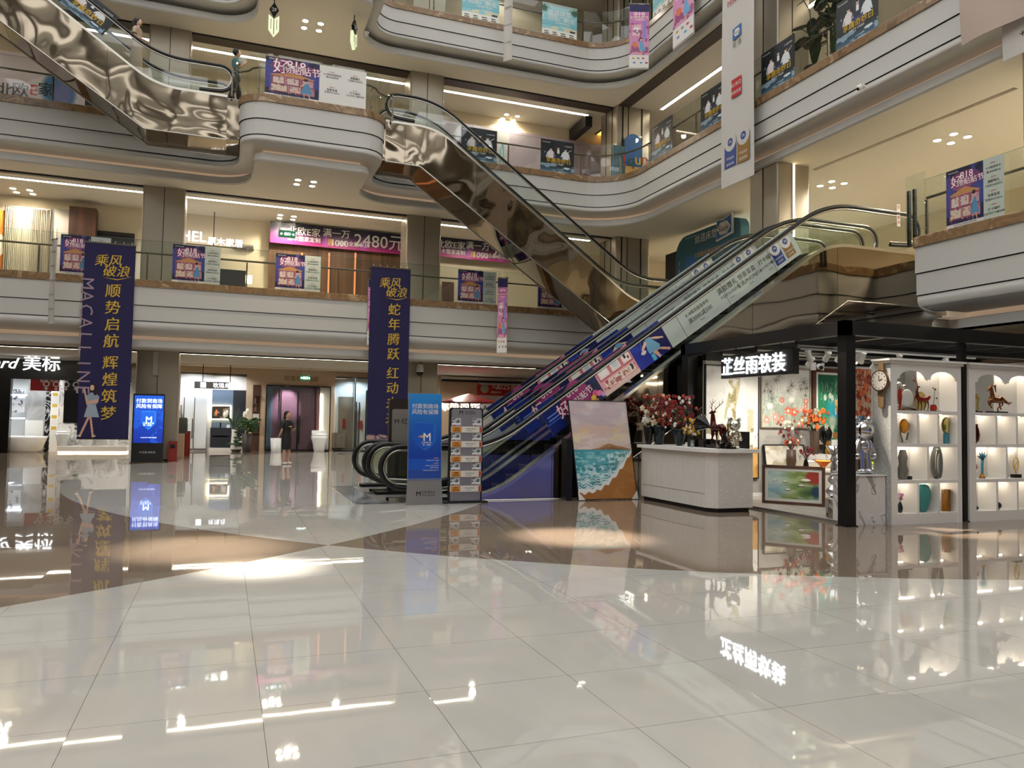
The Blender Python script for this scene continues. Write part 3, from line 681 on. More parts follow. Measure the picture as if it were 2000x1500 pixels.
def strip(esc, y, x0=8.32, z0=2.83, face=-1):
    fr = frame((x0-.0, y, z0), (EA[0], 0, EA[1]), (-EA[1], 0, EA[0]), (0, -1, 0))
    t = MB(); t.fbox(fr, -2.9, .3, .02, .68, -.004, 0, 'paper_grey'); t.fbox(fr, .3, 4.28, .02, .68, -.004, .0, 'poster_mint')
    base = part(t, 'poster_strip', esc)
    me = _SA.mesh('printed_picture', fr, 3.2, .66, .002, 'print_dim', -2.9, .02); o = bpy.data.objects.new('printed_picture', me); COL.objects.link(o)
    me.transform(esc.matrix_basis.inverted()); o.parent = base
    b = MB()
    for (s, m1_, bo, d_) in ((.5, 'ink_plum', .13, .004), (.5, 'ink_cream', .03, .007)):
        b.text('好', fr, -2.45, .32, .30, m1_, bo, d_, rot=.05); b.text('物贴贴节', fr, -2.02, .32, .16, m1_, bo, d_, rot=.12)
        b.text('818', fr, -2.12, .53, .19, m1_, bo, d_, rot=.06)
    b.text('超级品牌团', fr, -2.2, .12, .07, 'ink_pink', 0, .004, rot=.2)
    bl = 'ink_black'
    def block(s, no, big, sub, sb=.085, ss=.052, script=True):
        b.text('— 活动'+no+' —', fr, s, .555, .05, 'ink_red', 0, .002); b.text(big, fr, s, .40, sb, bl, .01, .002); b.text(sub, fr, s, .255, ss, bl, .004, .002)
        if script: b.text('Macalline', fr, s, .15, .035, bl, 0, .002, shear=.4)
    block(.95+.3, '01', '8.18限定超值券包', '满3000减500', .088, .125)
    block(1.55+.6, '02', '满额赠礼', '下定积分兑好礼', .15, .085)
    block(2.75, '03', '惊喜盲盒', '至高iPHONE16', .13, .115)
    block(3.36, '04', '打卡福利', '小红书打卡赢好锅', .12, .068)
    me = b.build('lettering'); me.data.transform(esc.matrix_basis.inverted()); me.parent = base; b = MB()
    # badges
    for s, mm in ((3.68, 'badge_blue'), (4.02, 'badge_brown')):
        b.fbox(fr, s-.14, s+.14, .1, .46, 0, .002, mm); b.prism([(s+.15*math.cos(q), .46+.15*math.sin(q)) for q in [2*PI*i/18 for i in range(18)]], fr, .002, .004, 'paper_white')
        b.prism([(s+.07*math.cos(q), .46+.07*math.sin(q)) for q in [2*PI*i/16 for i in range(16)]], fr, .004, .006, 'badge_blue')
        b.text('M', fr, s, .46, .1, 'paper_white', .02, .008); b.text('环保健康床垫', fr, s, .24, .042, 'paper_white', 0, .004); b.text('品质保障', fr, s, .16, .042, 'paper_white', 0, .004)
    for s in (.72, 2.02, 3.48): b.fbox(fr, s-.004, s+.004, .02, .68, 0, .002, 'steel_dark')
    me = b.build('badges'); me.data.transform(esc.matrix_basis.inverted()); me.parent = base
mat('poster_mint', 'bfc9c2', .3); mat('ink_plum', '8e1f5c', .5); mat('ink_cream', 'f2e4e6', .5); mat('ink_pink', 'd8447e', .5); mat('badge_blue', '1f3f86', .4); mat('badge_brown', '8a6528', .4)
strip(g1, 13.49); strip(g1, 14.74, 8.32); strip(g2, 15.19); strip(g2, 16.44)
# black picture poster on the upper left escalator
def black_art(nx=90, ny=80):
    a = Art(nx, ny, '0f1418'); n = a.fbm(4, 4, 11); a.put((n > .55) & (a.y > .3), '1b242c'); a.grad('131b22', '4a6f88', 0, .26); a.put((a.fbm(5, 14, 4) > .56) & (a.y < .26), 'a8c4d2', .7)
    for cx, top, c in ((.30, .72, 'd8cfd0'), (.52, .78, '1b2028'), (.74, .74, 'd5dadb')):
        a.disc(cx, top, .035, .05, 'd9b79e'); a.disc(cx, top+.03, .035, .035, '1a1412')
        a.poly([(cx-.08, top-.08), (cx-.03, top-.045), (cx+.03, top-.045), (cx+.08, top-.08), (cx+.1, top-.3), (cx-.1, top-.3)], c)
        a.line(cx-.09, top-.12, cx-.13, top-.26, .03, c); a.line(cx+.09, top-.12, cx+.12, top-.26, .03, c)
    a.rect(.485, .6, .555, .72, 'dcdcdc'); a.rect(.38, .42, .66, .5, '1f3560')
    a.disc(.78, .16, .1, .03, 'c9d6dc'); a.disc(.12, .6, .02, .025, '5a8aa8'); a.line(.82, .68, .92, .76, .012, 'e8e8e8')
    return a
_BA = black_art()
def black_print(base, fr, w, h, inv, rot=0):
    me = _BA.mesh('printed_picture', fr, w, h, .003, 'print'); me.transform(inv); o = bpy.data.objects.new('printed_picture', me); COL.objects.link(o); o.parent = base
    b = MB(); b.text('享趣奇妙日', fr, w*.52, h*.37, w*.15, 'gold_bright', .03, .006, rot=-.0); b.text('MACALLINE', fr, w*.16, h*.92, w*.045, 'paper_white', 0, .005); b.text('8.18品质家居', fr, w*.82, h*.86, w*.04, 'paper_white', 0, .005)
    b.text('惊喜不断 好礼相送', fr, w*.5, h*.26, w*.045, 'paper_white', 0, .005)
    o2 = b.build('lettering'); o2.data.transform(inv); o2.parent = base
mat('gold_bright', 'd0a81c', .5)
uf = frame((-6.4, 22.84, 10.42+.12+(6.4-2.05)*SL+.04), (EA[0], 0, -EA[1]), (EA[1], 0, EA[0]), (0, -1, 0))
pb = part(MB().fbox(uf, 0, 3.6, .06, .76, -.004, 0, 'black_plastic'), 'poster_strip', u1)
f1_ = lambda x, y, d=0: uf(x+2.35, y+.06, d)
black_print(pb, f1_, 1.2, .7, u1.matrix_basis.inverted())

pl = P(1757, 440, Y=13.45); wf_ = fY(pl.x, 13.48, pl.z); wp = part(MB().fbox(wf_, -.05, .05, -.02, .5, 0, .004, 'paper_white'), 'warning_plate', g1); b = MB()
for k, ch in enumerate('禁止攀爬'): b.text(ch, wf_, 0, .43-.12*k, .09, 'ink_red', .01, .006)
part(b, 'lettering', wp)
# ------------------------------------------------------------------ kiosk
mat('kiosk_black', '101011', .35); mat('counter_white', 'd9d6cf', .45, nodes=noisy([(.3, 'd6d3cc'), (.7, 'dedbd5')], 3, 3, 0, (1, 8, 1)))
def sparkle(nt, b):
    tc = N(nt, 'ShaderNodeTexCoord'); v = N(nt, 'ShaderNodeTexVoronoi'); v.inputs['Scale'].default_value = 26; nt.links.new(tc.outputs['Object'], v.inputs['Vector'])
    r = ramp(nt, [(0, 'f6f8fa'), (.16, 'eef2f4'), (.2, 'b9b8b3'), (1, 'b2b1ad')]); nt.links.new(v.outputs['Distance'], r.inputs[0]); nt.links.new(r.outputs[0], b.inputs['Base Color'])
    r2 = ramp(nt, [(0, '000000'), (.18, '101010'), (.2, '707070')]); nt.links.new(v.outputs['Distance'], r2.inputs[0]); nt.links.new(r2.outputs[0], b.inputs['Roughness'])
mat('sparkle_panel', rough=.2, nodes=sparkle)
mat('terrazzo', rough=.35, nodes=lambda nt, b: (sparkle(nt, b), [setattr(e, 'color', (*hexc(h), 1)) for n in nt.nodes if n.bl_idname == 'ShaderNodeValToRGB' and len(n.color_ramp.elements) == 4 for e, h in zip(n.color_ramp.elements, ('ffffff', 'fafaf8', 'd8d5ce', 'd4d1ca'))]))
mat('plank_grey', rough=.4, nodes=noisy([(.3, '8d8780'), (.7, 'b3ada5')], 4, 5, .3, (1, .15, 1)))
T = thing('kiosk_frame', 'black steel pergola frame of the art and vase stall', 'pergola', (8.68, 8.97, 0))
for (x, y, w) in ((8.71, 8.98, .088), (11.055, 8.97, .05), (8.66, 13.05, .11), (14.1, 8.99, .1), (14.1, 13.05, .1)):
    part(MB().box(x-w, x+w, y-w, y+w, 0, 2.86, 'kiosk_black').box(x-w-.02, x+w+.02, y-w-.02, y+w+.02, 0, .015, 'kiosk_black'), 'post', T)
for (a, b, c, d) in ((8.54, 14.24, 8.83, 8.98), (8.54, 14.24, 13.03, 13.18), (8.54, 8.68, 8.83, 13.18), (14.1, 14.24, 8.83, 13.18)):
    part(MB().box(a, b, c, d, 2.84, 3.05, 'kiosk_black'), 'roof_beam', T)
for k in range(5): x = 9.5+k*.95; part(MB().box(x, x+.06, 8.98, 13.03, 2.86, 2.98, 'kiosk_black'), 'roof_joist', T)
for k in range(3): y = 10.0+k*1.0; part(MB().box(8.68, 14.1, y, y+.06, 2.75, 2.86, 'kiosk_black').box(8.68, 14.1, y-.012, y-.004, 2.76, 2.79, 'steel_satin'), 'roof_joist', T)
for a in ((8.7, 13.0), ): pass
T = thing('partition_wall', 'pale grey partition wall carrying the paintings of the stall', 'partition wall', (11.2, 12.75, 0))
part(MB().box(8.8, 14.0, 12.7, 12.8, 0.04, 2.72, 'wall_grey'), 'panel', T); part(MB().box(8.8, 14.0, 12.685, 12.7, .04, .12, 'white_lacquer'), 'skirting', T)
part(MB().box(8.8, 14.0, 12.69, 12.82, 2.72, 2.84, 'kiosk_black'), 'top_rail', T)
T = thing('partition_wall', 'partition wall at the far right side of the stall', 'partition wall', (13.95, 11, 0))
part(MB().box(13.92, 14.0, 9.1, 12.68, .04, 2.72, 'wall_grey'), 'panel', T)
o = MB().box(8.84, 13.98, 9.12, 12.68, 0, .038, 'plank_grey').box(8.80, 8.84, 9.12, 12.68, 0, .04, 'steel_satin').build('plank_platform'); tag(o, 'low grey plank floor platform inside the stall', 'floor platform')
# counter
T = thing('display_counter', 'white service counter with speckled end panel, bronze deer standing on it', 'counter', (8.0, 11.9, 0))
cp = [(7.56, 13.05), (7.60, 11.0), (7.74, 10.80), (8.46, 10.80), (8.46, 13.05)]
zf = frame((0, 0, 0), (1, 0, 0), (0, 1, 0), (0, 0, 1))
part(MB().prism([(7.62, 13.0), (7.66, 11.0), (7.78, 10.86), (8.4, 10.86), (8.4, 13.0)], zf, 0, .07, 'joint_black'), 'plinth', T)
b = MB(); b.prism([(7.58, 13.04), (7.62, 11.0), (7.75, 10.82), (8.44, 10.82), (8.44, 13.04)], zf, .07, 1.0, 'counter_white')
b.fbox(frame((7.58, 13.0, 0), (.02, -1, 0), (0, 0, 1), (-1, -.02, 0)), .02, 1.98, .3, .303, .0, .004, 'steel_satin'); part(b, 'body', T)
part(MB().box(7.75, 8.445, 10.808, 10.822, .075, .995, 'terrazzo'), 'speckled_end_panel', T)
part(MB().prism([(7.50, 13.08), (7.54, 10.98), (7.70, 10.74), (8.52, 10.74), (8.52, 13.08)], zf, 1.0, 1.06, 'white_lacquer'), 'counter_top', T)
# lit sign
T = thing('hanging_lightbox_sign', 'black hanging box sign with glowing white characters above the counter', 'sign', (8.6, 10.9, 2.5))
part(MB().box(8.55, 8.68, 9.96, 11.86, 2.31, 2.72, 'kiosk_black'), 'box', T)
b = MB(); b.text('芷丝雨软装', fX(8.55, 10.98, 2.515), 0, 0, .345, 'sign_white', .018, .012, ext=.01); part(b, 'glowing_letters', T)
for y in (10.3, 11.5): part(MB().cyl((8.61, y, 2.72), (8.61, y, 2.85), .012, 'kiosk_black'), 'hanger', T)
# track spotlights
def track(x0, x1, y, z, label, heads):
    T = thing('track_light', label, 'track light', ((x0+x1)/2, y, z), 'track lights in the stall')
    part(MB().box(x0, x1, y-.018, y+.018, z-.03, z, 'white_lacquer'), 'track', T)
    for (x, dx, dy, on) in heads:
        b = MB(); p = Vector((x, y, z-.03)); d = Vector((dx, dy, -1)).normalized(); q = p+Vector((0, 0, -.07))
        b.box(x-.05, x+.05, y-.015, y+.015, z-.06, z-.03, 'white_lacquer'); b.cyl(p, q, .01, 'white_lacquer'); b.cyl(q-d*.07, q+d*.12, .042, 'white_lacquer', .048, 14); hd = part(b, 'lamp_head', T)
        e = MB(); e.cyl(q+d*.115, q+d*.123, .038, 'lamp_disc' if on else 'paper_white', n=14); part(e, 'lens', hd)
        if on: spot('stall_spot', q+d*.14, q+d*2, on, 75, .7, (1, .94, .84), .04)
track(8.8, 10.2, 10.05, 2.75, 'white spotlights on a track just behind the glowing sign', [(8.95, .5, .1, 0), (9.35, .25, 1.1, 42), (9.62, .2, 1.2, 0), (10.0, 0, .9, 42)])
track(9.0, 11.6, 11.05, 2.75, 'white spotlights on a track in front of the paintings', [(9.2, .1, 1.3, 42), (9.9, 0, 1.2, 42), (10.7, .1, 1.2, 48), (11.4, .1, 1.1, 42)])
track(9.6, 12.6, 9.95, 2.75, 'white spotlights on the rear track above the shelf cabinets', [(10.0, .1, .6, 25), (10.8, .1, .6, 0), (11.9, .4, -.5, 25)])
T = thing('security_camera', 'small white camera on the wall above the green painting', 'camera', (11.5, 12.66, 2.7))
part(MB().box(11.36, 11.42, 12.6, 12.7, 2.62, 2.78, 'white_lacquer'), 'bracket', T); part(MB().ball((11.50, 12.6, 2.7), .065, 'white_lacquer').cyl((11.5, 12.58, 2.69), (11.49, 12.52, 2.67), .04, 'black_plastic'), 'lens_body', T); part(MB().cyl((11.6, 12.62, 2.62), (11.6, 12.6, 2.78), .03, 'white_lacquer'), 'antenna', T)
# --- paintings
def painting(label, x0, x1, z0, z1, y, art, frm, fw=.03, dep=.04, mount=None, name='framed_painting', fr=None):
    fr = fr or fY(x0, y, z0); w, h = x1-x0, z1-z0
    T = thing(name, label, 'painting', fr(w/2, 0, 0))
    b = MB()
    for (a, c, e, g) in ((0, w, 0, fw), (0, w, h-fw, h), (0, fw, fw, h-fw), (w-fw, w, fw, h-fw)): b.fbox(fr, a, c, e, g, -dep, .012, frm)
    part(b, 'frame', T); q = fw
    if mount:
        b = MB(); mw = .05; 
        for (a, c, e, g) in ((q, w-q, q, q+mw), (q, w-q, h-q-mw, h-q), (q, q+mw, q+mw, h-q-mw), (w-q-mw, w-q, q+mw, h-q-mw)): b.fbox(fr, a, c, e, g, -dep*.5, .004, mount)
        part(b, 'mount', T); q += mw
    part(MB().fbox(fr, fw*.5, w-fw*.5, fw*.5, h-fw*.5, -dep, -.004, 'paper_white'), 'backing', T)
    art_part(art, 'canvas', T, fr, w-2*q, h-2*q, .0, 'print', q, q); return T
a = Art(100, 150, 'e9e6df'); n = a.fbm(5, 6, 2); a.put((n > .5), 'dedad0', .7); n2 = a.fbm(9, 14, 7)
a.put((np.abs(a.x-.5-.05*np.sin(a.y*9)) < .1) & (n2 > .45), 'b5a978', .8); a.put((np.abs(a.x-.5) < .07) & (n2 > .56), '8c8258', .8); a.put((np.abs(a.x-.85) < .06) & (a.y < .62) & (a.y > .4) & (n2 > .42), 'bdb48a', .7)
a.put((a.y < .30+.2*(a.fbm(4, 2, 9)-.5)) & (a.x > .12), 'd9a356', .95); a.put((a.y < .26) & (n > .52), 'efe4cf', .9); a.put((a.y < .45) & (a.y > .26) & (n2 > .58), '8f8468', .8); a.disc(.28, .32, .1, .025, '4a4540', .9, .4); a.put((a.y < .12) & (n2 > .5), 'c98f3e', .8)
painting('large white and gold abstract canvas behind the bronze deer', 8.76, 10.03, .4, 2.64, 12.66, a, 'black_plastic', .02, .05, name='canvas_painting')
a = Art(150, 150, 'cfccc4'); n = a.fbm(6, 6, 3)
a.put(np.clip((.85-a.y)*3, 0, 1)*sm(n, .48), 'b4b2a6', .8); a.put(np.clip((.55-a.y)*4, 0, 1), 'b3b8a6', .8); a.put(np.clip((.6-a.y)*3, 0, 1)*sm(a.fbm(12, 12, 41), .5), '8a9486', .6); rg = a.rg
def fronds(cx, cy, r, h, k=16, w=.006):
    for i in range(k): an = 2*PI*i/k+rg.rand()*.4; L = r*(.6+.5*rg.rand()); a.line(cx, cy, cx+L*math.cos(an), cy+L*math.sin(an), w, h, .85)
for cx, cy, r in ((.10, .72, .13), (.18, .6, .12), (.05, .6, .1), (.36, .88, .12), (.30, .8, .07), (.88, .78, .12), (.95, .68, .12), (.82, .66, .1), (.62, .72, .1), (.55, .62, .1), (.2, .48, .12), (.92, .55, .12)): fronds(cx, cy, r, ['5e5850', '6f6a60', '4a4641'][int(rg.rand()*3)])
for i in range(170): x, y = rg.rand(), rg.rand()*.5; a.line(x, y, x+.07*(rg.rand()-.5), y+.1+.1*rg.rand(), .006, ['7f9a86', 'a8b69a', '8fb0a8', '56605a'][i % 4], .8)
for cx, cy, r, h in ((.42, .46, .05, 'cf6a58'), (.62, .47, .06, 'e8e4d6'), (.17, .35, .07, 'eeead9'), (.28, .17, .08, 'd98f82'), (.1, .12, .08, 'd88878'), (.55, .28, .09, 'd1583a'), (.68, .26, .09, 'cf5433'), (.42, .14, .06, 'd8694d'), (.83, .3, .05, 'c8a090'), (.93, .45, .06, 'b8654c'), (.92, .36, .05, 'c0705a'), (.85, .12, .08, 'd97a4a')):
    fronds(cx, cy, r, h, 26, .012); a.disc(cx, cy, r*.3, r*.3, 'efe2cc', .8)
painting('square painting of grey palms over pale coral flowers', 10.08, 11.32, 1.41, 2.65, 12.66, a, 'wood_grey', .025, .04)
a = Art(110, 150, '2f8a62'); n = a.fbm(5, 5, 12); a.put(sm(n, .5), '4fb07c', .8); a.put((a.y > .72)*sm(n, .42), '1f5a3e', .9)
a.disc(.62, .5, .42, .22, '35b8c0', .95, .5); a.disc(.75, .45, .25, .14, '2a86c8', .9, .5)
for i in range(120): r = rg.rand(3); x, y = .1+.75*r[0], .6+.32*r[1]; L = .05; a.line(x, y, x+L*(r[2]-.3), y-L, .006, 'd8ead8', .7)
for x, y in ((.25, .66), (.42, .69), (.5, .66)): a.disc(x, y, .05, .045, 'e9f2dc')
a.disc(.62, .46, .03, .06, 'e8e2c8'); a.disc(.5, .3, .22, .12, 'cdd8c0', .9, .5); a.put((a.y < .25) & (a.fbm(8, 8, 20) > .5), 'e9e6cf', .9); a.put((a.y < .15) & (a.fbm(9, 9, 22) > .55), 'd07a3c', .8)
painting('glowing green and turquoise blossom painting in a broad brown frame', 11.38, 12.42, 1.0, 2.68, 12.66, a, 'wood_brown', .09, .05, 'white_lacquer')
a = Art(60, 130, 'c9b294'); n = a.fbm(8, 16, 31); a.put((a.y > .75) & (n > .4), '8a4a34', .9); a.put((a.y > .28) & (n > .5), 'cc5338', .95); a.put((a.y > .28) & (n > .6), 'e0794f', .95); a.put((a.y > .3) & (a.fbm(9, 18, 36) > .62), '7a2f22', .9); a.rect(0, 0, 1, .26, '6d7f86'); a.disc(.3, .14, .33, .2, '4f93b8'); a.disc(.5, .16, .2, .18, '2d5d7e', .8)
painting('tall red blossom painting with a blue jar, right of the black post', 12.44, 13.03, 1.1, 2.78, 12.66, a, 'black_plastic', .03, .05, 'paper_white')
# lotus painting standing on the platform, leaning
sm = lambda f, t, k=7: np.clip((f-t)*k+.5, 0, 1)
a = Art(150, 95, '9db3b0'); n = a.fbm(4, 3, 5); m = a.fbm(3, 10, 9); a.put(sm(m, .5), 'bccabd', .7); a.put(np.clip((a.x-.25)*2.2, 0, 1)*sm(m, .4, 4), '8f9a48', .85); a.put(sm(a.fbm(4, 8, 44), .52)*np.clip((a.x-.2)*3, 0, 1), '5f7436', .7); a.put(np.clip((a.x-.5)*3, 0, 1)*np.clip((.6-a.y)*3, 0, 1)*sm(m, .4, 4), '2a4a34', .9); a.disc(.9, .8, .2, .3, '9a2f28', .95, .4); a.disc(.95, .3, .12, .25, '1f3a56', .9, .4); a.put(np.clip((.45-a.x)*4, 0, 1)*np.clip((.6-a.y)*3, 0, 1)*sm(m, .48), '5f8aa4', .75); a.put(np.clip((.25-a.y)*5, 0, 1)*sm(m, .45), '6f7a38', .7)
for cx, cy, r in ((.75, .68, .1), (.66, .5, .06), (.35, .62, .045), (.14, .64, .035), (.4, .33, .05)):
    a.disc(cx, cy-r*.5, r*1.5, r*.35, '5f5440', .8)
    for k in range(9): an = PI*.1+PI*.8*k/8; a.disc(cx+r*.45*math.cos(an), cy+r*.3*math.sin(an), r*.55, r*.2, 'f2efe8' if k % 2 else 'ddd9d0', 1, 0, an)
lf = frame((9.32, 11.66, .045), (.63, -.776, 0), (0.02, 0.02, 1), (-.776, -.63, 0.02))
painting('water lily painting in a dark frame leaning on the white cabinet', 0, 1.08, 0, .70, 0, a, 'wood_brown', .05, .05, 'paper_grey', fr=lf)
a = Art(50, 80, 'd8d2c4'); n = a.fbm(4, 5, 4); a.put(n > .55, 'c2b79a', .8); a.rect(.3, .05, .42, .5, 'd0a040', .8); a.rect(.15, .1, .3, .3, 'b8512c', .8); a.put((a.y < .5) & (a.fbm(7, 9, 6) > .6), 'dda23c', .8)
lf2 = frame((10.12, 12.47, .045), (1, 0, 0), (0.0, 0.15, 1), None)
painting('pale abstract canvas with a black edge leaning on the stall wall', 0, 1.0, 0, 1.05, 0, a, 'black_plastic', .02, .04, name='canvas_painting', fr=lf2)
# black easel panel beside the counter, behind deer
o = MB().box(8.62, 8.68, 11.2, 11.9, .045, 1.35, 'kiosk_black').build('black_board'); tag(o, 'upright black board standing behind the counter end', 'board')
# white cabinets and shelf behind
T = thing('white_cabinet', 'white low cabinet topped with vases behind the lily painting', 'cabinet', (11.2, 11.9, .04))
part(MB().box(10.12, 12.7, 11.5, 12.38, .04, .60, 'white_lacquer'), 'body', T); part(MB().box(10.08, 12.75, 11.45, 12.4, .60, .63, 'white_lacquer'), 'top', T)
for k in range(4): part(MB().box(10.15+k*.63, 10.75+k*.63, 11.49, 11.5, .08, .57, 'white_lacquer').box(10.2+k*.63, 10.7+k*.63, 11.483, 11.49, .12, .53, 'paper_white'), 'door', T)
T = thing('marble_display_shelf', 'raised marble shelf slab with flower vases, above the white cabinet', 'shelf', (11.2, 12.2, .63))
part(MB().box(10.55, 12.9, 11.85, 12.4, .80, .92, 'marble_white'), 'slab', T); part(MB().box(10.6, 12.8, 12.3, 12.38, .635, .80, 'wall_white'), 'riser', T); part(MB().box(10.6, 12.85, 11.9, 11.93, .785, .80, 'led_strip'), 'light_strip', T)
# sculptural plinth with chrome bear
T = thing('marble_plinth', 'faceted white marble plinth under the chrome bear', 'plinth', (9.15, 9.2, 0))
b = MB(); b.prism([(8.86, 0), (9.48, 0), (9.48, .74), (8.86, .74)], fY(0, 9.42, 0), 0, .42, 'marble_white'); part(b, 'body', T)
part(MB().prism([(9.1, .74), (9.22, .74), (9.30, .45)], fY(0, 8.999, 0), .0, .003, 'marble_grey'), 'inlay', T); part(MB().box(8.84, 9.5, 8.98, 9.44, .735, .75, 'white_lacquer'), 'top', T)
def bear(label, c, s, m='chrome', group=None):
    T = thing('bear_figurine', label, 'figurine', c, group); c = Vector(c); q = lambda x, y, z: c+Vector((x, y, z))*s
    b = MB(); b.lathe(q(0, 0, .36), [(.001, 0), (.09*s, .005*s), (.13*s, .06*s), (.125*s, .16*s), (.10*s, .22*s), (.05*s, .25*s)], m, 20, 1, .8)
    part(b, 'torso', T); part(MB().ball(q(0, -.01, .75), .19*s, m, 20, 12, (1.02, .85, .9)).ball(q(0, -.13, .69), .06*s, m, 12, 8, (1.2, .7, .8)), 'head', T)
    for sx in (-1, 1):
        part(MB().ball(q(sx*.15, .0, .92), .078*s, m, 14, 10, (1, .6, 1)), 'ear', T)
        part(MB().tube([q(sx*.10, 0, .57), q(sx*.16, -.01, .48), q(sx*.19, -.03, .37), q(sx*.19, -.05, .33)], [.05*s, .055*s, .06*s, .05*s], m, 12).ball(q(sx*.19, -.06, .31), .058*s, m), 'arm', T)
        part(MB().tube([q(sx*.07, 0, .42), q(sx*.075, 0, .25), q(sx*.078, 0, .06)], [.075*s, .075*s, .08*s], m, 14).ball(q(sx*.078, -.03, .05), .08*s, m, 14, 8, (1, 1.25, .62)), 'leg', T)
    return T
bear('chrome bear statue standing on the marble plinth beside the black post', (9.26, 9.21, .75), .9)
mat('crystal', 'd9d4c6', .04, 1.0, nodes=dented(.9, 14, .05))
bear('small crystal studded bear figurine on the counter end', (8.16, 10.93, 1.06), .54, 'crystal')
T = thing('chrome_vase', 'stacked bulbous chrome sculpture on a mirrored drum left of the black post', 'sculpture', (9.55, 10.0, .04))
part(MB().lathe((9.0, 9.55, .04), [(.12, 0), (.12, .3), (.115, .31)], 'chrome', 24), 'drum', T)
part(MB().lathe((9.0, 9.55, .35), [(.03, 0), (.06, .02), (.12, .09), (.12, .13), (.06, .2), (.04, .22), (.09, .27), (.09, .31), (.04, .36), (.05, .42), (.05, .52), (.03, .55), (.06, .6), (.03, .66), (.12, .82), (.115, .82)], 'chrome', 24), 'body', T)
# wall clock shaped as a watch
T = thing('wall_clock', 'oversized wristwatch shaped wall clock on the side of the shelf cabinet', 'clock', (9.46, 9.12, 2.1))
wf = fX(9.462, 9.045, 2.19)
def ring(r0, r1, n=28): return [(r0*math.cos(2*PI*i/n), r1*math.sin(2*PI*i/n)) for i in range(n)]
mat('strap_brown', '7a6242', .5); mat('rose_gold', 'b38a6a', .25, 1)
part(MB().prism([(-.06, .12), (.06, .12), (.045, .27), (.0, .29), (-.045, .27)], wf, .0, .02, 'strap_brown').prism([(-.06, -.12), (-.05, -.40), (0, -.43), (.05, -.40), (.06, -.12)], wf, 0, .02, 'strap_brown'), 'strap', T)
part(MB().prism(ring(.165, .165), wf, .02, .05, 'rose_gold'), 'case', T)
b = MB(); b.prism(ring(.145, .145), wf, .05, .052, 'wall_grey'); part(b, 'dial', T)
b = MB()
for k in range(12): an = k*PI/6; b.prism([(math.sin(an)*.12+dx, math.cos(an)*.12+dy) for dx, dy in ((-.006, -.01), (.006, -.01), (.006, .01), (-.006, .01))], wf, .052, .054, 'steel_dark')
b.prism([(-.004, 0), (.004, 0), (.004, .08), (-.004, .08)], wf, .054, .056, 'ink_black').prism([(0, -.004), (.0, .004), (.06, .03), (.062, .022)], wf, .054, .056, 'ink_black'); part(b, 'hands', T)
# --- shelf cabinets
def shelf_cabinet(label, X0, X1, Y0, lay, deep=.34, side='sparkle_panel'):
    T = thing('shelf_cabinet', label, 'shelf cabinet', ((X0+X1)/2, Y0, 0)); Y1 = Y0+deep
    part(MB().box(X0, X0+.12, Y0, Y1, 0, 2.5, 'white_lacquer').box(X0-.006, X0, Y0+.005, Y1, .0, 2.46, side), 'side_panel', T)
    part(MB().box(X1-.09, X1, Y0, Y1, 0, 2.5, 'white_lacquer'), 'side_panel', T)
    xa, xb = X0+.12, X1-.09
    part(MB().box(xa, xb, Y0+.01, Y1, 0, .16, 'white_lacquer'), 'base', T)
    # back panel; the top opening shows a mirror
    part(MB().box(xa, xb, Y1-.015, Y1, .16, 1.74, 'wall_white').box(xa+(xb-xa)*.62, xb, Y1-.015, Y1, 1.74, 2.42, 'wall_white'), 'back_panel', T)
    part(MB().box(X0-.05, X1+.05, Y0-.06, Y1, 2.5, 2.53, 'white_lacquer').box(X0-.025, X1+.025, Y0-.03, Y1, 2.46, 2.5, 'white_lacquer'), 'cornice', T)
    # scalloped arch fascia
    w = xb-xa; prof = [(xa, 2.46), (xa, 2.22)]
    def arch(c, r, n=12, h=.13): return [(c-r*math.cos(PI*k/n), 2.23+h*math.sin(PI*k/n)**.9) for k in range(n+1)]
    prof += arch(xa+w*.25, w*.21)+[(xa+w*.47, 2.25), (xa+w*.5, 2.21), (xa+w*.53, 2.25)]+arch(xa+w*.76, w*.21)+[(xb, 2.22), (xb, 2.46)]
    part(MB().prism(prof[::-1], fY(0, Y0+.0, 0), -.02, .0, 'white_lacquer'), 'arch_fascia', T)
    zs = [(1.69, 1.74), (1.18, 1.23), (.62, .67)]
    for a, c in zs: part(MB().box(xa, xb, Y0, Y1-.015, a, c, 'white_lacquer'), 'shelf_board', T)
    for (fx, a, c) in lay: part(MB().box(xa+w*fx-.02, xa+w*fx+.02, Y0, Y1-.015, a, c, 'white_lacquer'), 'divider', T)
    for (a, c, z) in [(0, .33, 1.69), (.33, .67, 1.69), (.67, 1, 1.69), (0, .5, 1.18), (.5, 1, 1.18), (0, .33, .62), (.33, .67, .62), (.67, 1, .62)]:
        xm = xa+w*(a+c)/2
        part(MB().box(xa+w*a+.05, xa+w*c-.05, Y1-.10, Y1-.085, z-.006, z, 'shelf_led'), 'cabinet_light', T)
    part(MB().box(xa+w*.55, xb-.03, Y1-.12, Y1-.10, 2.44, 2.45, 'shelf_led').box(xa+.03, xa+w*.45, Y1-.12, Y1-.10, 2.44, 2.45, 'shelf_led'), 'cabinet_light', T)
    return T
mat('shelf_led', 'ffffff', .5, emit='fff0dc', es=26)
LAY = [(.335, 1.23, 1.69), (.675, 1.23, 1.69), (.5, .67, 1.18), (.335, .16, .62), (.675, .16, .62)]
shelf_cabinet('white arched shelf cabinet between the two black posts', 9.5, 10.96, 8.9, LAY)
shelf_cabinet('white arched shelf cabinet at the right edge of the picture', 11.15, 12.75, 8.9, LAY, side='white_lacquer')
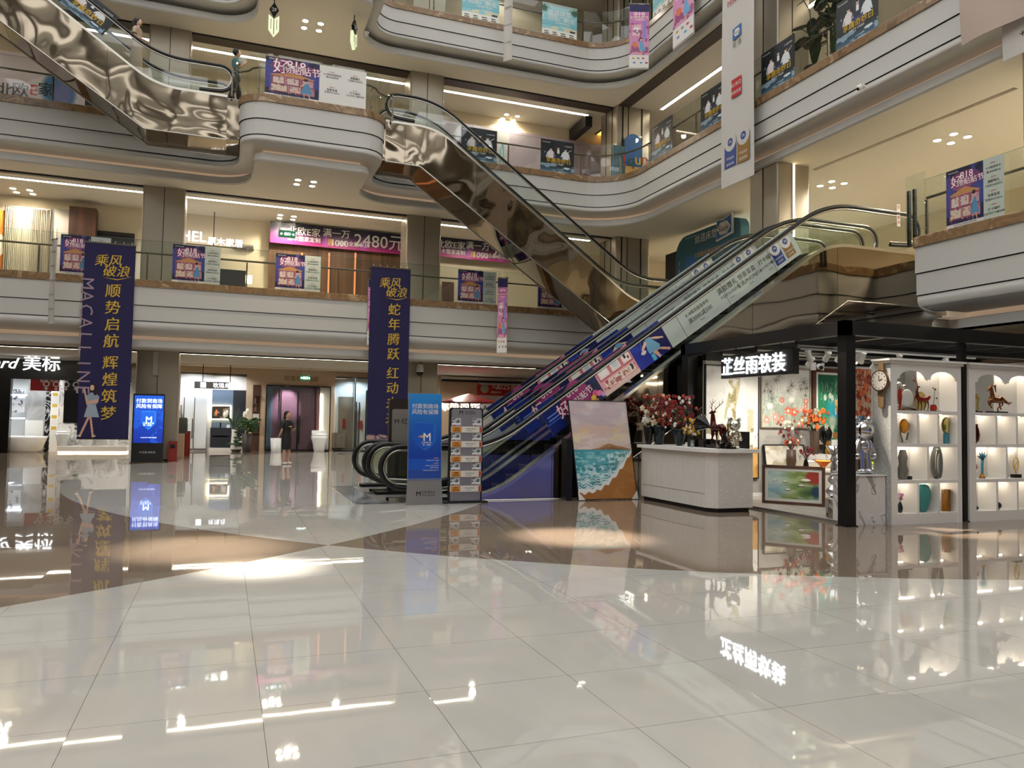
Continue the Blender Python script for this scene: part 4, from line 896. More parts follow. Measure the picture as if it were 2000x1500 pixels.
# --- glassware and ornaments
def cg(name, h, rough=.05, trans=.75, **k): return mat(name, h, rough, 0, trans=trans, ior=1.4, **k)
cg('glass_amber', 'c98a22'); cg('glass_teal', '4fa3a3', .1, .3); cg('glass_smokey', '8f8f8a'); cg('glass_clear', 'dfe4e2', .02, .9); cg('glass_dark', '16262a', .06, .3); cg('glass_green', '7d9a2a'); cg('glass_red', 'b8301c'); cg('glass_orange', 'd9692a'); cg('glass_pink', 'd89ac8'); cg('glass_blue', '4fa8c8'); cg('glass_yellow', 'e6d58a'); cg('glass_brown', '5d4a3e', .1, .3)
mat('bronze_red', '4a1a10', .18, .5); mat('bronze', '7a4a26', .25, .7); mat('black_gloss', '0c0c0d', .08)
def ornament(name, label, cat, base, prof, m, sx=1, sy=1, group=None, n=20, extra=None):
    T = thing(name, label, cat, base, group); part(MB().lathe(base, prof, m, n, sx, sy), 'body', T)
    if extra:
        for nm, mb in extra: part(mb, nm, T)
    return T
V = lambda r, h, neck=.5, bot=.6: [(r*bot, 0), (r*.85, h*.15), (r, h*.45), (r*.9, h*.7), (r*neck, h*.92), (r*(neck+.08), h), (r*neck*.8, h*.99), (r*neck*.7, h*.9)]
def flat_ring(c, rx, rz, t, m, n=20):
    return MB().tube([(c[0]+rx*math.cos(2*PI*k/n), c[1], c[2]+rz*math.sin(2*PI*k/n)) for k in range(n)], t, m, 8, True)
y = 9.06
T = thing('glass_sculpture', 'amber glass disc sculpture in the second row of the left cabinet', 'ornament', (9.76, y, 1.23)); part(MB().ball((9.77, y, 1.50), .10, 'glass_amber', 18, 10, (.95, .3, 1.15)), 'disc', T); part(MB().tube([(9.69, y, 1.5), (9.70, y, 1.36), (9.74, y, 1.25)], .012, 'glass_smokey').tube([(9.85, y, 1.4), (9.82, y, 1.28)], .012, 'glass_smokey').cyl((9.77, y, 1.23), (9.77, y, 1.25), .05, 'glass_clear'), 'stand', T)
T = thing('glass_sculpture', 'pale yellow glass fan on a small blue base, second row', 'ornament', (10.64, y, 1.23)); part(MB().ball((10.66, y, 1.52), .12, 'glass_yellow', 18, 10, (.85, .2, 1.1)).ball((10.6, y-.03, 1.5), .035, 'glass_green', 10, 8, (.6, .5, 1.6)), 'fan', T); part(MB().box(10.63, 10.69, y-.03, y+.03, 1.23, 1.40, 'glass_blue'), 'base', T)
ornament('smoked_glass_vase', 'tall twisted smoked glass vase in the third row, left compartment', 'vase', (9.74, y, .67), [(.05, 0), (.085, .03), (.10, .14), (.07, .24), (.09, .34), (.06, .44), (.045, .46)], 'glass_smokey', 1, .6, extra=[('foot', MB().box(9.84, 9.9, y-.03, y+.03, .67, .72, 'black_plastic'))])
T = thing('glass_sculpture', 'tall looped clear glass sculpture in the third row', 'ornament', (10.38, y, .67)); part(flat_ring((10.40, y, .93), .085, .235, .035, 'glass_smokey'), 'outer_loop', T); part(flat_ring((10.42, y-.03, .90), .045, .2, .022, 'glass_clear'), 'inner_loop', T)
ornament('pink_flower_vase', 'small dark vase with pink blossoms, bottom row of the left cabinet', 'vase', (9.68, y, .16), V(.04, .16), 'glass_dark', extra=[('blossoms', MB().ball((9.69, y, .38), .035, 'glass_pink').ball((9.72, y, .43), .028, 'glass_pink').ball((9.66, y, .44), .022, 'glass_pink')), ('stem', MB().cyl((9.68, y, .3), (9.70, y, .42), .006, 'glass_green'))])
ornament('teal_vase', 'rounded teal glass vase in the bottom row', 'vase', (10.14, y, .16), [(.05, 0), (.08, .06), (.115, .22), (.12, .33), (.09, .41), (.06, .43), (.05, .42)], 'glass_teal')
ornament('amber_vase', 'square amber glass vase in the bottom row', 'vase', (10.68, y, .16), [(.085, 0), (.085, .34), (.078, .345)], 'glass_amber', n=4)
# top row: deer, plate, red bowl
T = thing('glass_deer_figurine', 'red and yellow glass deer figurine on the top shelf', 'figurine', (10.18, y, 1.74))
part(MB().tube([(10.04, y, 2.02), (10.06, y, 1.95), (10.13, y, 1.92), (10.24, y, 1.93), (10.30, y, 1.97)], [.02, .035, .045, .045, .03], 'glass_red', 12).tube([(10.05, y, 1.97), (10.04, y, 2.06), (10.06, y, 2.12), (10.10, y, 2.12)], [.03, .02, .018, .012], 'bronze_red', 10), 'body', T)
for i, (xa, xb) in enumerate(((10.07, 10.05), (10.12, 10.13), (10.22, 10.19), (10.27, 10.27))): part(MB().tube([(xa, y, 1.90), ((xa+xb)/2+.015, y, 1.83), (xb, y, 1.745)], [.014, .007, .006], 'bronze_red', 6), 'leg', T)
part(MB().tube([(10.06, y, 2.12), (10.0, y, 2.2), (9.94, y, 2.24)], .005, 'bronze', 5).tube([(10.07, y, 2.12), (10.04, y, 2.2), (10.0, y, 2.28)], .005, 'bronze', 5).tube([(10.02, y, 2.17), (9.98, y, 2.24)], .004, 'bronze', 5), 'antlers', T)
part(MB().ball((10.17, y+.05, 1.9), .15, 'glass_yellow', 18, 10, (1, .12, 1)), 'glass_fan', T)
ornament('red_glass_bowl', 'small red glass jar with leaf stems on the top shelf', 'vase', (10.34, y, 1.745), V(.055, .1, .7), 'glass_red', extra=[('foot', MB().box(10.22, 10.44, y-.05, y+.05, 1.74, 1.75, 'black_plastic')), ('leaf_stem', MB().tube([(10.34, y, 1.84), (10.36, y, 1.95), (10.37, y, 2.08)], .004, 'bronze', 5).ball((10.38, y, 2.09), .016, 'glass_dark').ball((10.41, y, 1.95), .014, 'glass_dark').ball((10.34, y, 2.11), .012, 'glass_dark'))])
T = thing('glass_plate_ornament', 'frosted white glass plate on a dark branch stand, top shelf', 'ornament', (9.86, y, 1.74)); part(MB().ball((9.86, y+.02, 1.93), .15, 'paper_white', 20, 10, (.9, .15, 1)), 'plate', T); part(MB().tube([(9.72, y-.02, 1.765), (9.82, y-.02, 1.78), (10.0, y-.02, 1.76)], .012, 'bronze', 6).box(9.70, 10.02, y-.05, y+.05, 1.74, 1.752, 'black_plastic'), 'stand', T)
T = thing('metal_wreath_ornament', 'round silver wreath ornament at the left of the top shelf', 'ornament', (9.72, 9.12, 1.74)); part(flat_ring((9.76, 9.14, 1.98), .13, .17, .012, 'chrome'), 'ring', T); part(MB().ball((9.74, 9.13, 2.16), .04, 'crystal').ball((9.85, 9.13, 2.12), .035, 'crystal').ball((9.68, 9.13, 2.1), .03, 'crystal').ball((9.70, 9.12, 1.79), .045, 'crystal'), 'crystal_cluster', T)
ornament('red_glass_vase', 'narrow dark red vase at the left edge of the top shelf', 'vase', (9.665, 9.04, 1.74), [(.012, 0), (.02, .1), (.035, .2), (.03, .3), (.015, .34)], 'glass_red')
# right cabinet
T = thing('horse_figurine', 'galloping bronze horse figurine on a dark base, right cabinet', 'figurine', (11.72, y, 1.74))
hx = 11.72; hb = [(hx-.13, 1.99), (hx-.06, 1.96), (hx+.04, 1.95), (hx+.10, 1.98)]
part(MB().tube([(a, y, z) for a, z in hb], [.045, .055, .05, .05], 'bronze', 12).tube([(hx-.10, y, 2.0), (hx-.11, y, 2.10), (hx-.14, y, 2.17)], [.04, .03, .025], 'bronze', 10).tube([(hx-.13, y, 2.17), (hx-.19, y, 2.12), (hx-.20, y, 2.10)], [.025, .018, .014], 'bronze', 10), 'body', T)
for pts in ([(hx-.12, 1.96), (hx-.2, 1.93), (hx-.17, 1.86)], [(hx-.10, 1.95), (hx-.16, 1.88), (hx-.12, 1.82)], [(hx+.10, 1.96), (hx+.06, 1.87), (hx+.1, 1.8)], [(hx+.11, 1.97), (hx+.14, 1.88), (hx+.02, 1.82), (hx+.03, 1.76)]): part(MB().tube([(a, y, z) for a, z in pts], [.025]+[.011]*(len(pts)-1), 'bronze', 8), 'leg', T)
part(MB().tube([(hx+.14, y, 1.99), (hx+.2, y, 1.93), (hx+.28, y, 1.9), (hx+.36, y, 1.93)], [.014, .028, .022, .004], 'bronze', 8), 'tail', T); part(MB().tube([(hx-.10, y, 2.19), (hx-.04, y, 2.2), (hx-.02, y, 2.08)], [.012, .02, .006], 'bronze', 8), 'mane', T); part(MB().box(hx-.2, hx+.2, y-.05, y+.05, 1.74, 1.765, 'black_gloss'), 'base', T)
ornament('onyx_rock_ornament', 'glowing orange and white stone ornament on the top shelf, right cabinet', 'ornament', (11.40, y, 1.76), [(.06, 0), (.10, .06), (.09, .14), (.11, .2), (.07, .28), (.03, .3)], 'glass_yellow', 1, .6, n=9, extra=[('base', MB().box(11.29, 11.52, y-.05, y+.05, 1.74, 1.762, 'black_gloss')), ('orange_top', MB().ball((11.39, y, 2.0), .05, 'glass_orange'))])
ornament('red_urn', 'dark red urn in the second row, right cabinet', 'vase', (11.36, y, 1.23), V(.10, .32, .7, .4), 'bronze_red')
T = thing('tall_figurine', 'slim dark standing figurine in the second row, right cabinet', 'figurine', (11.80, y, 1.23)); part(MB().tube([(11.80, y, 1.36), (11.80, y, 1.46), (11.80, y, 1.52)], [.03, .035, .02], 'glass_smokey', 10).ball((11.80, y, 1.55), .022, 'glass_smokey'), 'torso', T); part(MB().cyl((11.79, y, 1.23), (11.79, y, 1.38), .008, 'steel').cyl((11.82, y, 1.23), (11.82, y, 1.38), .008, 'steel'), 'legs', T)
ornament('potted_succulent', 'little plant in a black cube pot, second row of the right cabinet', 'plant', (12.30, y, 1.23), [(.06, 0), (.06, .1), (.055, .1)], 'black_plastic', n=4, extra=[('leaves', MB().ball((12.28, y, 1.36), .03, 'glass_green', 8, 6, (1.4, .6, .7)).ball((12.32, y, 1.38), .03, 'glass_green', 8, 6, (.6, .6, 1)))])
T = thing('blue_glass_sculpture', 'blue glass flower sculpture with amber foot, third row', 'ornament', (11.56, y, .67))
part(MB().cyl((11.56, y, .67), (11.56, y, .75), .05, 'glass_amber', .02), 'foot', T); part(MB().tube([(11.56, y, .74), (11.56, y, .9), (11.57, y, 1.0)], [.018, .02, .025], 'glass_blue', 8), 'stem', T)
for an in (-1.1, -.6, -.1, .4, .9): part(MB().tube([(11.57, y, .98), (11.57+.07*math.sin(an), y, .98+.07*math.cos(an)), (11.57+.13*math.sin(an), y, .98+.13*math.cos(an))], [.02, .018, .003], 'glass_blue', 6), 'petal', T)
ornament('pink_glass_ornament', 'pink glass blossom ornament in the third row', 'ornament', (11.36, y, .67), V(.04, .12), 'glass_clear', extra=[('blossom', MB().ball((11.37, y, .86), .06, 'glass_pink').ball((11.32, y, .82), .04, 'glass_pink')), ('crystal_top', flat_ring((11.34, y, 1.0), .035, .045, .01, 'chrome'))])
T = thing('metal_tree_ornament', 'silver balls on thin stems, third row right cabinet', 'ornament', (12.04, y, .67)); part(MB().ball((12.0, y, .71), .035, 'chrome').ball((12.08, y, .71), .03, 'chrome').ball((12.13, y, .70), .028, 'chrome'), 'balls', T); part(MB().cyl((12.08, y, .72), (12.08, y, 1.02), .005, 'chrome').ball((12.08, y, 1.03), .015, 'chrome').cyl((12.0, y, .73), (12.0, y, .86), .005, 'chrome'), 'stems', T)
T = thing('gold_loop_sculpture', 'golden loop sculpture on a black block, third row', 'ornament', (12.36, y, .67)); part(flat_ring((12.36, y, .90), .06, .11, .008, 'gold').tube([(12.36, y, .72), (12.33, y, .86), (12.40, y, .95)], .007, 'gold', 6), 'loop', T); part(MB().box(12.28, 12.44, y-.04, y+.04, .67, .73, 'black_gloss'), 'base', T)
T = thing('black_gourd_ornament', 'black curled ornament in the bottom row, right cabinet', 'ornament', (11.38, y, .16)); part(MB().tube([(11.30, y, .32), (11.33, y, .24), (11.38, y, .2), (11.44, y, .19)], [.02, .035, .045, .03], 'black_gloss', 10), 'body', T)
T = thing('brass_snail_ornament', 'black and brass animal ornament in the bottom row', 'ornament', (11.88, y, .16)); part(MB().ball((11.9, y, .22), .07, 'black_gloss', 12, 8, (1.2, .7, .85)), 'body', T); part(MB().ball((11.82, y, .21), .05, 'bronze'), 'head', T)
ornament('pink_flower_vase', 'clear vase with pink flowers in the bottom row, right cabinet', 'vase', (12.28, y, .16), V(.045, .2), 'glass_clear', extra=[('blossoms', MB().ball((12.28, y, .44), .04, 'glass_pink').ball((12.33, y, .48), .03, 'glass_pink').ball((12.24, y, .49), .028, 'glass_pink')), ('stem', MB().cyl((12.28, y, .3), (12.28, y, .45), .005, 'glass_green'))])
# seat every ornament in the middle of its own compartment
_SH_ = {'horse': .24, 'gold_': .03, 'potte': -.02}
for o in [o for o in COL.objects if o.parent is None and o.get('category') and abs(o.location.y-9.06) < .09 and 9.6 < o.location.x < 12.6]:
    if o['category'] in ('ornament', 'vase', 'figurine', 'plant'):
        o.location.x += (.12 if 'square amber' in o['label'] else .21 if 'looped' in o['label'] or 'red glass jar' in o['label'] else .16) if o.location.x < 10.97 else _SH_.get(o.name[:5], .05)
# --- flowers
FL = {'petal_red': '8c1f18', 'petal_coral': 'b04a30', 'petal_cream': 'e6d6b8', 'petal_white': 'e2dfd6', 'petal_yellow': 'd9a62c', 'petal_orange': 'd9661c', 'petal_dark': '6a1f2a', 'leaf_green': '4a5a30', 'leaf_pale': '9aa48a', 'twig': '4a3526', 'straw': 'c79a5a'}
for k, h in FL.items(): mat(k, h, .7)
def bouquet(name, label, base, vprof, vm, spread, zlo, zhi, cols, n, r=.03, leaves='leaf_green', lean=(0, 0), twig='twig', seed=1, shape='ball'):
    rg = random.Random(seed); T = thing(name, label, 'flower vase', base); B = Vector(base); part(MB().lathe(base, vprof, vm, 20), 'vase', T)
    ht = max(p[1] for p in vprof); st = MB(); bl = {}; lf = MB(); top = B+Vector((0, 0, ht*.9))
    for i in range(n):
        an = rg.uniform(0, 2*PI); q = rg.random()**.6; zz = rg.uniform(zlo, zhi); tip = B+Vector((lean[0]+spread*q*math.cos(an), lean[1]+spread*.6*q*math.sin(an), zz))
        if i % 2 == 0: st.tube([top, top.lerp(tip, .5)+Vector((0, 0, .03)), tip], [.006, .004, .003], twig, 4)
        m = cols[i % len(cols)]; b = bl.setdefault(m, MB()); rr = r*rg.uniform(.7, 1.3)
        if shape == 'ball':
            b.ball(tip, rr*.6, m, 6, 4)
            for k in range(5): a2 = 2*PI*k/5+an; b.ball(tip+Vector((rr*.75*math.cos(a2), -rr*.3, rr*.75*math.sin(a2))), rr*.55, m, 5, 4, (1, .6, 1))
        elif shape == 'berry':
            for k in range(4): b.ball(tip+Vector((rg.uniform(-rr, rr), rg.uniform(-rr, rr), rg.uniform(-rr, rr))), rr*.45, m, 5, 4)
        else:
            b.tube([tip-Vector((0, 0, rr*2)), tip, tip+Vector((rg.uniform(-.02, .02), 0, rr*2.5))], [rr*.3, rr*.5, .002], m, 5)
        if leaves and i % 3 == 0: p = top.lerp(tip, rg.uniform(.3, .9)); lf.ball(p, rr, leaves, 5, 4, (1.2, .25, .5))
    part(st, 'stems', T)
    for m, b in bl.items(): part(b, 'blossoms', T)
    if leaves: part(lf, 'leaves', T)
    return T
VD = [(.06, 0), (.08, .02), (.13, .3), (.15, .36), (.14, .37), (.12, .3)]
bouquet('flower_vase', 'tall dark glass vase of red and cream blossoms on the counter, beside the sea painting', (7.85, 12.85, 1.06), [(.06, 0), (.08, .02), (.13, .34), (.13, .38), (.11, .37)], 'glass_dark', .34, .45, .95, ['petal_red', 'petal_coral', 'petal_cream', 'petal_dark', 'petal_red'], 110, .028, seed=2)
bouquet('flower_vase', 'teal ribbed glass vase of red and white blossoms, middle of the flower group', (7.95, 12.3, 1.06), [(.05, 0), (.06, .02), (.14, .27), (.15, .31), (.135, .31)], 'glass_dark', .36, .34, .92, ['petal_red', 'petal_coral', 'petal_white', 'petal_red', 'petal_dark', 'petal_dark'], 130, .027, seed=5)
bouquet('flower_vase', 'small vase with yellow and orange sprigs beside the gramophone', (8.0, 11.95, 1.06), V(.05, .14, .6), 'glass_clear', .2, .22, .5, ['petal_yellow', 'petal_yellow', 'petal_cream'], 36, .024, seed=8)
bouquet('flower_vase', 'dark vase with cream peonies at the left end of the counter', (7.68, 12.95, 1.06), [(.05, 0), (.1, .3), (.11, .36), (.09, .36)], 'black_gloss', .2, .4, .72, ['petal_cream', 'petal_white', 'petal_dark'], 18, .05, seed=11)
o = MB().box(7.95, 8.15, 11.9, 12.14, 1.06, 1.10, 'paper_white').box(7.96, 8.14, 11.92, 12.12, 1.10, 1.13, 'paper_grey').build('brochure_stack'); tag(o, 'pale stack of brochures on the counter behind the vases', 'brochures')
bouquet('flower_vase', 'brown ribbed vase of orange lilies over pale leaves before the palm painting', (10.93, 12.1, .92), [(.08, 0), (.085, .02), (.09, .44), (.085, .45)], 'glass_brown', .3, .52, .86, ['petal_orange', 'petal_orange', 'leaf_pale', 'petal_coral'], 60, .04, 'leaf_pale', seed=14)
bouquet('flower_vase', 'green glass vase of dried pampas and straw stems before the green painting', (11.62, 12.0, .92), [(.07, 0), (.09, .4), (.10, .42), (.09, .42)], 'glass_green', .28, .5, 1.05, ['straw', 'petal_cream', 'straw', 'petal_orange'], 50, .035, None, twig='straw', seed=17, shape='spike')
bouquet('flower_vase', 'brown vase of wilted pink orchids on the low cabinet', (10.27, 12.0, .63), [(.07, 0), (.10, .15), (.085, .38), (.08, .38)], 'glass_brown', .3, .45, .95, ['petal_coral', 'petal_cream', 'petal_dark'], 44, .026, None, seed=20)
bouquet('bonsai_figurine', 'small dark ornament with crimson blossom twig on the low cabinet', (10.36, 11.7, .63), [(.06, 0), (.06, .03), (.04, .16), (.03, .2)], 'black_gloss', .16, .26, .44, ['petal_dark', 'petal_red'], 22, .022, None, seed=23)
ornament('orange_glass_bowl', 'flared orange glass bowl on the low cabinet', 'bowl', (10.75, 11.68, .63), [(.04, 0), (.03, .04), (.10, .12), (.2, .2), (.19, .2)], 'glass_orange')
ornament('round_black_vase', 'round glossy black vase between the orange lilies and the green vase', 'vase', (11.28, 12.2, .92), [(.05, 0), (.04, .2), (.12, .3), (.14, .42), (.1, .52), (.04, .56)], 'black_gloss')
ornament('amber_bottle_ornament', 'small amber ornament on the marble shelf', 'ornament', (11.12, 11.95, .92), [(.05, 0), (.06, .08), (.03, .14), (.045, .2), (.01, .27)], 'glass_amber')
T = thing('red_fish_ornament', 'red and orange curled glass ornament on the marble shelf', 'ornament', (11.34, 11.93, .92)); part(MB().tube([(11.24, 11.93, .97), (11.31, 11.93, 1.04), (11.39, 11.93, .97), (11.47, 11.93, 1.0)], [.03, .05, .04, .02], 'glass_orange', 10).ball((11.34, 11.93, .96), .05, 'glass_red', 10, 8, (1.6, .8, .6)), 'body', T)
o = MB().box(11.4, 11.56, 12.15, 12.2, .92, 1.2, 'marble_white').build('white_photo_panel'); tag(o, 'small white upright card on the marble shelf', 'card')
ornament('green_vase', 'dark green vase right of the black corner post', 'vase', (12.35, 12.1, .92), [(.07, 0), (.08, .36), (.07, .4), (.06, .4)], 'glass_dark')
ornament('yellow_glass_bowl', 'yellow and green glass bowl behind the chrome bear', 'bowl', (12.2, 11.7, .63), [(.05, 0), (.12, .06), (.24, .2), (.23, .2)], 'glass_green')
# gramophone, deer, twisted ornament, black boxes on the counter
T = thing('gramophone', 'black gramophone with a raised horn on the counter', 'gramophone', (8.05, 11.55, 1.06))
part(MB().box(7.92, 8.2, 11.4, 11.72, 1.06, 1.2, 'black_gloss'), 'case', T); part(MB().tube([(8.06, 11.45, 1.2), (8.06, 11.38, 1.3), (8.05, 11.42, 1.4), (8.03, 11.52, 1.45)], [.015, .018, .025, .035], 'black_gloss', 10), 'horn_neck', T)
part(MB().cyl((8.03, 11.50, 1.44), (7.98, 11.68, 1.50), .04, 'black_gloss', .16, 20, False), 'horn', T); part(MB().cyl((8.06, 11.55, 1.2), (8.06, 11.55, 1.21), .11, 'rubber', n=24), 'turntable', T)
o = MB().box(7.85, 8.0, 11.74, 11.88, 1.06, 1.2, 'black_plastic').build('black_box'); tag(o, 'small black box beside the gramophone', 'box')
T = thing('drinking_glass', 'clear tumbler standing between black box and gramophone', 'glass', (7.78, 11.62, 1.06)); part(MB().lathe((7.78, 11.62, 1.06), [(.035, 0), (.04, .12), (.037, .12), (.032, .01)], 'glass_clear', 14), 'tumbler', T)
o = MB().box(7.9, 8.12, 10.98, 11.38, 1.06, 1.12, 'black_plastic').box(7.95, 8.1, 11.05, 11.33, 1.12, 1.15, 'black_gloss').build('black_display_base'); tag(o, 'low black stand under the bronze deer', 'display base')
T = thing('deer_statue', 'glossy red brown deer statue with tall antlers on the counter', 'statue', (8.0, 11.18, 1.15)); dx = 8.0
P2 = lambda y_, z_: (dx, y_, z_)
part(MB().tube([P2(11.03, 1.36), P2(11.08, 1.385), P2(11.17, 1.375), P2(11.25, 1.37), P2(11.29, 1.4), P2(11.30, 1.48), P2(11.305, 1.56), P2(11.31, 1.60)], [.035, .055, .05, .058, .05, .038, .03, .024], 'bronze_red', 12).tube([P2(11.30, 1.60), P2(11.33, 1.61), P2(11.385, 1.59)], [.028, .024, .011], 'bronze_red', 10).ball(P2(11.005, 1.37), .018, 'bronze_red', 8, 6, (1, 1, 1.6)), 'body', T)
for yy, sx_, k in ((11.07, -.03, 1), (11.03, .03, 1), (11.27, -.03, 0), (11.25, .03, 0)):
    part(MB().tube([(dx+sx_, yy, 1.35), (dx+sx_, yy-(.012 if k else -.004), 1.27), (dx+sx_, yy-(.035 if k else 0), 1.235), (dx+sx_, yy-(.02 if k else 0), 1.155)], [.034 if k else .026, .018, .011, .009], 'bronze_red', 8), 'leg', T)
for sx_ in (-1, 1):
    part(MB().tube([(dx+sx_*.012, 11.30, 1.62), (dx+sx_*.05, 11.27, 1.68), (dx+sx_*.08, 11.20, 1.74), (dx+sx_*.07, 11.13, 1.78)], [.007, .006, .005, .002], 'bronze', 6).tube([(dx+sx_*.03, 11.285, 1.65), (dx+sx_*.05, 11.32, 1.71)], [.005, .002], 'bronze', 5).tube([(dx+sx_*.065, 11.24, 1.71), (dx+sx_*.08, 11.26, 1.78)], [.005, .002], 'bronze', 5).tube([(dx+sx_*.078, 11.19, 1.745), (dx+sx_*.09, 11.19, 1.81)], [.004, .002], 'bronze', 5), 'antler', T)
    part(MB().ball((dx+sx_*.03, 11.295, 1.615), .014, 'bronze_red', 8, 6, (1.6, .6, 1)), 'ear', T)
_deer = T; _deer.scale = (1.18, 1.18, 1.16)
T = thing('driftwood_ornament', 'twisted metallic branch ornament between deer and crystal bear', 'ornament', (8.0, 10.93, 1.06))
tw = [(8.02+.03*math.sin(k*1.3), 10.93+.045*math.cos(k*1.1), 1.10+k*.045) for k in range(12)]
part(MB().tube(tw, [.03, .028, .026, .02, .024, .02, .018, .014, .014, .01, .008, .004], 'steel_dark', 8).tube([tw[3], (8.05, 10.85, 1.27), (8.06, 10.82, 1.32)], [.02, .014, .006], 'bronze', 6), 'branch', T); part(MB().box(7.92, 8.12, 10.84, 11.02, 1.06, 1.1, 'black_gloss'), 'base', T)
T = thing('curled_ornament', 'small curled smoky ornament next to the twisted branch', 'ornament', (7.95, 11.03, 1.06)); part(MB().tube([(7.86, 10.97, 1.075), (7.86, 11.0, 1.1), (7.86, 11.03, 1.17), (7.86, 11.0, 1.22), (7.86, 10.97, 1.2)], [.025, .024, .016, .012, .006], 'steel_dark', 8), 'body', T)
# large sea painting leaning at the counter
a = Art(150, 230, 'cfc3c4'); n = a.fbm(3, 9, 2); m = a.fbm(4, 16, 6)
a.grad('c9bfc4', 'd6c3b4', .5, 1); sm = lambda f, t, k=7: np.clip((f-t)*k+.5, 0, 1)
a.put((a.y > .5)*sm(m, .5), 'ddcdc8', .8); a.put(np.exp(-((a.y-.71)/.05)**2)*sm(m, .45), 'dcb97c', .85); a.put((a.y > .74)*sm(n, .52), 'b7a5ae', .7); a.put(np.exp(-((a.y-.61)/.06)**2)*sm(n, .48), 'e2d3a6', .75); a.put((a.y > .5)*sm(a.fbm(5, 22, 40), .56), 'cbb2b0', .7)
hill = .505+.055*np.exp(-((a.x-.62)/.16)**2)+.02*np.exp(-((a.x-.85)/.1)**2); a.put((a.y > .49) & (a.y < hill) & (a.x > .3), 'a8794a', .95); a.put((a.y > .49) & (a.y < hill-.02) & (a.fbm(12, 12, 3) > .5), '7d5a3a', .8)
a.grad('3f8f9f', '2c7f93', .1, .5); a.put((a.y < .49)*np.clip((a.fbm(5, 30, 8)-.45)*6, 0, 1), '5fb0b8', .8); a.put((a.y < .47) & (a.fbm(12, 60, 12) > .6), 'a9d6d6', .7)
sh = .07+.42*np.clip((a.x-.12)/.88, 0, 1)**1.9+.012*np.sin(a.x*44)+.02*(a.fbm(14, 14, 14)-.5)
a.put((a.y < sh), 'a06a34', 1); a.put((a.y < .1), 'a06a34', 1); a.put((a.y < sh) & (n > .55), 'b27a3e', .6)
d = a.y-sh; a.put((d > -.012) & (d < .03), 'e6e8e4', .95); a.put((d > .03) & (d < .17) & (a.y < .49) & (np.sin(d*230+7*a.fbm(10, 10, 30)) > .55-d*1.5+.6*(d > .12)), 'e2eae8', .92); a.put((d > .03) & (d < .26) & (a.y < .48) & (a.fbm(22, 40, 21) > .55), 'd6e4e4', .75); a.put((d > .06) & (d < .14) & (a.y < .46) & (a.fbm(6, 20, 33) > .56), '2f6f6a', .6); a.put((a.y > .075) & (a.y < .1) & (a.x < .3), 'e6e8e4', .95)
sf = frame((6.24, 13.02, .01), (1, .02, 0), (-.075, .13, 1), None)
T = painting('tall seaside painting with surf and sand leaning beside the counter', 0, 1.27, 0, 1.9, 0, a, 'black_plastic', .012, .03, name='canvas_painting', fr=sf)
for x0, x1 in ((0, .14), (1.27, 1.13)):
    b = MB(); b.prism([(x0, 0), (x1, 0), (x0, .16)] if x0 < x1 else [(x0, 0), (x0, .16), (x1, 0)], sf, .013, .02, 'paper_white'); part(b, 'corner_protector', T)
b = MB(); b.box(6.02, 6.14, 13.1, 13.34, 0, 1.15, 'kiosk_black'); o = b.build('black_board'); tag(o, 'black board standing on edge between escalator and sea painting', 'board')
# ------------------------------------------------------------------ back row of shops, ground floor
YW = 33.9
def R(u, v, Y): return P(u, v, Y=Y)
def onwall(u0, v0, u1, v1, Y): a, b = P(u0, v0, Y=Y), P(u1, v1, Y=Y); return a.x, b.x, b.z, a.z
mat('shop_blue', '5d6f86', .6); mat('shop_white', 'e2e3e2', .5, emit='e8eef4', es=.0); mat('purple_door', '6d4f5c', .35); mat('wall_beige', 'c2ab90', .7); mat('dark_navy', '23262d', .5); mat('plant_green', '2e4a26', .6); mat('pot_dark', '2a211b', .5); mat('terracotta_red', '8a2a20', .5)
mat('door_white', 'd5dade', .3); mat('curtain_sheer', rough=.8, nodes=noisy([(.35, 'a89d88'), (.6, 'd0c7b4')], 30, 2, 0, (1, 1, .01))); mat('orange_panel', 'c9772a', .6); mat('screen_black', '0b0b0c', .15)
# shop 1: bathroom ware, far left
T = thing('shop_portal', 'black shop front with glowing white sign, far left of the ground floor', 'shop front', (-8.2, 31.6, 0))
x0, x1, z0, z1 = onwall(-160, 693, 252, 729, 31.6)
part(MB().box(-14, -3.3, 31.6, 31.9, 2.63, 3.33, 'screen_black'), 'sign_band', T)
a = onwall(-2, 700, 15, 880, 31.6); part(MB().box(-14, a[1], 31.6, 31.9, 0, 2.63, 'screen_black'), 'pilaster', T)
b = MB(); f = fY(0, 31.6, 0); c = R(81, 710, 31.6); b.text('美标', f, c.x, c.z, .60, 'sign_soft', .02, .03, ext=.03); c = R(38, 709, 31.6); b.text('Standard', f, c.x, c.z, .55, 'sign_soft', .02, .03, 'R', ext=.03, shear=.35); part(b, 'glowing_letters', T)
T = thing('shop_interior', 'bright white bathroom showroom behind the black shop front', 'showroom', (-6, 33, 0))
part(MB().box(-14, -3.3, YW-.12, YW-.02, 0, 3.3, 'shop_white'), 'rear_wall', T)
def sx(u, Y=33): return P(u, 850, Y=Y).x
part(MB().box(sx(50), sx(86), 33.1, 33.2, .0, 2.6, 'marble_grey').box(sx(86), sx(100), 33.05, 33.2, 0, 2.6, 'marble_dark').box(sx(48), sx(84), 33.0, 33.1, 0, 1.15, 'wall_white'), 'stone_panel', T)
part(MB().box(sx(100), sx(113), 32.9, 33.2, 0, 2.9, 'wall_white').box(sx(113), sx(252), 32.9, 33.3, .0, 3.2, 'marble_white'), 'marble_wall', T)
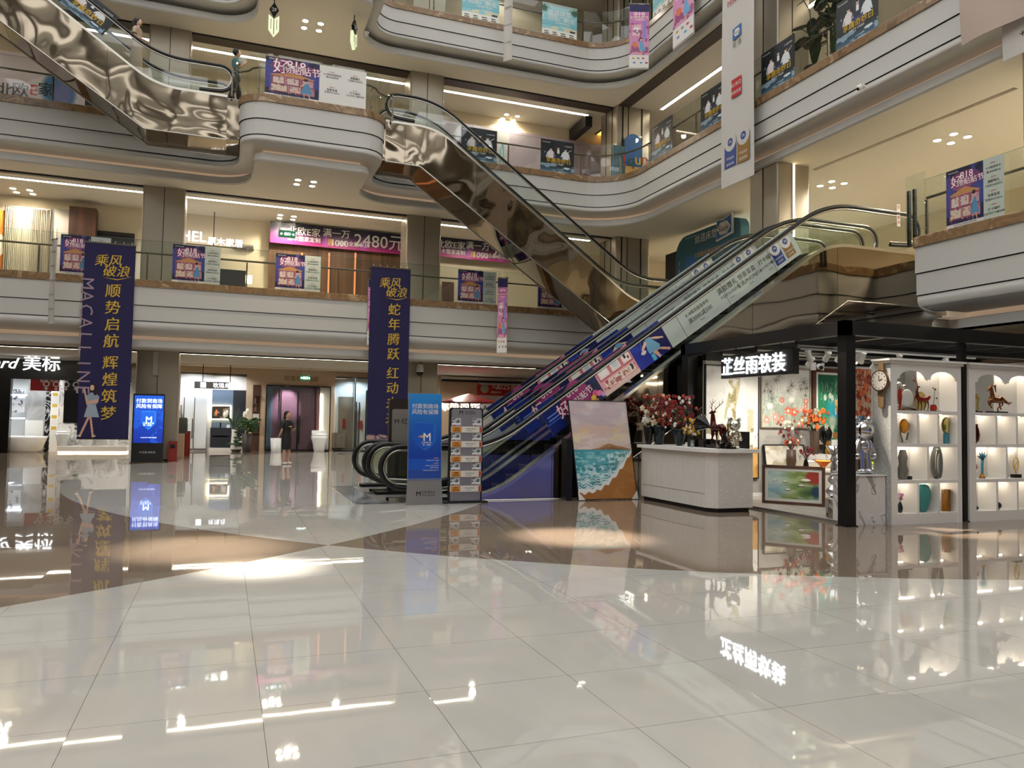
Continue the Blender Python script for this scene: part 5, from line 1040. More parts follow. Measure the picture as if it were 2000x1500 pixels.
part(MB().box(sx(24.5), sx(26.5), 32.2, 32.24, .0, 2.1, 'led_cool').box(sx(15), sx(50), 32.9, 32.94, 2.06, 2.1, 'led_cool').box(sx(13), sx(48), 32.9, 32.94, 1.2, 1.24, 'led_cool'), 'light_line', T)
[spot('showroom_light', (x_, 32.3, 3.2), (x_, 32.5, 0), 75, 150, .5, (.93, .97, 1), .06) for x_ in (-8.2, -6.4, -4.6)]
o = MB().box(*onwall(127, 740, 163, 826, 32.88)[:2], 32.86, 32.9, *onwall(127, 740, 163, 826, 32.88)[2:], 'screen_black').build('wall_screen'); tag(o, 'large black screen on the white marble wall, left of the navy banner', 'screen')
T = thing('display_platform', 'white glowing edged platform under the navy banner', 'platform', (-4.9, 31.8, 0)); x0, x1 = P(109, 888, Y=31.6).x, P(246, 888, Y=31.6).x
part(MB().box(x0, x1, 31.7, 32.7, .06, .24, 'white_lacquer'), 'slab', T); part(MB().box(x0+.03, x1-.03, 31.75, 32.6, 0, .06, 'led_warm'), 'glowing_plinth', T)
def toilet(name, label, x, y, s=1, group=None, z=0):
    T = thing(name, label, 'toilet', (x, y, z), group)
    part(MB().lathe((x, y, z), [(.13*s, 0), (.15*s, .05*s), (.17*s, .2*s), (.21*s, .34*s), (.22*s, .4*s), (.2*s, .41*s)], 'ceramic', 20, 1, 1.3), 'bowl', T)
    part(MB().lathe((x, y, z+.41*s), [(.2*s, 0), (.215*s, .02*s), (.2*s, .05*s), (.001, .07*s)], 'ceramic', 20, 1, 1.3), 'lid', T)
    part(MB().box(x-.18*s, x+.18*s, y+.18*s, y+.34*s, z+.3*s, z+.55*s, 'ceramic'), 'tank', T); return T
tz = .24
for i, u in enumerate((122, 170, 220)): p = R(u, 870, 32.2); toilet('toilet', 'white toilet on the glowing platform, %s' % ('left one beside the banner', 'middle one below the banner', 'right one beside the grey column')[i], p.x, 32.2, 1.15, 'toilets on the platform', tz)
T = thing('bathtub', 'white bathtub in the showroom at far left', 'bathtub', (sx(48), 32.5, 0)); part(MB().lathe((sx(47), 32.4, 0), [(.5, 0), (.62, .08), (.75, .5), (.78, .58), (.72, .58), (.6, .2), (.4, .12)], 'ceramic', 24, 1.15, .5), 'tub', T)
x0, x1, z0, z1 = onwall(60, 738, 115, 764, 32.3)
T = thing('promo_sign', 'red promotional hanging sign inside the white showroom', 'sign', (x0, 32.3, z0)); part(MB().box(x0, x1, 32.3, 32.34, z0, z1, 'red_paint'), 'panel', T)
b = MB(); f = fY(x0, 32.3, z0); [b.text('♀', f, .45+.32*k, .2, .34, 'paper_white', .01, .004) for k in range(4)]; b.text('春季 特惠 好价', f, .75, (z1-z0)*.8, .14, 'paper_white', 0, .004); part(b, 'lettering', T)
part(MB().cyl((x0+.2, 32.32, z1), (x0+.2, 32.32, 3.3), .008, 'steel').cyl((x1-.2, 32.32, z1), (x1-.2, 32.32, 3.3), .008, 'steel'), 'cord', T)
x0, x1, z0, z1 = onwall(100, 768, 112, 855, 32.85)
T = thing('notice_board', 'narrow white notice column with orange headings in the showroom', 'notice board', (x0, 32.88, z0)); part(MB().box(x0, x1, 32.85, 32.89, 0, z1+.3, 'paper_white'), 'panel', T); b = MB(); f = fY(x0, 32.85, z0); w = x1-x0
for k in range(4): b.fbox(f, .05, w-.05, z1-z0-.1-k*.42, z1-z0+.02-k*.42, 0, .003, 'gold')
part(b, 'headings', T)
x0, x1, z0, z1 = onwall(146, 828, 156, 839, 32.85); T = thing('wall_plaque', 'small black plaque on the marble wall beside the banner', 'plaque', (x0, 32.87, z0)); part(MB().box(x0, x1, 32.85, 32.9, z0, z1, 'black_plastic'), 'plate', T); b = MB(); b.text('美标', fY((x0+x1)/2, 32.85, (z0+z1)/2), 0, 0, .14, 'paper_white', 0, .004); part(b, 'lettering', T)
x0, x1, z0, z1 = onwall(26, 760, 48, 806, 33.0); T = thing('wall_picture', 'black and white ink picture in the showroom', 'picture', (x0, 33.05, z0)); a = Art(30, 50, 'b9b9b9'); a.put(a.fbm(4, 6, 3) > .55, '4c4c50', .9); part(MB().box(x0, x1, 33.0, 33.04, z0, z1, 'paper_grey'), 'frame', T); art_part(a, 'canvas', T, fY(x0, 33.0, z0), x1-x0, z1-z0)
# shop 2: middle white showroom behind glass
f = fY(0, YW, 0)
X = lambda u, Y=YW: P(u, 850, Y=Y).x
Z = lambda u, v, Y=YW: P(u, v, Y=Y).z
T = thing('wall_cladding', 'beige front wall of the shops between navy banner and left column', 'shop front', (2.5, YW, 0))
part(MB().box(X(341), X(727), YW-.25, YW-.02, Z(480, 731), 3.44, 'wall_beige'), 'header', T)
part(MB().box(X(478), X(517), YW-.25, YW-.02, 0, Z(480, 731), 'wall_beige').box(X(642), X(650), YW-.25, YW-.02, 0, Z(480, 731), 'wall_beige').box(X(517), X(642), YW-.25, YW-.02, Z(580, 755), Z(480, 731), 'wall_beige'), 'wall_panel', T)
part(MB().box(X(341), X(727), YW-1.4, YW-.3, Z(530, 712, YW-1.4), 3.43, 'wall_cream'), 'bulkhead', T)
T = thing('shop_sign_lettering', 'row of small brown characters on the beige wall above the purple doors', 'sign', (X(588), YW-.26, Z(588, 740)))
b = MB(); b.text('玫瑰岛淋浴房', fY(0, YW-.25, 0), X(584), Z(584, 740), .24, 'strap_brown', .01, .01, ext=.01); part(b, 'letters', T)
# niche with bottles
T = thing('wall_niche', 'tall dark wall niche with small bottles and a framed card', 'niche', (X(498), YW-.3, 0)); part(MB().box(X(491), X(506), YW-.28, YW-.24, .0, Z(498, 752), 'wood_brown'), 'back', T)
for v in (773, 790, 805, 828, 845): part(MB().box(X(491), X(506), YW-.42, YW-.28, Z(498, v), Z(498, v)+.025, 'wood_walnut'), 'shelf', T)
part(MB().box(X(492), X(504), YW-.34, YW-.30, Z(498, 826), Z(498, 808), 'paper_grey'), 'framed_card', T)
for i, v in enumerate((790, 805, 845)):
    q = (X(498+(i-1)), YW-.35, Z(498, v)+.025); o = thing('bottle', 'small dark bottle in the wall niche, %s' % ('top one', 'middle one', 'lowest one')[i], 'bottle', q, 'bottles in the niche'); part(MB().lathe(q, [(.06, 0), (.07, .1), (.03, .2), (.025, .3)], 'glass_brown', 10), 'body', o)
# showroom 2 interior
T = thing('shop_interior', 'white and slate blue bathroom showroom with hanging black sign', 'showroom', (X(410), YW+.0, 0))
part(MB().box(X(341), X(412), YW-.1, YW-.02, 0, Z(400, 731), 'shop_white'), 'white_wall', T); part(MB().box(X(412), X(453), YW-.1, YW-.02, 0, Z(430, 745), 'shop_blue').box(X(453), X(478), YW-.1, YW-.02, 0, Z(460, 755), 'dark_navy'), 'slate_wall', T)
part(MB().box(X(412), X(478), YW-.12, YW-.1, Z(450, 762), Z(450, 735), 'wall_white'), 'upper_band', T)
[spot('showroom_light', (X(u_), YW-1.1, 3.3), (X(u_), YW-.3, 0), 70, 140, .5, (.9, .95, 1), .06) for u_ in (375, 440)]
T = thing('shower_enclosure', 'white framed shower doors in the middle showroom', 'shower doors', (X(385), YW-.5, 0))
for u0, u1 in ((358, 377), (378, 403)):
    part(MB().box(X(u0), X(u1), YW-.5, YW-.46, .08, Z(380, 777), 'door_white').box(X(u0), X(u1), YW-.52, YW-.5, .06, .1, 'steel_dark').box(X(u0), X(u0)+.03, YW-.53, YW-.5, .08, Z(380, 777), 'steel_dark'), 'door_panel', T)
part(MB().box(X(376)-.02, X(376)+.02, YW-.6, YW-.54, .5, 1.3, 'steel_dark'), 'handle', T)
T = thing('mirror_cabinet', 'lit edged mirror on the slate blue wall', 'mirror', (X(431), YW-.15, Z(431, 805))); x0, x1, z0, z1 = onwall(412, 791, 451, 820, YW-.14)
part(MB().box(x0, x1, YW-.18, YW-.11, z0, z1, 'led_warm'), 'glowing_rim', T); a = Art(40, 30, '40352e'); a.put(a.fbm(4, 3, 2) > .5, 'a08f7a', .8); a.disc(.25, .5, .06, .2, 'd9834a'); a.disc(.7, .4, .12, .3, 'd8d0c8', .8, .3); art_part(a, 'mirror_glass', T, fY(x0+.04, YW-.18, z0+.04), x1-x0-.08, z1-z0-.08, .003, 'print_gloss')  # mirrored room is painted onto the glass as colour patches
T = thing('vanity_unit', 'dark slate vanity drawers under the lit mirror', 'vanity', (X(431), YW-.4, 0)); part(MB().box(X(411), X(451), YW-.6, YW-.12, Z(430, 850), Z(430, 835), 'dark_navy'), 'basin_drawer', T); part(MB().box(X(411), X(451), YW-.6, YW-.12, .16, Z(430, 853), 'dark_navy'), 'lower_drawer', T)
part(MB().box(X(409), X(476), YW-.7, YW-.1, .0, .14, 'white_lacquer'), 'platform', T); part(MB().tube([(X(430), YW-.4, Z(430, 835)), (X(430), YW-.4, Z(430, 826)), (X(430), YW-.55, Z(430, 826))], .03, 'black_metal', 6), 'tap', T); part(MB().box(X(442), X(448), YW-.5, YW-.35, Z(430, 835), Z(430, 829), 'ceramic'), 'cup', T)
toilet('toilet', 'white toilet beside the slate vanity', X(463), YW-.75, 1.1, None, .0)
T = thing('lily_vase', 'white vase of tall white lilies beside the slate blue wall', 'flower vase', (X(457), YW-.9, 0)); q = (X(457), YW-1.0, 0); part(MB().lathe(q, [(.1, 0), (.14, .1), (.1, .8), (.12, .9)], 'ceramic', 14), 'vase', T); b = MB(); l = MB(); rg = random.Random(4)
for k in range(9): an = rg.uniform(-.6, .6); t_ = Vector(q)+Vector((math.sin(an)*1.0, rg.uniform(-.1, .1), 1.0+math.cos(an)*rg.uniform(.4, .8))); l.tube([Vector(q)+Vector((0, 0, .85)), (Vector(q)+Vector((0, 0, 1.1))).lerp(t_, .5), t_], [.03, .025, .01], 'plant_green', 5); b.ball(t_, .09, 'petal_white', 8, 6, (.6, .6, 1.6)) if k % 2 == 0 else None
part(b, 'blossoms', T); part(l, 'stems', T)
# hanging signs of showroom 2
x0, x1, z0, z1 = onwall(380, 745, 446, 760, YW-1.6); T = thing('hanging_lightbox_sign', 'black hanging sign with white glowing characters over the white showroom', 'sign', (x0, YW-1.6, z0)); part(MB().box(x0, x1, YW-1.7, YW-1.6, z0, z1, 'black_plastic'), 'box', T)
b = MB(); f = fY(x0, YW-1.7, (z0+z1)/2); b.fbox(f, .22, .42, -.1, .1, 0, .01, 'sign_soft'); b.text('玫瑰岛', f, .98, 0, .21, 'sign_soft', .02, .01); part(b, 'glowing_letters', T)
for q in (.3, 1.3): part(MB().cyl((x0+q, YW-1.65, z1), (x0+q, YW-1.65, 3.44), .015, 'black_metal'), 'hanger', T)
def exit_sign(u, v, Y, zc, label, w=.42, h=.2):
    p = P(u, v, Y=Y); T = thing('exit_sign', label, 'exit sign', p); part(MB().box(p.x-w/2, p.x+w/2, Y, Y+.04, p.z-h/2, p.z+h/2, 'exit_green'), 'box', T)
    b = MB(); f = fY(p.x, Y, p.z); b.text('←', f, -w*.33, 0, .12, 'sign_white', .01, .004); b.text('出口', f, .0, 0, .11, 'sign_white', .01, .004); b.text('→', f, w*.33, 0, .12, 'sign_white', .01, .004); part(b, 'lettering', T)
    for s_ in (-1, 1): part(MB().cyl((p.x+s_*w*.42, Y+.02, p.z+h/2), (p.x+s_*w*.42, Y+.02, zc), .006, 'steel'), 'hanger', T)
exit_sign(596, 738, 31.5, 3.44, 'green exit sign hanging in front of the beige shop wall')
# glass window with purple doors
T = thing('shop_window', 'glass shop window with tall plum coloured double doors inside', 'shop window', (X(580), YW-.1, 0)); zt = Z(580, 755)
part(MB().box(X(530), X(622), YW-.1, YW-.05, .05, zt-.05, 'purple_door'), 'plum_back_wall', T)
for u0, u1 in ((546, 578), (581, 611)): part(MB().box(X(u0), X(u1), YW-.17, YW-.12, .06, zt-.25, 'purple_door'), 'door_leaf', T)
part(MB().box(X(578.5), X(580.5), YW-.18, YW-.13, .06, zt-.2, 'black_metal').box(X(583)-.02, X(583)+.02, YW-.24, YW-.18, .3, 1.5, 'black_metal'), 'handle', T)
part(MB().box(X(623), X(627), YW-.16, YW-.12, .4, zt-.3, 'led_warm'), 'light_line', T)
part(MB().box(X(517), X(530), YW-.12, YW-.06, .05, zt, 'shop_blue').box(X(622), X(642), YW-.12, YW-.06, .05, zt, 'shop_white'), 'side_wall', T)
part(MB().quad((X(517), YW-.3, .05), (X(642), YW-.3, .05), (X(642), YW-.3, zt), (X(517), YW-.3, zt), 'glass_shop'), 'window_pane', T)
for u in (517.5, 546, 614, 641.5): part(MB().box(X(u)-.02, X(u)+.02, YW-.32, YW-.28, 0, zt, 'black_metal'), 'mullion', T)
part(MB().box(X(517), X(642), YW-.33, YW-.27, zt-.02, zt+.03, 'black_metal').box(X(517), X(642), YW-.33, YW-.27, 0, .06, 'black_metal'), 'rail', T)
spot('window_spot', (X(560), YW-1.2, 3.2), (X(556), YW-.1, 1.9), 420, 45, .8, (1, .92, .95), .05)
toilet('toilet', 'white smart toilet displayed behind the plum window, right side', X(620), YW-.75, 1.6, None, 0)
o = thing('waste_bin', 'small white bin behind the standing woman', 'bin', (X(538), YW-.7, 0)); part(MB().lathe((X(538), YW-.7, 0), [(.2, 0), (.24, .55), (.22, .55), (.18, .05)], 'ceramic', 4), 'body', o)
# glass bay right with door and cabinet
T = thing('shop_window', 'cool lit glass shop front between the plum window and the second navy banner', 'shop window', (X(688), YW-.1, 0)); zt = Z(688, 739)
part(MB().box(X(650), X(727), YW-.1, YW-.04, 0, zt, 'shop_white').box(X(659), X(688), YW-.16, YW-.1, .1, Z(670, 775), 'wood_grey').box(X(647), X(671), YW-.5, YW-.2, .15, Z(660, 845), 'wood_grey').box(X(713), X(727), YW-.18, YW-.1, 0, Z(720, 762), 'shop_blue'), 'display_wall', T)
for u, v in ((693, 785), (699, 786), (712, 763), (722, 763)): part(MB().box(X(u)-.02, X(u)+.02, YW-.22, YW-.18, .1, Z(u, v), 'black_metal'), 'shower_frame', T)
for u, v in ((670, 825), (702, 828)): part(MB().box(X(u)-.06, X(u)+.06, YW-.25, YW-.2, Z(u, v)-.25, Z(u, v)+.15, 'red_paint'), 'red_tag', T)
part(MB().quad((X(650), YW-.55, .03), (X(727), YW-.55, .03), (X(727), YW-.55, zt), (X(650), YW-.55, zt), 'glass_shop'), 'window_pane', T)
part(MB().box(X(688)-.02, X(688)+.02, YW-.57, YW-.53, 0, zt, 'black_metal').box(X(650), X(727), YW-.57, YW-.53, 0, .05, 'black_metal').box(X(650), X(727), YW-.57, YW-.53, zt-.02, zt+.02, 'black_metal'), 'mullion', T)
spot('showroom_light', (X(688), YW-.9, 3.2), (X(688), YW-.3, 0), 80, 140, .5, (.75, .88, 1), .06)
# shop behind the escalator
T = thing('shop_facade', 'beige shop front with red promotion banner beyond the red parasol', 'shop front', (X(930), YW-.1, 0))
part(MB().box(X(858), 13.5, YW-.2, YW-.05, Z(900, 742), 3.4, 'wall_white').box(X(858), 13.5, YW-.22, YW-.18, Z(900, 746), Z(900, 742), 'joint_black'), 'header', T)
part(MB().box(X(858), X(932), YW-.15, YW-.05, 0, Z(900, 746), 'wall_beige'), 'wall_panel', T); part(MB().box(X(932), 13.5, YW-.12, YW-.05, 0, Z(900, 746), 'shop_white'), 'display_wall', T)
b = MB(); b.text('国际风尚馆', fY(0, YW-.15, 0), X(884), Z(884, 793), .5, 'sign_white', .02, .02); b.text('N A T U', fY(0, YW-.12, 0), X(950), Z(950, 797), .35, 'ink_black', .01, .02); part(b, 'lettering', T)
x0, x1, z0, z1 = onwall(932, 751, 1012, 774, YW-1); T = thing('promo_banner', 'red banner reading 2025 under the ceiling, beyond the parasol', 'banner', (x0, YW-1, z0)); part(MB().box(x0, x1, YW-1.02, YW-.98, z0, z1, 'red_paint'), 'cloth', T)
b = MB(); f = fY(x0, YW-1.02, z0); b.prism([(.35+.2*math.cos(q), .3+.2*math.sin(q)) for q in [2*PI*i/16 for i in range(16)]], f, 0, .003, 'leaf_pale'); b.text('2025家装节', f, 1.75, .42, .36, 'paper_white', .02, .004); b.text('红星', f, .9, .42, .2, 'paper_white', .02, .004); b.text('特惠进行中', f, .9, .15, .1, 'paper_white', 0, .004); part(b, 'lettering', T)
part(MB().cyl((x0+.1, YW-1, z1), (x0+.1, YW-1, 3.44), .006, 'steel').cyl((x1-.1, YW-1, z1), (x1-.1, YW-1, 3.44), .006, 'steel'), 'cord', T)
q = P(917, 795, Y=29); T = thing('parasol', 'red garden parasol with dark pole behind the brochure rack', 'parasol', (q.x, 29, 0)); n = 8
zc, rr = P(917, 768, Y=29).z, 1.28; ze = P(870, 785, Y=29).z
part(MB().add([(q.x, 29, zc)]+[(q.x+rr*math.cos(2*PI*k/n), 29+rr*math.sin(2*PI*k/n), ze) for k in range(n)], [(0, i+1, (i+1) % n+1) for i in range(n)], 'red_paint').add([(q.x, 29, zc-.03)]+[(q.x+rr*math.cos(2*PI*k/n), 29+rr*math.sin(2*PI*k/n), ze-.12*0-.02) for k in range(n)], [(0, (i+1) % n+1, i+1) for i in range(n)], 'red_paint'), 'canopy', T)
part(MB().cyl((q.x, 29, 0), (q.x, 29, zc+.05), .03, 'steel_dark').lathe((q.x, 29, 0), [(.28, 0), (.28, .05), (.05, .08)], 'steel_dark'), 'pole', T)
b = MB(); [b.cyl((q.x, 29, ze-.35), (q.x+rr*.6*math.cos(2*PI*k/n), 29+rr*.6*math.sin(2*PI*k/n), ze+(zc-ze)*.4-.03), .012, 'steel_dark', n=5) for k in range(n)]; part(b, 'struts', T)
# plants by the wall
def plant(u, v, Y, label, ph, r, h, n=26, seed=1, pm='pot_dark'):
    q = P(u, v, Y=Y); q.z = 0; T = thing('potted_plant', label, 'potted plant', q); rg = random.Random(seed); part(MB().lathe(q, [(.16, 0), (.22, ph), (.2, ph), (.15, ph-.08)], pm, 14), 'pot', T)
    b = MB(); st = MB()
    for k in range(n):
        an, el = rg.uniform(0, 2*PI), rg.uniform(.2, 1.2); t_ = q+Vector((math.cos(an)*math.cos(el)*r*rg.uniform(.5, 1), math.sin(an)*math.cos(el)*r*.8, ph+h*rg.uniform(.2, 1))); st.tube([q+Vector((0, 0, ph-.05)), (q+Vector((0, 0, ph+h*.3))).lerp(t_, .5), t_], .008, 'plant_green', 4)
        for j in range(3): b.ball(t_+Vector((rg.uniform(-.1, .1), rg.uniform(-.1, .1), rg.uniform(-.08, .08))), .075, 'plant_green', 6, 4, (1.2, .5, .5))
    part(st, 'stems', T); part(b, 'leaves', T); return T
plant(482, 880, 32.3, 'bushy green plant in a tall dark pot left of the wall niche', .75, .5, .6, seed=3)
plant(461, 868, 32.9, 'small trailing plant beside the showroom platform', .1, .3, .5, 12, 5)
# planter, red box, info post right of the left column
def pbox(name, label, cat, u0, v0, u1, v1, Y, dep, m, **k):
    x0, x1, z0, z1 = onwall(u0, v0, u1, v1, Y); T = thing(name, label, cat, ((x0+x1)/2, Y+dep/2, 0)); part(MB().box(x0, x1, Y, Y+dep, 0, z1, m), 'body', T); return T, x0, x1, z1
T, x0, x1, z1 = pbox('stone_pedestal', 'beige square pedestal with a glass jar, right of the left column', 'pedestal', 345, 847, 358, 885, 29, .5, 'wall_beige')
T = thing('glass_jar', 'green tinted glass jar on the beige pedestal', 'jar', ((x0+x1)/2, 29.25, z1)); q = ((x0+x1)/2, 29.25, z1); part(MB().lathe(q, [(.2, 0), (.22, .1), (.22, .5), (.18, .56), (.16, .56)], 'glass_clear', 16), 'jar_body', T); part(MB().lathe((q[0], q[1], q[2]+.02), [(.17, 0), (.18, .3), (.12, .5)], 'plant_green', 10), 'moss', T); part(MB().cyl((q[0], q[1], q[2]+.4), (q[0]-.02, q[1], q[2]+1.0), .02, 'leaf_pale').cyl((q[0]-.1, q[1], q[2]+.4), (q[0]-.06, q[1], q[2]+.8), .02, 'leaf_pale'), 'stems', T)
T, x0, x1, z1 = pbox('fire_hydrant_box', 'red floor standing fire extinguisher box beside the left column', 'fire box', 329, 862, 345, 901, 26.05, .3, 'terracotta_red'); part(MB().box(x0+.06, x1-.06, 26.03, 26.05, z1-.2, z1-.1, 'ink_black'), 'slot', T)
T = thing('blue_post_sign', 'slim blue lit post sign behind the red box', 'sign', (-1.2, 26.9, 0)); x0, x1, z0, z1 = onwall(336, 818, 345, 862, 27.2); part(MB().box(x0, x1, 27.2, 27.3, z0, z1, 'badge_blue'), 'panel', T); part(MB().box(x0+.05, x1-.05, 27.22, 27.28, 0, z0, 'steel'), 'stand', T)
T, x0, x1, z1 = pbox('red_counter_box', 'low red box table behind the pedestal', 'box', 358, 842, 371, 862, 29.6, .4, 'terracotta_red')
# digital kiosk on the left column
x0, x1 = -2.56, -1.70; T = thing('digital_kiosk', 'black digital display kiosk with glowing blue advert in front of the left column', 'display kiosk', (-2.13, 25.5, 0))
part(MB().box(x0, x1, 25.4, 25.62, .03, 2.07, 'black_plastic').box(x0-.03, x1+.03, 25.36, 25.7, 0, .03, 'steel_dark'), 'cabinet', T)
def shield_art(nx=90, ny=150, glow=True):
    a = Art(nx, ny, '1b3fa8'); a.grad('2458c8', '162f93', 0, 1); a.put(a.fbm(3, 5, 2) > .55, '2a62d8', .5)
    w = .26; m = (np.abs(a.x-.5) < w*(1-np.clip((.47-a.y)/.2, 0, 1)**1.6)) & (a.y > .26) & (a.y < .68); a.put(m, '2f7ae0', .9); m2 = (np.abs(a.x-.47) < (w-.04)*(1-np.clip((.49-a.y)/.19, 0, 1)**1.6)) & (a.y > .30) & (a.y < .65); a.put(m2, '2060d0', .9); return a
_SH = shield_art(); art_part(_SH, 'screen', T, fY(-2.52, 25.4, .60), .80, 1.42, .004, 'print_glow')
b = MB(); f = fY(-2.12, 25.4, 0); b.text('付款到商场', f, 0, 1.86, .145, 'ink_glow', .01, .01); b.text('风险有保障', f, 0, 1.70, .145, 'ink_glow', .01, .01); b.text('M', f, .0, 1.31, .25, 'ink_glow', .03, .01); b.text('红星美凯龙\n统一收银', f, .0, 1.19, .06, 'ink_glow', 0, .01); b.text('线上支付 线下收银 全程保障', f, .02, .76, .035, 'ink_glow', 0, .01); b.text('M 红星·美凯龙', f, 0, .32, .07, 'paper_grey', .005, .004); part(b, 'lettering', T)
T = thing('wall_lamp_box', 'slim beige vertical fitting high on the left grey column', 'wall fitting', (-1.85, 26.35, 2.7)); x0, x1, z0, z1 = onwall(300, 686, 308, 733, 26.34); part(MB().box(x0, x1, 26.3, 26.38, z0, z1, 'steel_satin'), 'body', T)
def dome_cam(u, v, Y, label, s=1, zc=None, name='dome_camera'):
    p = P(u, v, Y=Y); T = thing(name, label, 'camera', p); part(MB().cyl((p.x, Y+.15*s, p.z+.22*s), (p.x, Y, p.z+.2*s), .03*s, 'white_lacquer').lathe(p, [(.02*s, .22*s), (.08*s, .2*s), (.1*s, .06*s), (.1*s, 0)], 'white_lacquer', 14), 'housing', T); part(MB().ball((p.x, p.y, p.z-.01), .095*s, 'black_gloss', 14, 8, (1, 1, .9)), 'dome', T); return T
dome_cam(820, 727, 26.25, 'white dome camera hanging from the second grey column', 1.3)
# ------------------------------------------------------------------ second floor shops (back row)
Y2 = 29.5; X2 = lambda u, v=500: P(u, v, Y=Y2).x; Z2 = lambda u, v: P(u, v, Y=Y2).z; ZF = 5.44
T = thing('sheer_curtain', 'floor length pale sheer curtain behind glass, far left second floor', 'curtain', (X2(50), Y2-.1, ZF)); b = MB(); n = 120; x0, x1, zt = X2(8), X2(97), Z2(50, 409)
b.add([(x0+(x1-x0)*k/n, Y2-.15+.05*math.sin(k*1.35), z) for z in (ZF, zt) for k in range(n+1)], [(k, k+1, n+2+k, n+1+k) for k in range(n)], 'curtain_sheer', True); part(b, 'fabric', T); part(MB().cyl((x0, Y2-.15, zt+.02), (x1, Y2-.15, zt+.02), .03, 'steel_satin'), 'rail', T)
T = thing('shop_poster', 'orange and white wall poster at the left edge, second floor', 'poster', (X2(3), Y2-.1, 6)); a = Art(20, 60, 'c9772a'); a.disc(.6, .55, .5, .16, 'e8dcc8'); a.disc(.2, .4, .3, .1, 'e8dcc8'); a.rect(0, .1, 1, .2, 'e0a050'); part(MB().box(X2(-60), X2(11), Y2-.1, Y2-.06, ZF+.1, Z2(5, 412), 'orange_panel'), 'board', T); art_part(a, 'printed_picture', T, fY(X2(-60), Y2-.1, ZF+.1), X2(11)-X2(-60), Z2(5, 412)-ZF-.1)
o = MB().box(X2(137), X2(189), Y2-.5, Y2-.05, ZF, Z2(160, 411), 'wood_brown').build('wood_pillar', kind='structure')
T = thing('shop_wall_panel', 'pale grey shop wall panel right of the sheer curtain', 'wall panel', (X2(115), Y2-.1, ZF)); part(MB().box(X2(97), X2(137), Y2-.12, Y2-.02, ZF, Z2(110, 409), 'wall_grey'), 'panel', T)
T = thing('dark_display_wall', 'dark display wall between wood pillar and left column', 'display wall', (X2(230), Y2-.1, ZF)); part(MB().box(X2(189), X2(262), Y2-.1, Y2-.02, ZF, Z2(230, 462), 'dark_navy').box(X2(189), X2(262), Y2-.14, Y2-.02, Z2(230, 462), Z2(230, 455), 'joint_black'), 'panel', T); part(MB().box(X2(256), X2(262), Y2-.16, Y2-.1, ZF+.3, Z2(258, 480), 'led_cool'), 'lit_shelf', T)
p = P(345, 458, Y=Y2-.6); T = thing('hanging_lit_sign', 'glowing white CHEL lettering sign beside the left column', 'sign', p); b = MB(); f = fY(p.x, Y2-.6, p.z); b.text('CHEL', f, -.25, 0, .5, 'sign_soft', .02, .02, 'L', ext=.04); b.text('原木家居', f, 1.0, -.12, .3, 'sign_soft', .01, .02, 'L', ext=.03); part(b, 'glowing_letters', T); part(MB().box(p.x-.3, p.x+2.3, Y2-.55, Y2-.52, p.z-.3, p.z-.26, 'steel_dark').cyl((p.x+1.2, Y2-.54, p.z-.28), (p.x+1.2, Y2-.54, SOF[3]), .015, 'black_metal'), 'hanger', T)
T = thing('slatted_wood_wall', 'brown wood panelled shop wall with three thin light lines, second floor', 'shop wall', (X2(650), Y2-.1, ZF)); x0, x1 = X2(524, 520), X2(789, 520); part(MB().box(x0, x1, Y2-.12, Y2-.02, ZF, Z2(600, 475), 'wood_walnut'), 'wood_panel', T)
for u in (588, 641, 692): part(MB().box(X2(u, 540)-.03, X2(u, 540)+.03, Y2-.15, Y2-.12, ZF+.1, Z2(u, 495), 'copper_glow'), 'light_line', T)
def promo(u0, v0, u1, v1, label, texts):
    a0, a1 = P(u0, v0, Y=Y2-.3), P(u1, v1, Y=Y2-.3); x0, x1 = a0.x, a1.x; zc = (P((u0+u1)/2, (v0+v1)/2, Y=Y2-.3)).z; h = .78; T = thing('promo_banner', label, 'banner', (x0, Y2-.3, zc))
    part(MB().box(x0, x1, Y2-.3, Y2-.26, zc-h/2, zc+h/2, 'black_plastic'), 'board', T); a = Art(120, 20, '191234'); a.grad('12102c', 'a82a72', 0, .75); a.grad('12102c', '12102c', .75, 1)
    for cx in (.41, .70): a.disc(cx, .35, .035, .5, 'b06ad0', .7, .9)
    art_part(a, 'printed_background', T, fY(x0, Y2-.3, zc-h/2), x1-x0, h, .003); b = MB(); f = fY(x0, Y2-.3, zc)
    for t_, fx, dy, sz, m in texts: b.text(t_, f, (x1-x0)*fx, dy, sz, m, .015, .008)
    part(b, 'lettering', T)
    for fx in (.1, .9): part(MB().cyl((x0+(x1-x0)*fx, Y2-.28, zc+h/2), (x0+(x1-x0)*fx, Y2-.28, SOF[3]), .008, 'steel_dark'), 'hanger', T)
TX = [('北欧E家', .245, .12, .34, 'paper_white'), ('原木整家定制', .245, -.16, .2, 'paper_white'), ('满一万', .485, .17, .34, 'paper_white'), ('1000', .51, -.18, .34, 'paper_white'), ('惠', .445, -.18, .28, 'gold_bright'), ('特价全屋家居', .62, -.17, .2, 'paper_white'), ('2480元', .82, .02, .66, 'paper_white')]
promo(528, 448, 785, 482, 'dark purple and pink promotional sign above the wood panelled wall', TX)
promo(826, 466, 1040, 512, 'same style purple and pink sign, partly behind the mirror escalator', [(t, f, d, s, m) for t, f, d, s, m in TX if f > .2])
exit_sign(561, 457, 28.3, SOF[3], 'exit sign hanging under the downlights on the second floor', .6, .26)
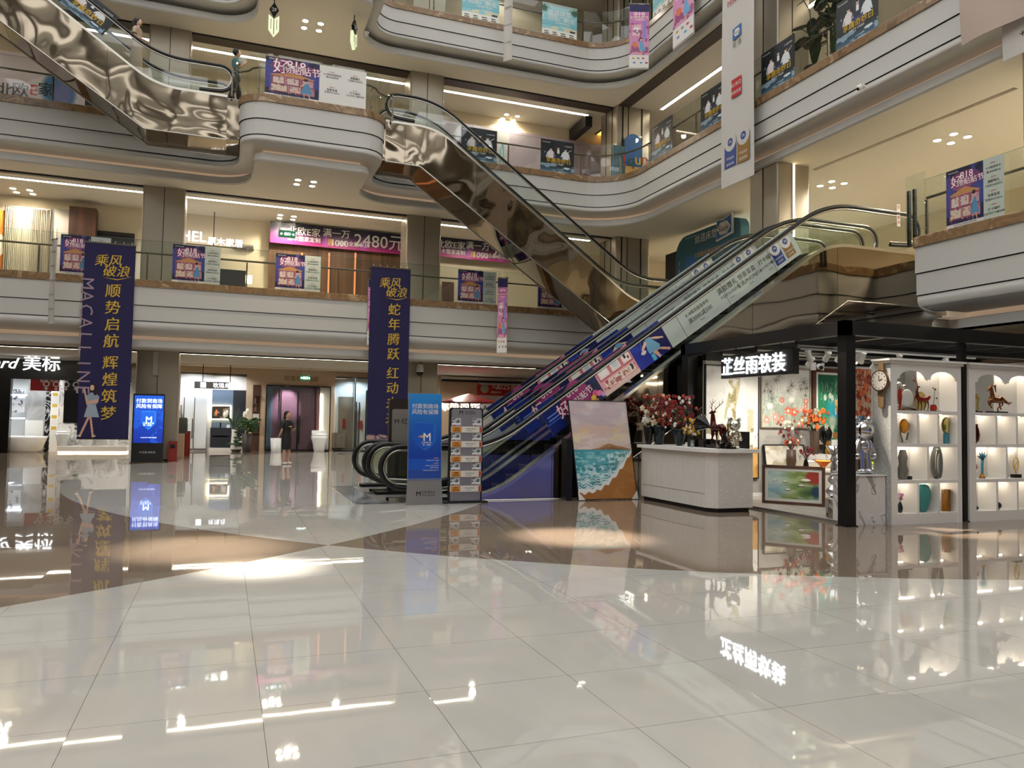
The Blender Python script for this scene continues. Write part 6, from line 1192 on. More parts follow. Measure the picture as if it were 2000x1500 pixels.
T = thing('reception_desk', 'dark low desk with a small lit box behind the second floor glass', 'desk', (X2(470), Y2-.9, ZF)); part(MB().box(X2(428, 560), X2(478, 560), Y2-1.2, Y2-.7, ZF, ZF+1.1, 'dark_navy'), 'body', T); part(MB().box(X2(478, 560), X2(490, 560), Y2-1.2, Y2-.9, ZF+.7, ZF+.95, 'led_warm'), 'lit_box', T)
T = thing('sideboard', 'low wooden sideboard with picture at the cream wall, second floor', 'sideboard', (X2(872, 575), Y2-.4, ZF)); part(MB().box(X2(862, 575), X2(888, 575), Y2-.5, Y2-.1, ZF, ZF+.5, 'wood_walnut'), 'body', T); a = Art(20, 14, 'd8cdb8'); a.put(a.fbm(4, 4, 3) > .5, 'a89a80', .8); part(MB().box(X2(863, 560), X2(886, 560), Y2-.06, Y2-.02, ZF+.7, ZF+1.5, 'wood_brown'), 'picture_frame', T)
T = thing('air_vent', 'long grille vent in the beige bulkhead, second floor', 'vent', (X2(475), Y2-.1, Z2(475, 482))); x0, x1, z0, z1 = onwall(455, 478, 496, 488, Y2-.05); part(MB().box(x0, x1, Y2-.06, Y2+.1, z0, z1, 'steel_satin'), 'frame', T); b = MB(); [b.box(x0+.03, x1-.03, Y2-.075, Y2-.06, z0+.03+k*.04, z0+.045+k*.04, 'steel_dark') for k in range(4)]; part(b, 'slats', T)
# ------------------------------------------------------------------ third floor back row
Y3 = 29.2; X3 = lambda u, v=170: P(u, v, Y=Y3).x; Z3 = lambda u, v: P(u, v, Y=Y3).z; ZG = 10.41
a = Art(90, 50, 'b9aab0'); a.put(a.fbm(3, 3, 3) > .5, 'cdc2c6', .7); a.disc(.63, .62, .14, .26, '2c5f88', .95, .25); a.disc(.66, .6, .1, .2, '7c6a9c', .7, .6); a.put((a.x > .82), '14181c'); a.put((a.x > .82) & (a.y < .2), '3a5a58', .8)
T = thing('shop_mural', 'lilac shop hoarding with a blue globe and brush lettering, upper left', 'mural', (X3(60), Y3-.1, ZG)); x0, x1, zt = X3(-60), X3(215), Z3(30, 105); part(MB().box(x0, x1, Y3-.12, Y3-.02, ZG, zt, 'wall_grey'), 'board', T); art_part(a, 'printed_picture', T, fY(x0, Y3-.12, ZG), x1-x0, zt-ZG, .003)
b = MB(); f = fY(0, Y3-.12, 0); 
for ch, u, m in (('北', 12, 'ink_black'), ('欧', 41, 'ink_black'), ('E', 67, 'ink_red'), ('家', 91, 'ink_black')): b.text(ch, f, X3(u, 178), Z3(u, 178), .5, m, .03, .006)
part(b, 'lettering', T)
a = Art(120, 50, 'a79aa8'); n = a.fbm(5, 3, 8); a.put(n > .5, 'b5aab8', .8); a.rect(.17, .3, .36, 1, 'b8b4b8'); a.line(.3, .3, .32, .8, .008, '6aa4b8'); a.line(.33, .3, .33, .8, .006, '6aa4b8'); a.poly([(.8, .05), (.95, .3), (.8, .55), (.65, .3)], '8c6a78', .8)
a.put((a.x > .75) & (a.y < .45) & (a.fbm(6, 6, 3) > .5), '5f6f88', .8)
T = thing('shop_mural', 'muted lilac hoarding behind the third floor glass, centre', 'mural', (X3(1000, 260), Y3-.1, ZG)); x0, x1 = X3(862, 260), X3(1205, 300); zt = Z3(1000, 258); part(MB().box(x0, x1, Y3-.12, Y3-.02, ZG, zt, 'wall_grey'), 'board', T); art_part(a, 'printed_picture', T, fY(x0, Y3-.12, ZG), x1-x0, zt-ZG, .003)
T = thing('glass_shopfront', 'dim grey shop front with tall panes behind the bay balcony', 'shop front', (X3(740, 220), Y3-.5, ZG)); x0, x1 = X3(640, 200), X3(800, 220)
part(MB().box(x0, x1, Y3-.3, Y3-.1, ZG, ZG+2.6, 'steel_dark'), 'panel', T)
b = MB(); [b.box(x0+(x1-x0)*k/6-.02, x0+(x1-x0)*k/6+.02, Y3-.34, Y3-.3, ZG, ZG+2.6, 'steel_satin') for k in range(7)]; part(b, 'mullions', T)
# black speaker and slot lights in the third floor ceiling
def ceiling_bar(name, label, cat, p0, p1, w, h, m, z, drop=.0):
    T = thing(name, label, cat, ((p0[0]+p1[0])/2, (p0[1]+p1[1])/2, z-drop)); d = Vector((p1[0]-p0[0], p1[1]-p0[1], 0)); L_ = d.length; d.normalize(); f = frame((p0[0], p0[1], z-drop), d, (-d.y, d.x, 0), (0, 0, -1)); part(MB().fbox(f, 0, L_, -w/2, w/2, 0, h, m), 'body', T)
    if drop:
        for q in (.2, .8): part(MB().cyl((p0[0]+d.x*L_*q, p0[1]+d.y*L_*q, z-drop), (p0[0]+d.x*L_*q, p0[1]+d.y*L_*q, z), .012, 'black_metal'), 'rod', T)
    return T
z = SOF[4]; p0, p1 = P(1118, 272, Z=z-.5), P(1150, 245, Z=z-.5); ceiling_bar('hanging_speaker', 'long black speaker hanging at the third floor balcony', 'speaker', (p0.x, p0.y), (p1.x, p1.y), .3, .42, 'black_plastic', z, .12)
p0, p1 = P(1160, 272, Z=z), P(1202, 240, Z=z); ceiling_bar('slot_light', 'warm glowing ceiling slot beside the corner column', 'ceiling light', (p0.x, p0.y), (p1.x, p1.y), .25, .02, 'led_amber', z)
p0, p1 = P(1152, 270, Z=z), P(1192, 241, Z=z); ceiling_bar('air_slot', 'narrow dark air slot in the third floor ceiling', 'air slot', (p0.x, p0.y), (p1.x, p1.y), .1, .01, 'joint_black', z)
p0, p1 = P(1590, 332, Z=SOF[3]), P(1984, 172, Z=SOF[3]); ceiling_bar('air_slot', 'long grey air slot across the cream ceiling, right', 'air slot', (p0.x, p0.y), (p1.x, p1.y), .12, .01, 'steel_dark', SOF[3])
# hanging number pendants under the projecting balcony
def pendant(u, v0, v1, Y, label, tilt=0):
    a, b_ = P(u, v0, Y=Y), P(u, v1, Y=Y); L_ = a.z-b_.z; x, zt = a.x, a.z; T = thing('pendant_sign', label, 'pendant', (x, Y, zt), 'storey pendants'); rt = Matrix.Rotation(tilt, 3, 'Z')
    f = lambda q, z_, d=0: Vector((x, Y, zt))+rt @ Vector((q, -d, 0))+Vector((0, 0, z_)); w = .15
    part(MB().cyl((x, Y, zt), (x, Y, SOF[4]), .015, 'black_metal'), 'rod', T)
    part(MB().prism([(0, 0), (w*.9, -.22), (0, -.46), (-w*.9, -.22)][::-1], f, -.03, .05, 'black_gloss'), 'plate', T); c = MB(); c.text('2F', f, 0, -.22, .15, 'paper_white', .01, .055); part(c, 'number', T)
    part(MB().prism([(-w, -.38), (-w, -L_+.2), (0, -L_), (w, -L_+.2), (w, -.38), (0, -.5)], f, -.05, .04, 'pendant_glow'), 'blade', T)
    part(MB().prism([(-.01, -.5), (-.01, -L_+.05), (.01, -L_+.05), (.01, -.5)], f, .04, .045, 'joint_black').prism([(-w*.6, -.5), (-w*.6, -L_+.2), (-w*.5, -L_+.2), (-w*.5, -.5)], f, .04, .045, 'joint_black').prism([(w*.5, -.5), (w*.5, -L_+.2), (w*.6, -L_+.2), (w*.6, -.5)], f, .04, .045, 'joint_black'), 'line', T)
pendant(536, 6, 72, 23.2, 'pale glowing blade shaped pendant hanging left of the downlights'); pendant(692, 40, 98, 23.4, 'darker blade shaped pendant right of the downlights', 1.0)
# second floor, right side: mattress brand pavilion
mat('pavilion_teal', '2f5d70', .5); mat('pavilion_dark', '16181c', .5); mat('logo_blue', '2a62a0', .4)
XP = 16.0; pf = fX(XP, 24.3, ZT[2]); T = thing('mattress_pavilion', 'rounded teal pavilion wall with white Chinese lettering behind the escalator top', 'pavilion', (XP, 22.3, ZT[2]))
poly = [(-.8, 0), (3.15, 0), (3.15, 2.65)]+[(2.8+.35*math.cos(q), 2.68+.35*math.sin(q)) for q in [0, .5, 1.0, PI/2]]+[(-.1+.7*math.cos(q), 2.33+.7*math.sin(q)) for q in [PI/2, PI*.6, PI*.72, PI*.84, PI]]
part(MB().prism(poly, pf, -.35, 0, 'pavilion_teal'), 'wall_panel', T); part(MB().fbox(pf, -1.6, -.8, 0, 2.6, -.4, -.05, 'pavilion_dark'), 'dark_side_panel', T)
b = MB(); b.text('丝涟床垫', pf, 1.15, 2.74, .34, 'paper_white', .015, .006); b.text('全球奢华酒店选择', pf, 1.25, 2.15, .2, 'straw', .01, .006); b.text('领跑美国睡眠', pf, 1.1, 1.9, .15, 'paper_white', .0, .006); part(b, 'lettering', T)
b = MB()
for k in range(4): b.fbox(pf, -.1+.17*k, .0+.17*k, 2.9, 2.92, 0, .006, 'paper_white')
for k in range(7): b.fbox(pf, -.55, -.53, .3+.28*k, .45+.28*k, 0, .006, 'paper_white')
part(b, 'dashed_line', T); part(MB().fbox(pf, -.1, .5, .3, 2.2, 0, .01, 'logo_blue'), 'inset_panel', T)
T = thing('logo_sign', 'blue and white shield shaped mattress brand logo on top of the teal pavilion', 'sign', tuple(pf(2.37, 2.7, .1)))
part(MB().prism([(1.9, 2.38), (2.82, 2.5), (2.80, 3.2), (2.36, 3.08), (1.95, 3.12)], pf, .02, .1, 'paper_white').prism([(1.94, 2.42), (2.78, 2.54), (2.76, 3.15), (2.36, 3.04), (1.98, 3.08)], pf, .1, .11, 'logo_blue'), 'shield', T); part(MB().prism([(2.37+.38*math.cos(q), 2.76+.25*math.sin(q)) for q in [2*PI*i/6 for i in range(6)]], pf, .11, .12, 'paper_white'), 'white_field', T)
b = MB(); b.text('Sealy', pf, 2.37, 2.76, .3, 'ink_black', .01, .125, shear=.35); part(b, 'lettering', T)
# third floor right: colourful shop behind glass
XQ = 16.6; qf = fX(XQ, 26.0, ZT[3]); T = thing('colourful_shopfront', 'colourful arched shop front with rainbow lettering behind the third floor glass', 'shop front', (XQ, 25, ZT[3]))
T2 = fY(14.1, 26.0, ZT[3]-.0)
part(MB().prism([(.12, 0), (.85, 0), (.85, 1.9)]+[(.485+.365*math.cos(q), 1.9+.365*math.sin(q)) for q in [.4, .8, 1.2, PI/2, 2.0, 2.4, 2.8]]+[(.12, 1.9)], T2, 0, .08, 'logo_blue'), 'blue_arch', T); part(MB().fbox(T2, -.4, .1, 0, 1.7, 0, .1, 'pavilion_teal'), 'green_arch', T); part(MB().fbox(T2, .1, .85, 0, .95, .1, .14, 'straw'), 'yellow_block', T)
b = MB()
for i, (ch, m) in enumerate(zip('!qunsa', ('ink_red', 'plant_green', 'gold_bright', 'petal_coral', 'logo_blue', 'ink_plum'))): b.text(ch, T2, .0+.3*i, 1.15+.05*i, .6, m, .03, .2)
part(b, 'lettering', T)
# big potted plant and shop furniture behind the upper right glass
def bigleaf(u, v, X_, lv, label, seed):
    q = P(u, v, X=X_); q.z = ZT[lv]; T = thing('potted_plant', label, 'potted plant', q); rg = random.Random(seed); part(MB().lathe(q, [(.2, 0), (.26, .4), (.24, .4), (.2, .3)], 'pot_dark', 14), 'pot', T); b = MB(); st = MB()
    for k in range(16):
        an = rg.uniform(0, 2*PI); hh = rg.uniform(.7, 1.9); t_ = q+Vector((.36*math.cos(an), .5*math.sin(an), .3+hh)); st.tube([q+Vector((0, 0, .3)), (q+Vector((0, 0, .3+hh*.8))).lerp(t_, .4), t_], .012, 'plant_green', 4)
        rt = Matrix.Rotation(an, 3, 'Z') @ Matrix.Rotation(rg.uniform(.2, 1.1), 3, 'Y'); b.ball(t_, .21, 'leaf_dark', 9, 6, (1.2, .75, .06), rt)
    part(st, 'stems', T); part(b, 'leaves', T)
bigleaf(1628, 60, 14.3, 3, 'big leaved dark green plant behind the upper right glass', 3); bigleaf(1590, 110, 14.15, 3, 'second broad leaved plant, left of the taller one behind the upper right glass', 9)
T = thing('display_rack', 'thin black metal display frame behind the upper right glass', 'display frame', (14.4, 14.6, ZT[3])); y0, y1 = P(1592, 40, X=14.9).y, P(1640, 20, X=14.9).y
for yy in (y0, y1): part(MB().cyl((14.9, yy, ZT[3]), (14.9, yy, ZT[3]+1.9), .025, 'black_metal', n=6), 'post', T)
part(MB().cyl((14.9, y0, ZT[3]+1.9), (14.9, y1, ZT[3]+1.9), .025, 'black_metal', n=6), 'crossbar', T)

# added glowing panel, out of view, for a blue reflection in the escalator cladding
T = thing('led_screen', 'large blue glowing screen across the hall, seen mirrored in the escalator cladding', 'screen', (13, -11, 2)); part(MB().box(11, 17, -11.2, -11.0, .3, 4.2, 'black_plastic'), 'frame', T); part(MB().box(11.1, 16.9, -11.0, -10.98, .4, 4.1, 'screen_blue'), 'display', T)
# ------------------------------------------------------------------ balustrades along the slab edges
def resample(pts, step):
    out = [Vector(pts[0])]; acc = 0
    L_ = [0]
    for a, b in zip(pts[:-1], pts[1:]): L_.append(L_[-1]+(Vector(b)-Vector(a)).length)
    n = max(1, round(L_[-1]/step)); P_ = []
    for k in range(n+1):
        d = L_[-1]*k/n; i = min(len(pts)-2, max(0, int(np.searchsorted(L_, d))-1)); t = (d-L_[i])/max(1e-9, L_[i+1]-L_[i]); P_.append(Vector(pts[i]).lerp(Vector(pts[i+1]), t))
    return P_
def balustrade(label, pts, z, step=1.42, inset=.12, H_=1.2):
    """pts: open polyline along the slab edge, atrium on its right"""
    pts = [Vector(p) for p in pts]; off = []
    for i, p in enumerate(pts):
        a = pts[max(0, i-1)]; c = pts[min(len(pts)-1, i+1)]; d = (c-a).normalized(); off.append(p+Vector((-d.y, d.x))*inset)
    T = thing('balustrade', label, 'balustrade', (off[0].x, off[0].y, z)); st = resample(off, step)
    L_ = [0]
    for a, b in zip(off[:-1], off[1:]): L_.append(L_[-1]+(b-a).length)
    def at(d): i = min(len(off)-2, max(0, int(np.searchsorted(L_, d))-1)); t = (d-L_[i])/max(1e-9, L_[i+1]-L_[i]); return off[i].lerp(off[i+1], t)
    n = len(st)-1; tot = L_[-1]
    for k in range(n):
        ds = [tot*(k+q)/n for q in (0, .25, .5, .75, 1)]; ds[0] += .012; ds[-1] -= .012; ps = [at(d) for d in ds]
        v = [(p.x, p.y, z+.01) for p in ps]+[(p.x, p.y, z+H_) for p in ps]; part(MB().add(v, [(i, i+1, i+6, i+5) for i in range(4)], 'glass_rail'), 'glass_panel', T)
        part(MB().add([(p.x, p.y, z+H_) for p in ps]+[(p.x, p.y, z+H_+.012) for p in ps], [(i, i+1, i+6, i+5) for i in range(4)], 'glass_edge'), 'glass_edge', T)
    for k in range(n+1):
        p = at(tot*k/n); q = at(min(tot, tot*k/n+.05)); r = at(max(0, tot*k/n-.05)); d = (q-r).normalized(); nn = Vector((-d.y, d.x))
        c = p+nn*.09
        part(MB().box(c.x-.022, c.x+.022, c.y-.022, c.y+.022, z, z+.80, 'steel_dark').cyl((p.x, p.y, z+.72), (c.x, c.y, z+.72), .012, 'steel_dark', n=6).cyl((p.x, p.y, z+.2), (c.x, c.y, z+.2), .012, 'steel_dark', n=6), 'post', T)
    part(MB().tube([((at(tot*k/(4*n))+Vector((0, 0))).x, (at(tot*k/(4*n))).y, z+.84) for k in range(4*n+1)], .03, 'steel_dark', 6).v and MB().tube([(lambda p, d: (p.x-d.y*.09, p.y+d.x*.09, z+.84))(at(tot*k/(4*n)), (at(min(tot, tot*k/(4*n)+.05))-at(max(0, tot*k/(4*n)-.05))).normalized()) for k in range(4*n+1)], .03, 'steel_dark', 6), 'handrail', T)
    return T
def seg(path, test): return [p for p in path if test(p)]
def sub(path, a, b):
    return path[a:b]
corner3 = [p for p in PATH[3] if p[0] > 11 and p[1] > 22 and not (p[0] < 11)]
corner2 = [p for p in PATH[2] if p[0] > 11 and p[1] > 22]
balustrade('glass balustrade of the second floor, long left run behind the navy banners', [(-15, 25), (11.8, 25)], ZT[2])
balustrade('glass balustrade of the second floor, right of the escalator top', [(13.45, 11.85), (13.45, -8)], ZT[2])
balustrade('glass balustrade of the third floor, left of the projecting bay', [(-15, 25), (-.65, 25)], ZT[3])
bay = [p for p in PATH[3] if -.5 < p[0] < 4.4 and p[1] < 22.9]
balustrade('glass balustrade around the front of the projecting bay', [(.12, 22.6)]+bay+[(4.25, 22.6)], ZT[3], 1.1)
balustrade('glass balustrade of the third floor turning the inner corner to the right', [(4.9, 25)]+corner3+[(13.45, -8)], ZT[3])
balustrade('glass balustrade of the top storey turning the inner corner', [(4.9, 25)]+corner3+[(13.45, -8)], ZT[4])
# ------------------------------------------------------------------ posters on the balustrades
def promo_art(nx=70, ny=76):
    a = Art(nx, ny, '1b1a4a'); a.grad('20224e', '4a3066', .35, 1); a.rect(0, .9, 1, 1, '14123a'); a.put((a.fbm(6, 5, 3) > .58) & (a.y > .5), '4a5ab8', .7)
    a.disc(.5, .78, .42, .16, '8e3f74', .8); a.disc(.45, .72, .3, .12, 'b06a94', .8)
    a.rect(.08, .12, .92, .56, 'c98a94'); a.poly([(.05, .54), (.5, .66), (.95, .54)], 'd89a5a')
    for x0, x1, y0, y1, c in ((.14, .34, .34, .5, 'f2dcd0'), (.4, .62, .34, .5, 'ead2cc'), (.68, .88, .34, .5, 'd8a8b0'), (.12, .4, .14, .3, 'f0d8c0'), (.46, .66, .14, .3, 'e8c8b8')):
        a.rect(x0-.02, y0-.02, x1+.02, y1+.02, '9a4a62'); a.rect(x0, y0, x1, y1, c)
    for i in range(60): r = a.rg.rand(3); a.disc(.08+.84*r[0], .1+.45*r[1], .015, .012, ['b0485a', 'f0e0d0', '7a3a5a', 'e8a060'][i % 4])
    a.put((a.x < .12) & (a.y > .2) & (a.y < .7), '4a4ea8', .8); a.put((a.x > .9) & (a.y > .3) & (a.y < .8), '3a4aa0', .8)
    a.poly([(.72, .44), (.8, .44), (.88, .16), (.66, .16)], '5a9ac8'); a.disc(.76, .49, .035, .04, 'ecc8ae'); a.disc(.75, .52, .045, .035, '1c1418'); a.line(.73, .42, .66, .34, .025, 'ecc8ae'); a.line(.72, .16, .72, .06, .025, 'e0b090'); a.line(.8, .16, .83, .06, .025, 'e0b090')
    a.a *= .86
    a.rect(0, 0, 1, .055, 'd6d2ce'); a.put((a.y > .055) & (a.y < .12) & (a.fbm(9, 3, 9) > .5), '5a2a5a', .8); return a
_PA = promo_art()
def promo_poster(label, fr, w, h, split, group, wide=False, tint='paper_mint'):
    """picture on the left of width split, text panel on the right"""
    T = thing('poster', label, 'poster', tuple(fr(w/2, 0, 0)), group); inv = T.matrix_basis.inverted()
    b = MB().fbox(fr, 0, w, 0, h, -.006, .0, tint); base = part(b, 'board', T)
    me = _PA.mesh('printed_picture', fr, split, h, .002, 'print'); me.transform(inv); o = bpy.data.objects.new('printed_picture', me); COL.objects.link(o); o.parent = base
    b = MB(); s = split
    for m, bo, d in (('ink_plum', .14, .004), ('ink_cream', .03, .007)):
        b.text('818', fr, s*.56, h*.86, s*.24, m, bo, d); b.text('好', fr, s*.28, h*.78, s*.3, m, bo, d); b.text('物贴贴节', fr, s*.66, h*.74, s*.18, m, bo, d)
    b.text('MACALLINE', fr, s*.2, h*.95, s*.05, 'paper_white', 0, .004); b.text('红星 美凯龙 品质家居 超级品牌', fr, s*.5, h*.027, s*.045, 'ink_black', 0, .004)
    tw = w-s; cx = s+tw/2
    if wide: ent = [(.27, .78, '8.18限定超值券包', '满3000减500'), (.76, .78, '满额赠礼', '下定积分兑好礼'), (.27, .38, '惊喜盲盒', '至高iPHONE16'), (.76, .38, '打卡福利', '小红书打卡赢好锅')]; k = .115
    else: ent = [(.5, .84, '8.18超值券包', '满3000减500'), (.5, .61, '满额赠礼', '下定积分兑好礼'), (.5, .38, '惊喜盲盒', '至高iPHONE16'), (.5, .15, '打卡福利', '小红书打卡赢好锅')]; k = .15
    for i, (fx, fy, t1, t2) in enumerate(ent):
        x = s+tw*fx; y = h*fy; sz = min(tw*k*(.5 if wide else 1), h*.075); b.text('— 活动0%d —' % (i+1), fr, x, y+h*.07, sz*.6, 'ink_red', 0, .003); b.text(t1, fr, x, y, sz*(1.0 if i else .85), 'ink_black', .012, .003); b.text(t2, fr, x, y-h*.07, sz*.85, 'ink_black', .008, .003)
    part(b, 'lettering', T); return T
mat('paper_mint', 'b6bfb4', .5)
def on_f1(u0, v0, u1, v1, us, Y, label, group, **k):
    a, b_, c = P(u0, v0, Y=Y), P(u1, v1, Y=Y), P(us, v0, Y=Y); w, h = b_.x-a.x, 1.14; return promo_poster(label, fY(a.x, Y, ZT[2]+.02 if a.z < 9 else ZT[3]+.02), w, k.pop('h', h), c.x-a.x, group, **k)
G1 = 'purple 818 posters on the second floor glass'
on_f1(119, 465, 214, 542, 178, 25.08, 'purple 818 poster on the glass, partly hidden by the left navy banner', G1)
on_f1(338, 482, 429, 560, 401, 25.08, 'purple 818 poster on the glass right of the left column', G1)
on_f1(539, 500, 625, 574, 596, 25.08, 'purple 818 poster in front of the wood panelled wall', G1)
on_f1(895, 532, 968, 600, 944, 25.08, 'purple 818 poster on the glass right of the second column', G1)
on_f1(1052, 545, 1122, 612, 1098, 25.08, 'purple 818 poster on the glass below the mirror escalator', G1)
T = on_f1(519, 113, 714, 215, 625, 22.12, 'wide 818 poster with white text panel on the projecting bay', None, wide=True, tint='paper_white', h=1.1)
a_, b_ = P(1848, 345, X=13.5), P(1962, 430, X=13.5); promo_poster('purple 818 poster on the glass at the right edge, second floor', fX(13.5, a_.y, ZT[2]+.02), a_.y-b_.y, 1.16, (a_.y-b_.y)*.66, None)
def f2_black(u0, u1, lv, label, X_=13.5, h=1.18):
    a, b_ = P(u0, 200, X=X_), P(u1, 200, X=X_); w = a.y-b_.y; T = thing('poster', label, 'poster', (X_, (a.y+b_.y)/2, ZT[lv]), 'black event posters on the glass'); fr = fX(X_, a.y, ZT[lv]+.02); part(MB().fbox(fr, 0, w, 0, h, -.006, 0, 'black_plastic'), 'board', T); black_print(T.children[0], fr, w, h, T.matrix_basis.inverted()); return T
f2_black(1274, 1314, 3, 'black poster with three people behind the glass beside the arched shop front'); f2_black(1369, 1418, 3, 'black poster with three people left of the long white banner')
f2_black(1487, 1552, 3, 'black poster with three people just right of the long white banner'); f2_black(1634, 1716, 3, 'black poster with three people beside the big leaved plant')
def f1_black(u0, u1, label):
    a, b_ = P(u0, 310, Y=25.08), P(u1, 310, Y=25.08); w = b_.x-a.x; T = thing('poster', label, 'poster', ((a.x+b_.x)/2, 25.08, ZT[3]), 'black event posters on the glass'); fr = fY(a.x, 25.08, ZT[3]+.02); part(MB().fbox(fr, 0, w, 0, 1.16, -.006, 0, 'black_plastic'), 'board', T); black_print(T.children[0], fr, w, 1.16, T.matrix_basis.inverted())
f1_black(900, 970, 'black poster with three people behind the mirror escalator handrail'); f1_black(1056, 1121, 'black poster with three people left of the corner column, third floor')
# light blue mattress sale posters on the top storey
a = Art(60, 66, '8fc4cc'); a.grad('a8d0d4', '6fb4c0', .3, 1); a.put(a.fbm(3, 6, 3) > .55, 'c8dcd8', .6); a.rect(0, 0, 1, .2, 'e2e2d8'); a.put((a.y < .32) & (a.y > .2) & (a.fbm(5, 3, 9) > .4), 'd8cfae', .9); a.rect(.8, .2, .95, .26, '22323a'); a.rect(0, .93, 1, 1, '9ab0a8')
for cx in (.06, .94): a.disc(cx, .82, .1, .12, '2f5a44', .9, .4)
for i in range(12): a.line(.06, .84, .06+.16*math.cos(i*.5), .84+.12*math.sin(i*.5), .02, '2f5a44'); a.line(.92, .84, .92+.16*math.cos(i*.5), .84+.12*math.sin(i*.5), .02, '2f5a44')
for i in range(4): a.rect(.06+.24*i, .05, .2+.24*i, .08, '333333'); a.rect(.06+.24*i, .11, .18+.24*i, .135, '333333')
_CA = a
def cyan(fr, w, h, label):
    T = thing('poster', label, 'poster', tuple(fr(w/2, 0, 0)), 'light blue sale posters on the top storey'); part(MB().fbox(fr, 0, w, 0, h, -.006, 0, 'paper_mint'), 'board', T); me = _CA.mesh('printed_picture', fr, w, h, .002); me.transform(T.matrix_basis.inverted()); o = bpy.data.objects.new('printed_picture', me); COL.objects.link(o); o.parent = T
    b = MB(); b.text('丝涟床垫', fr, w*.5, h*.74, w*.17, 'paper_white', .01, .004); b.text('超级厂购会', fr, w*.55, h*.56, w*.155, 'paper_white', .01, .004); b.text('全屋睡眠一站购', fr, w*.58, h*.43, w*.06, 'paper_white', 0, .004); part(b, 'lettering', T)
for u0, u1, lab in ((902, 975, 'light blue sale poster left of the thin white banner strip'), (1059, 1127, 'light blue sale poster right of the thin white banner strip')): p0, p1 = P(u0, 30, Y=25.08), P(u1, 30, Y=25.08); cyan(fY(p0.x, 25.08, ZT[4]+.02), p1.x-p0.x, 1.2, lab)
p0, p1 = P(1275, 30, X=13.5), P(1312, 10, X=13.5); cyan(fX(13.5, p0.y, ZT[4]+.02), p0.y-p1.y, 1.2, 'light blue sale poster just right of the inner corner, top storey')
# ------------------------------------------------------------------ hanging banners
def cloth(fr, w, h, m, n=10, amp=.012):
    b = MB(); v = []
    for j in range(n*3+1):
        for i in range(n+1): v.append(fr(w*i/n, h*j/(n*3), amp*math.sin(i*.9+j*.25)))
    b.add(v, [(j*(n+1)+i, j*(n+1)+i+1, (j+1)*(n+1)+i+1, (j+1)*(n+1)+i) for j in range(n*3) for i in range(n)], m, True); return b
def navy(x0, x1, z0, z1, chars, label, left):
    Y = 24.93; fr = fY(x0, Y, z0); w, h = x1-x0, z1-z0; T = thing('hanging_banner', label, 'banner', (x0+w/2, Y, z0)); part(cloth(fr, w, h, 'banner_navy', 10, .006), 'cloth', T)
    part(MB().fbox(fr, -.01, w+.01, h-.02, h+.02, -.012, .012, 'steel_dark').fbox(fr, -.01, w+.01, -.02, .01, -.012, .012, 'black_plastic'), 'batten', T)
    b = MB()
    for i in range(6): b.cyl(fr(w*(.08+.168*i), h+.0, 0), fr(w*(.08+.168*i), h+.09, -.06), .006, 'paper_white', n=5)
    part(b, 'tie', T)
    b = MB(); cx = w*(.58 if left else .60)
    b.text('乘风', fr, cx-.16, h-.50, .36, 'gold', .03, .012, shear=.2, rot=.05); b.text('破浪', fr, cx+.06, h-.80, .36, 'gold', .03, .012, shear=.2, rot=.03); b.prism([(cx-.3, h-1.0), (cx+.1, h-1.03), (cx+.50, h-.94), (cx+.1, h-1.06)], fr, .012, .013, 'gold')
    part(b, 'gold_title', T); b = MB(); zz = h-1.38
    for k, ch in enumerate(chars):
        if ch != ' ': b.text(ch, fr, cx, zz, .42, 'gold', .03, .012, shear=.1, rot=.06); zz -= .49
        else: zz -= .14
    part(b, 'gold_characters', T)
    if left:
        c = MB()
        for k, ch in enumerate('MACALLINE'): c.text(ch, fr, .12, h-1.2-.385*k, .48, 'banner_beige', 0, .010, rot=-PI/2)
        part(c, 'sideways_lettering', T)
        a = Art(50, 110, '1b1646'); a.line(.1, .04, .42, .36, .07, 'cfa083'); a.line(.62, .04, .5, .36, .08, 'cfa083'); a.disc(.06, .03, .08, .015, 'd8c4a0'); a.disc(.66, .03, .09, .015, 'd8c4a0'); a.poly([(.22, .36), (.36, .58), (.7, .58), (.86, .36)], '9aa6b4'); a.poly([(.36, .58), (.30, .74), (.45, .8), (.68, .8), (.84, .72), (.76, .62), (.7, .58)], '8f9cab')
        a.line(.40, .62, .78, .66, .06, 'd2a68c'); a.line(.34, .60, .22, .82, .06, 'd2a68c'); a.disc(.2, .84, .05, .03, 'd2a68c'); a.disc(.55, .89, .15, .07, '241518'); a.disc(.66, .82, .09, .07, '241518'); a.disc(.52, .89, .09, .05, 'dcb49a')
        art_part(a, 'printed_woman', T, fr, .62, 1.62, .009, 'print', .02, .03)
    else:
        a = Art(60, 16, '1b1646'); a.put((a.y < .5+.4*(a.noise(9, 2, 3)-.4)), 'b89a8a', .9); a.put((a.fbm(14, 5, 4) > .55) & (a.y < .7), '4a3a5a', .9); art_part(a, 'printed_skyline', T, fr, w, .28, .009, 'print', 0, 0)
mat('banner_beige', '9c8590', .6)
navy(-3.93, -2.60, .73, 6.42, '顺势启航 辉煌筑梦', 'navy banner with gold characters and a printed woman, left of the first column', True)
navy(4.33, 5.66, .75, 6.42, '蛇年腾跃 红动未来', 'navy banner with gold characters at the second grey column', False)
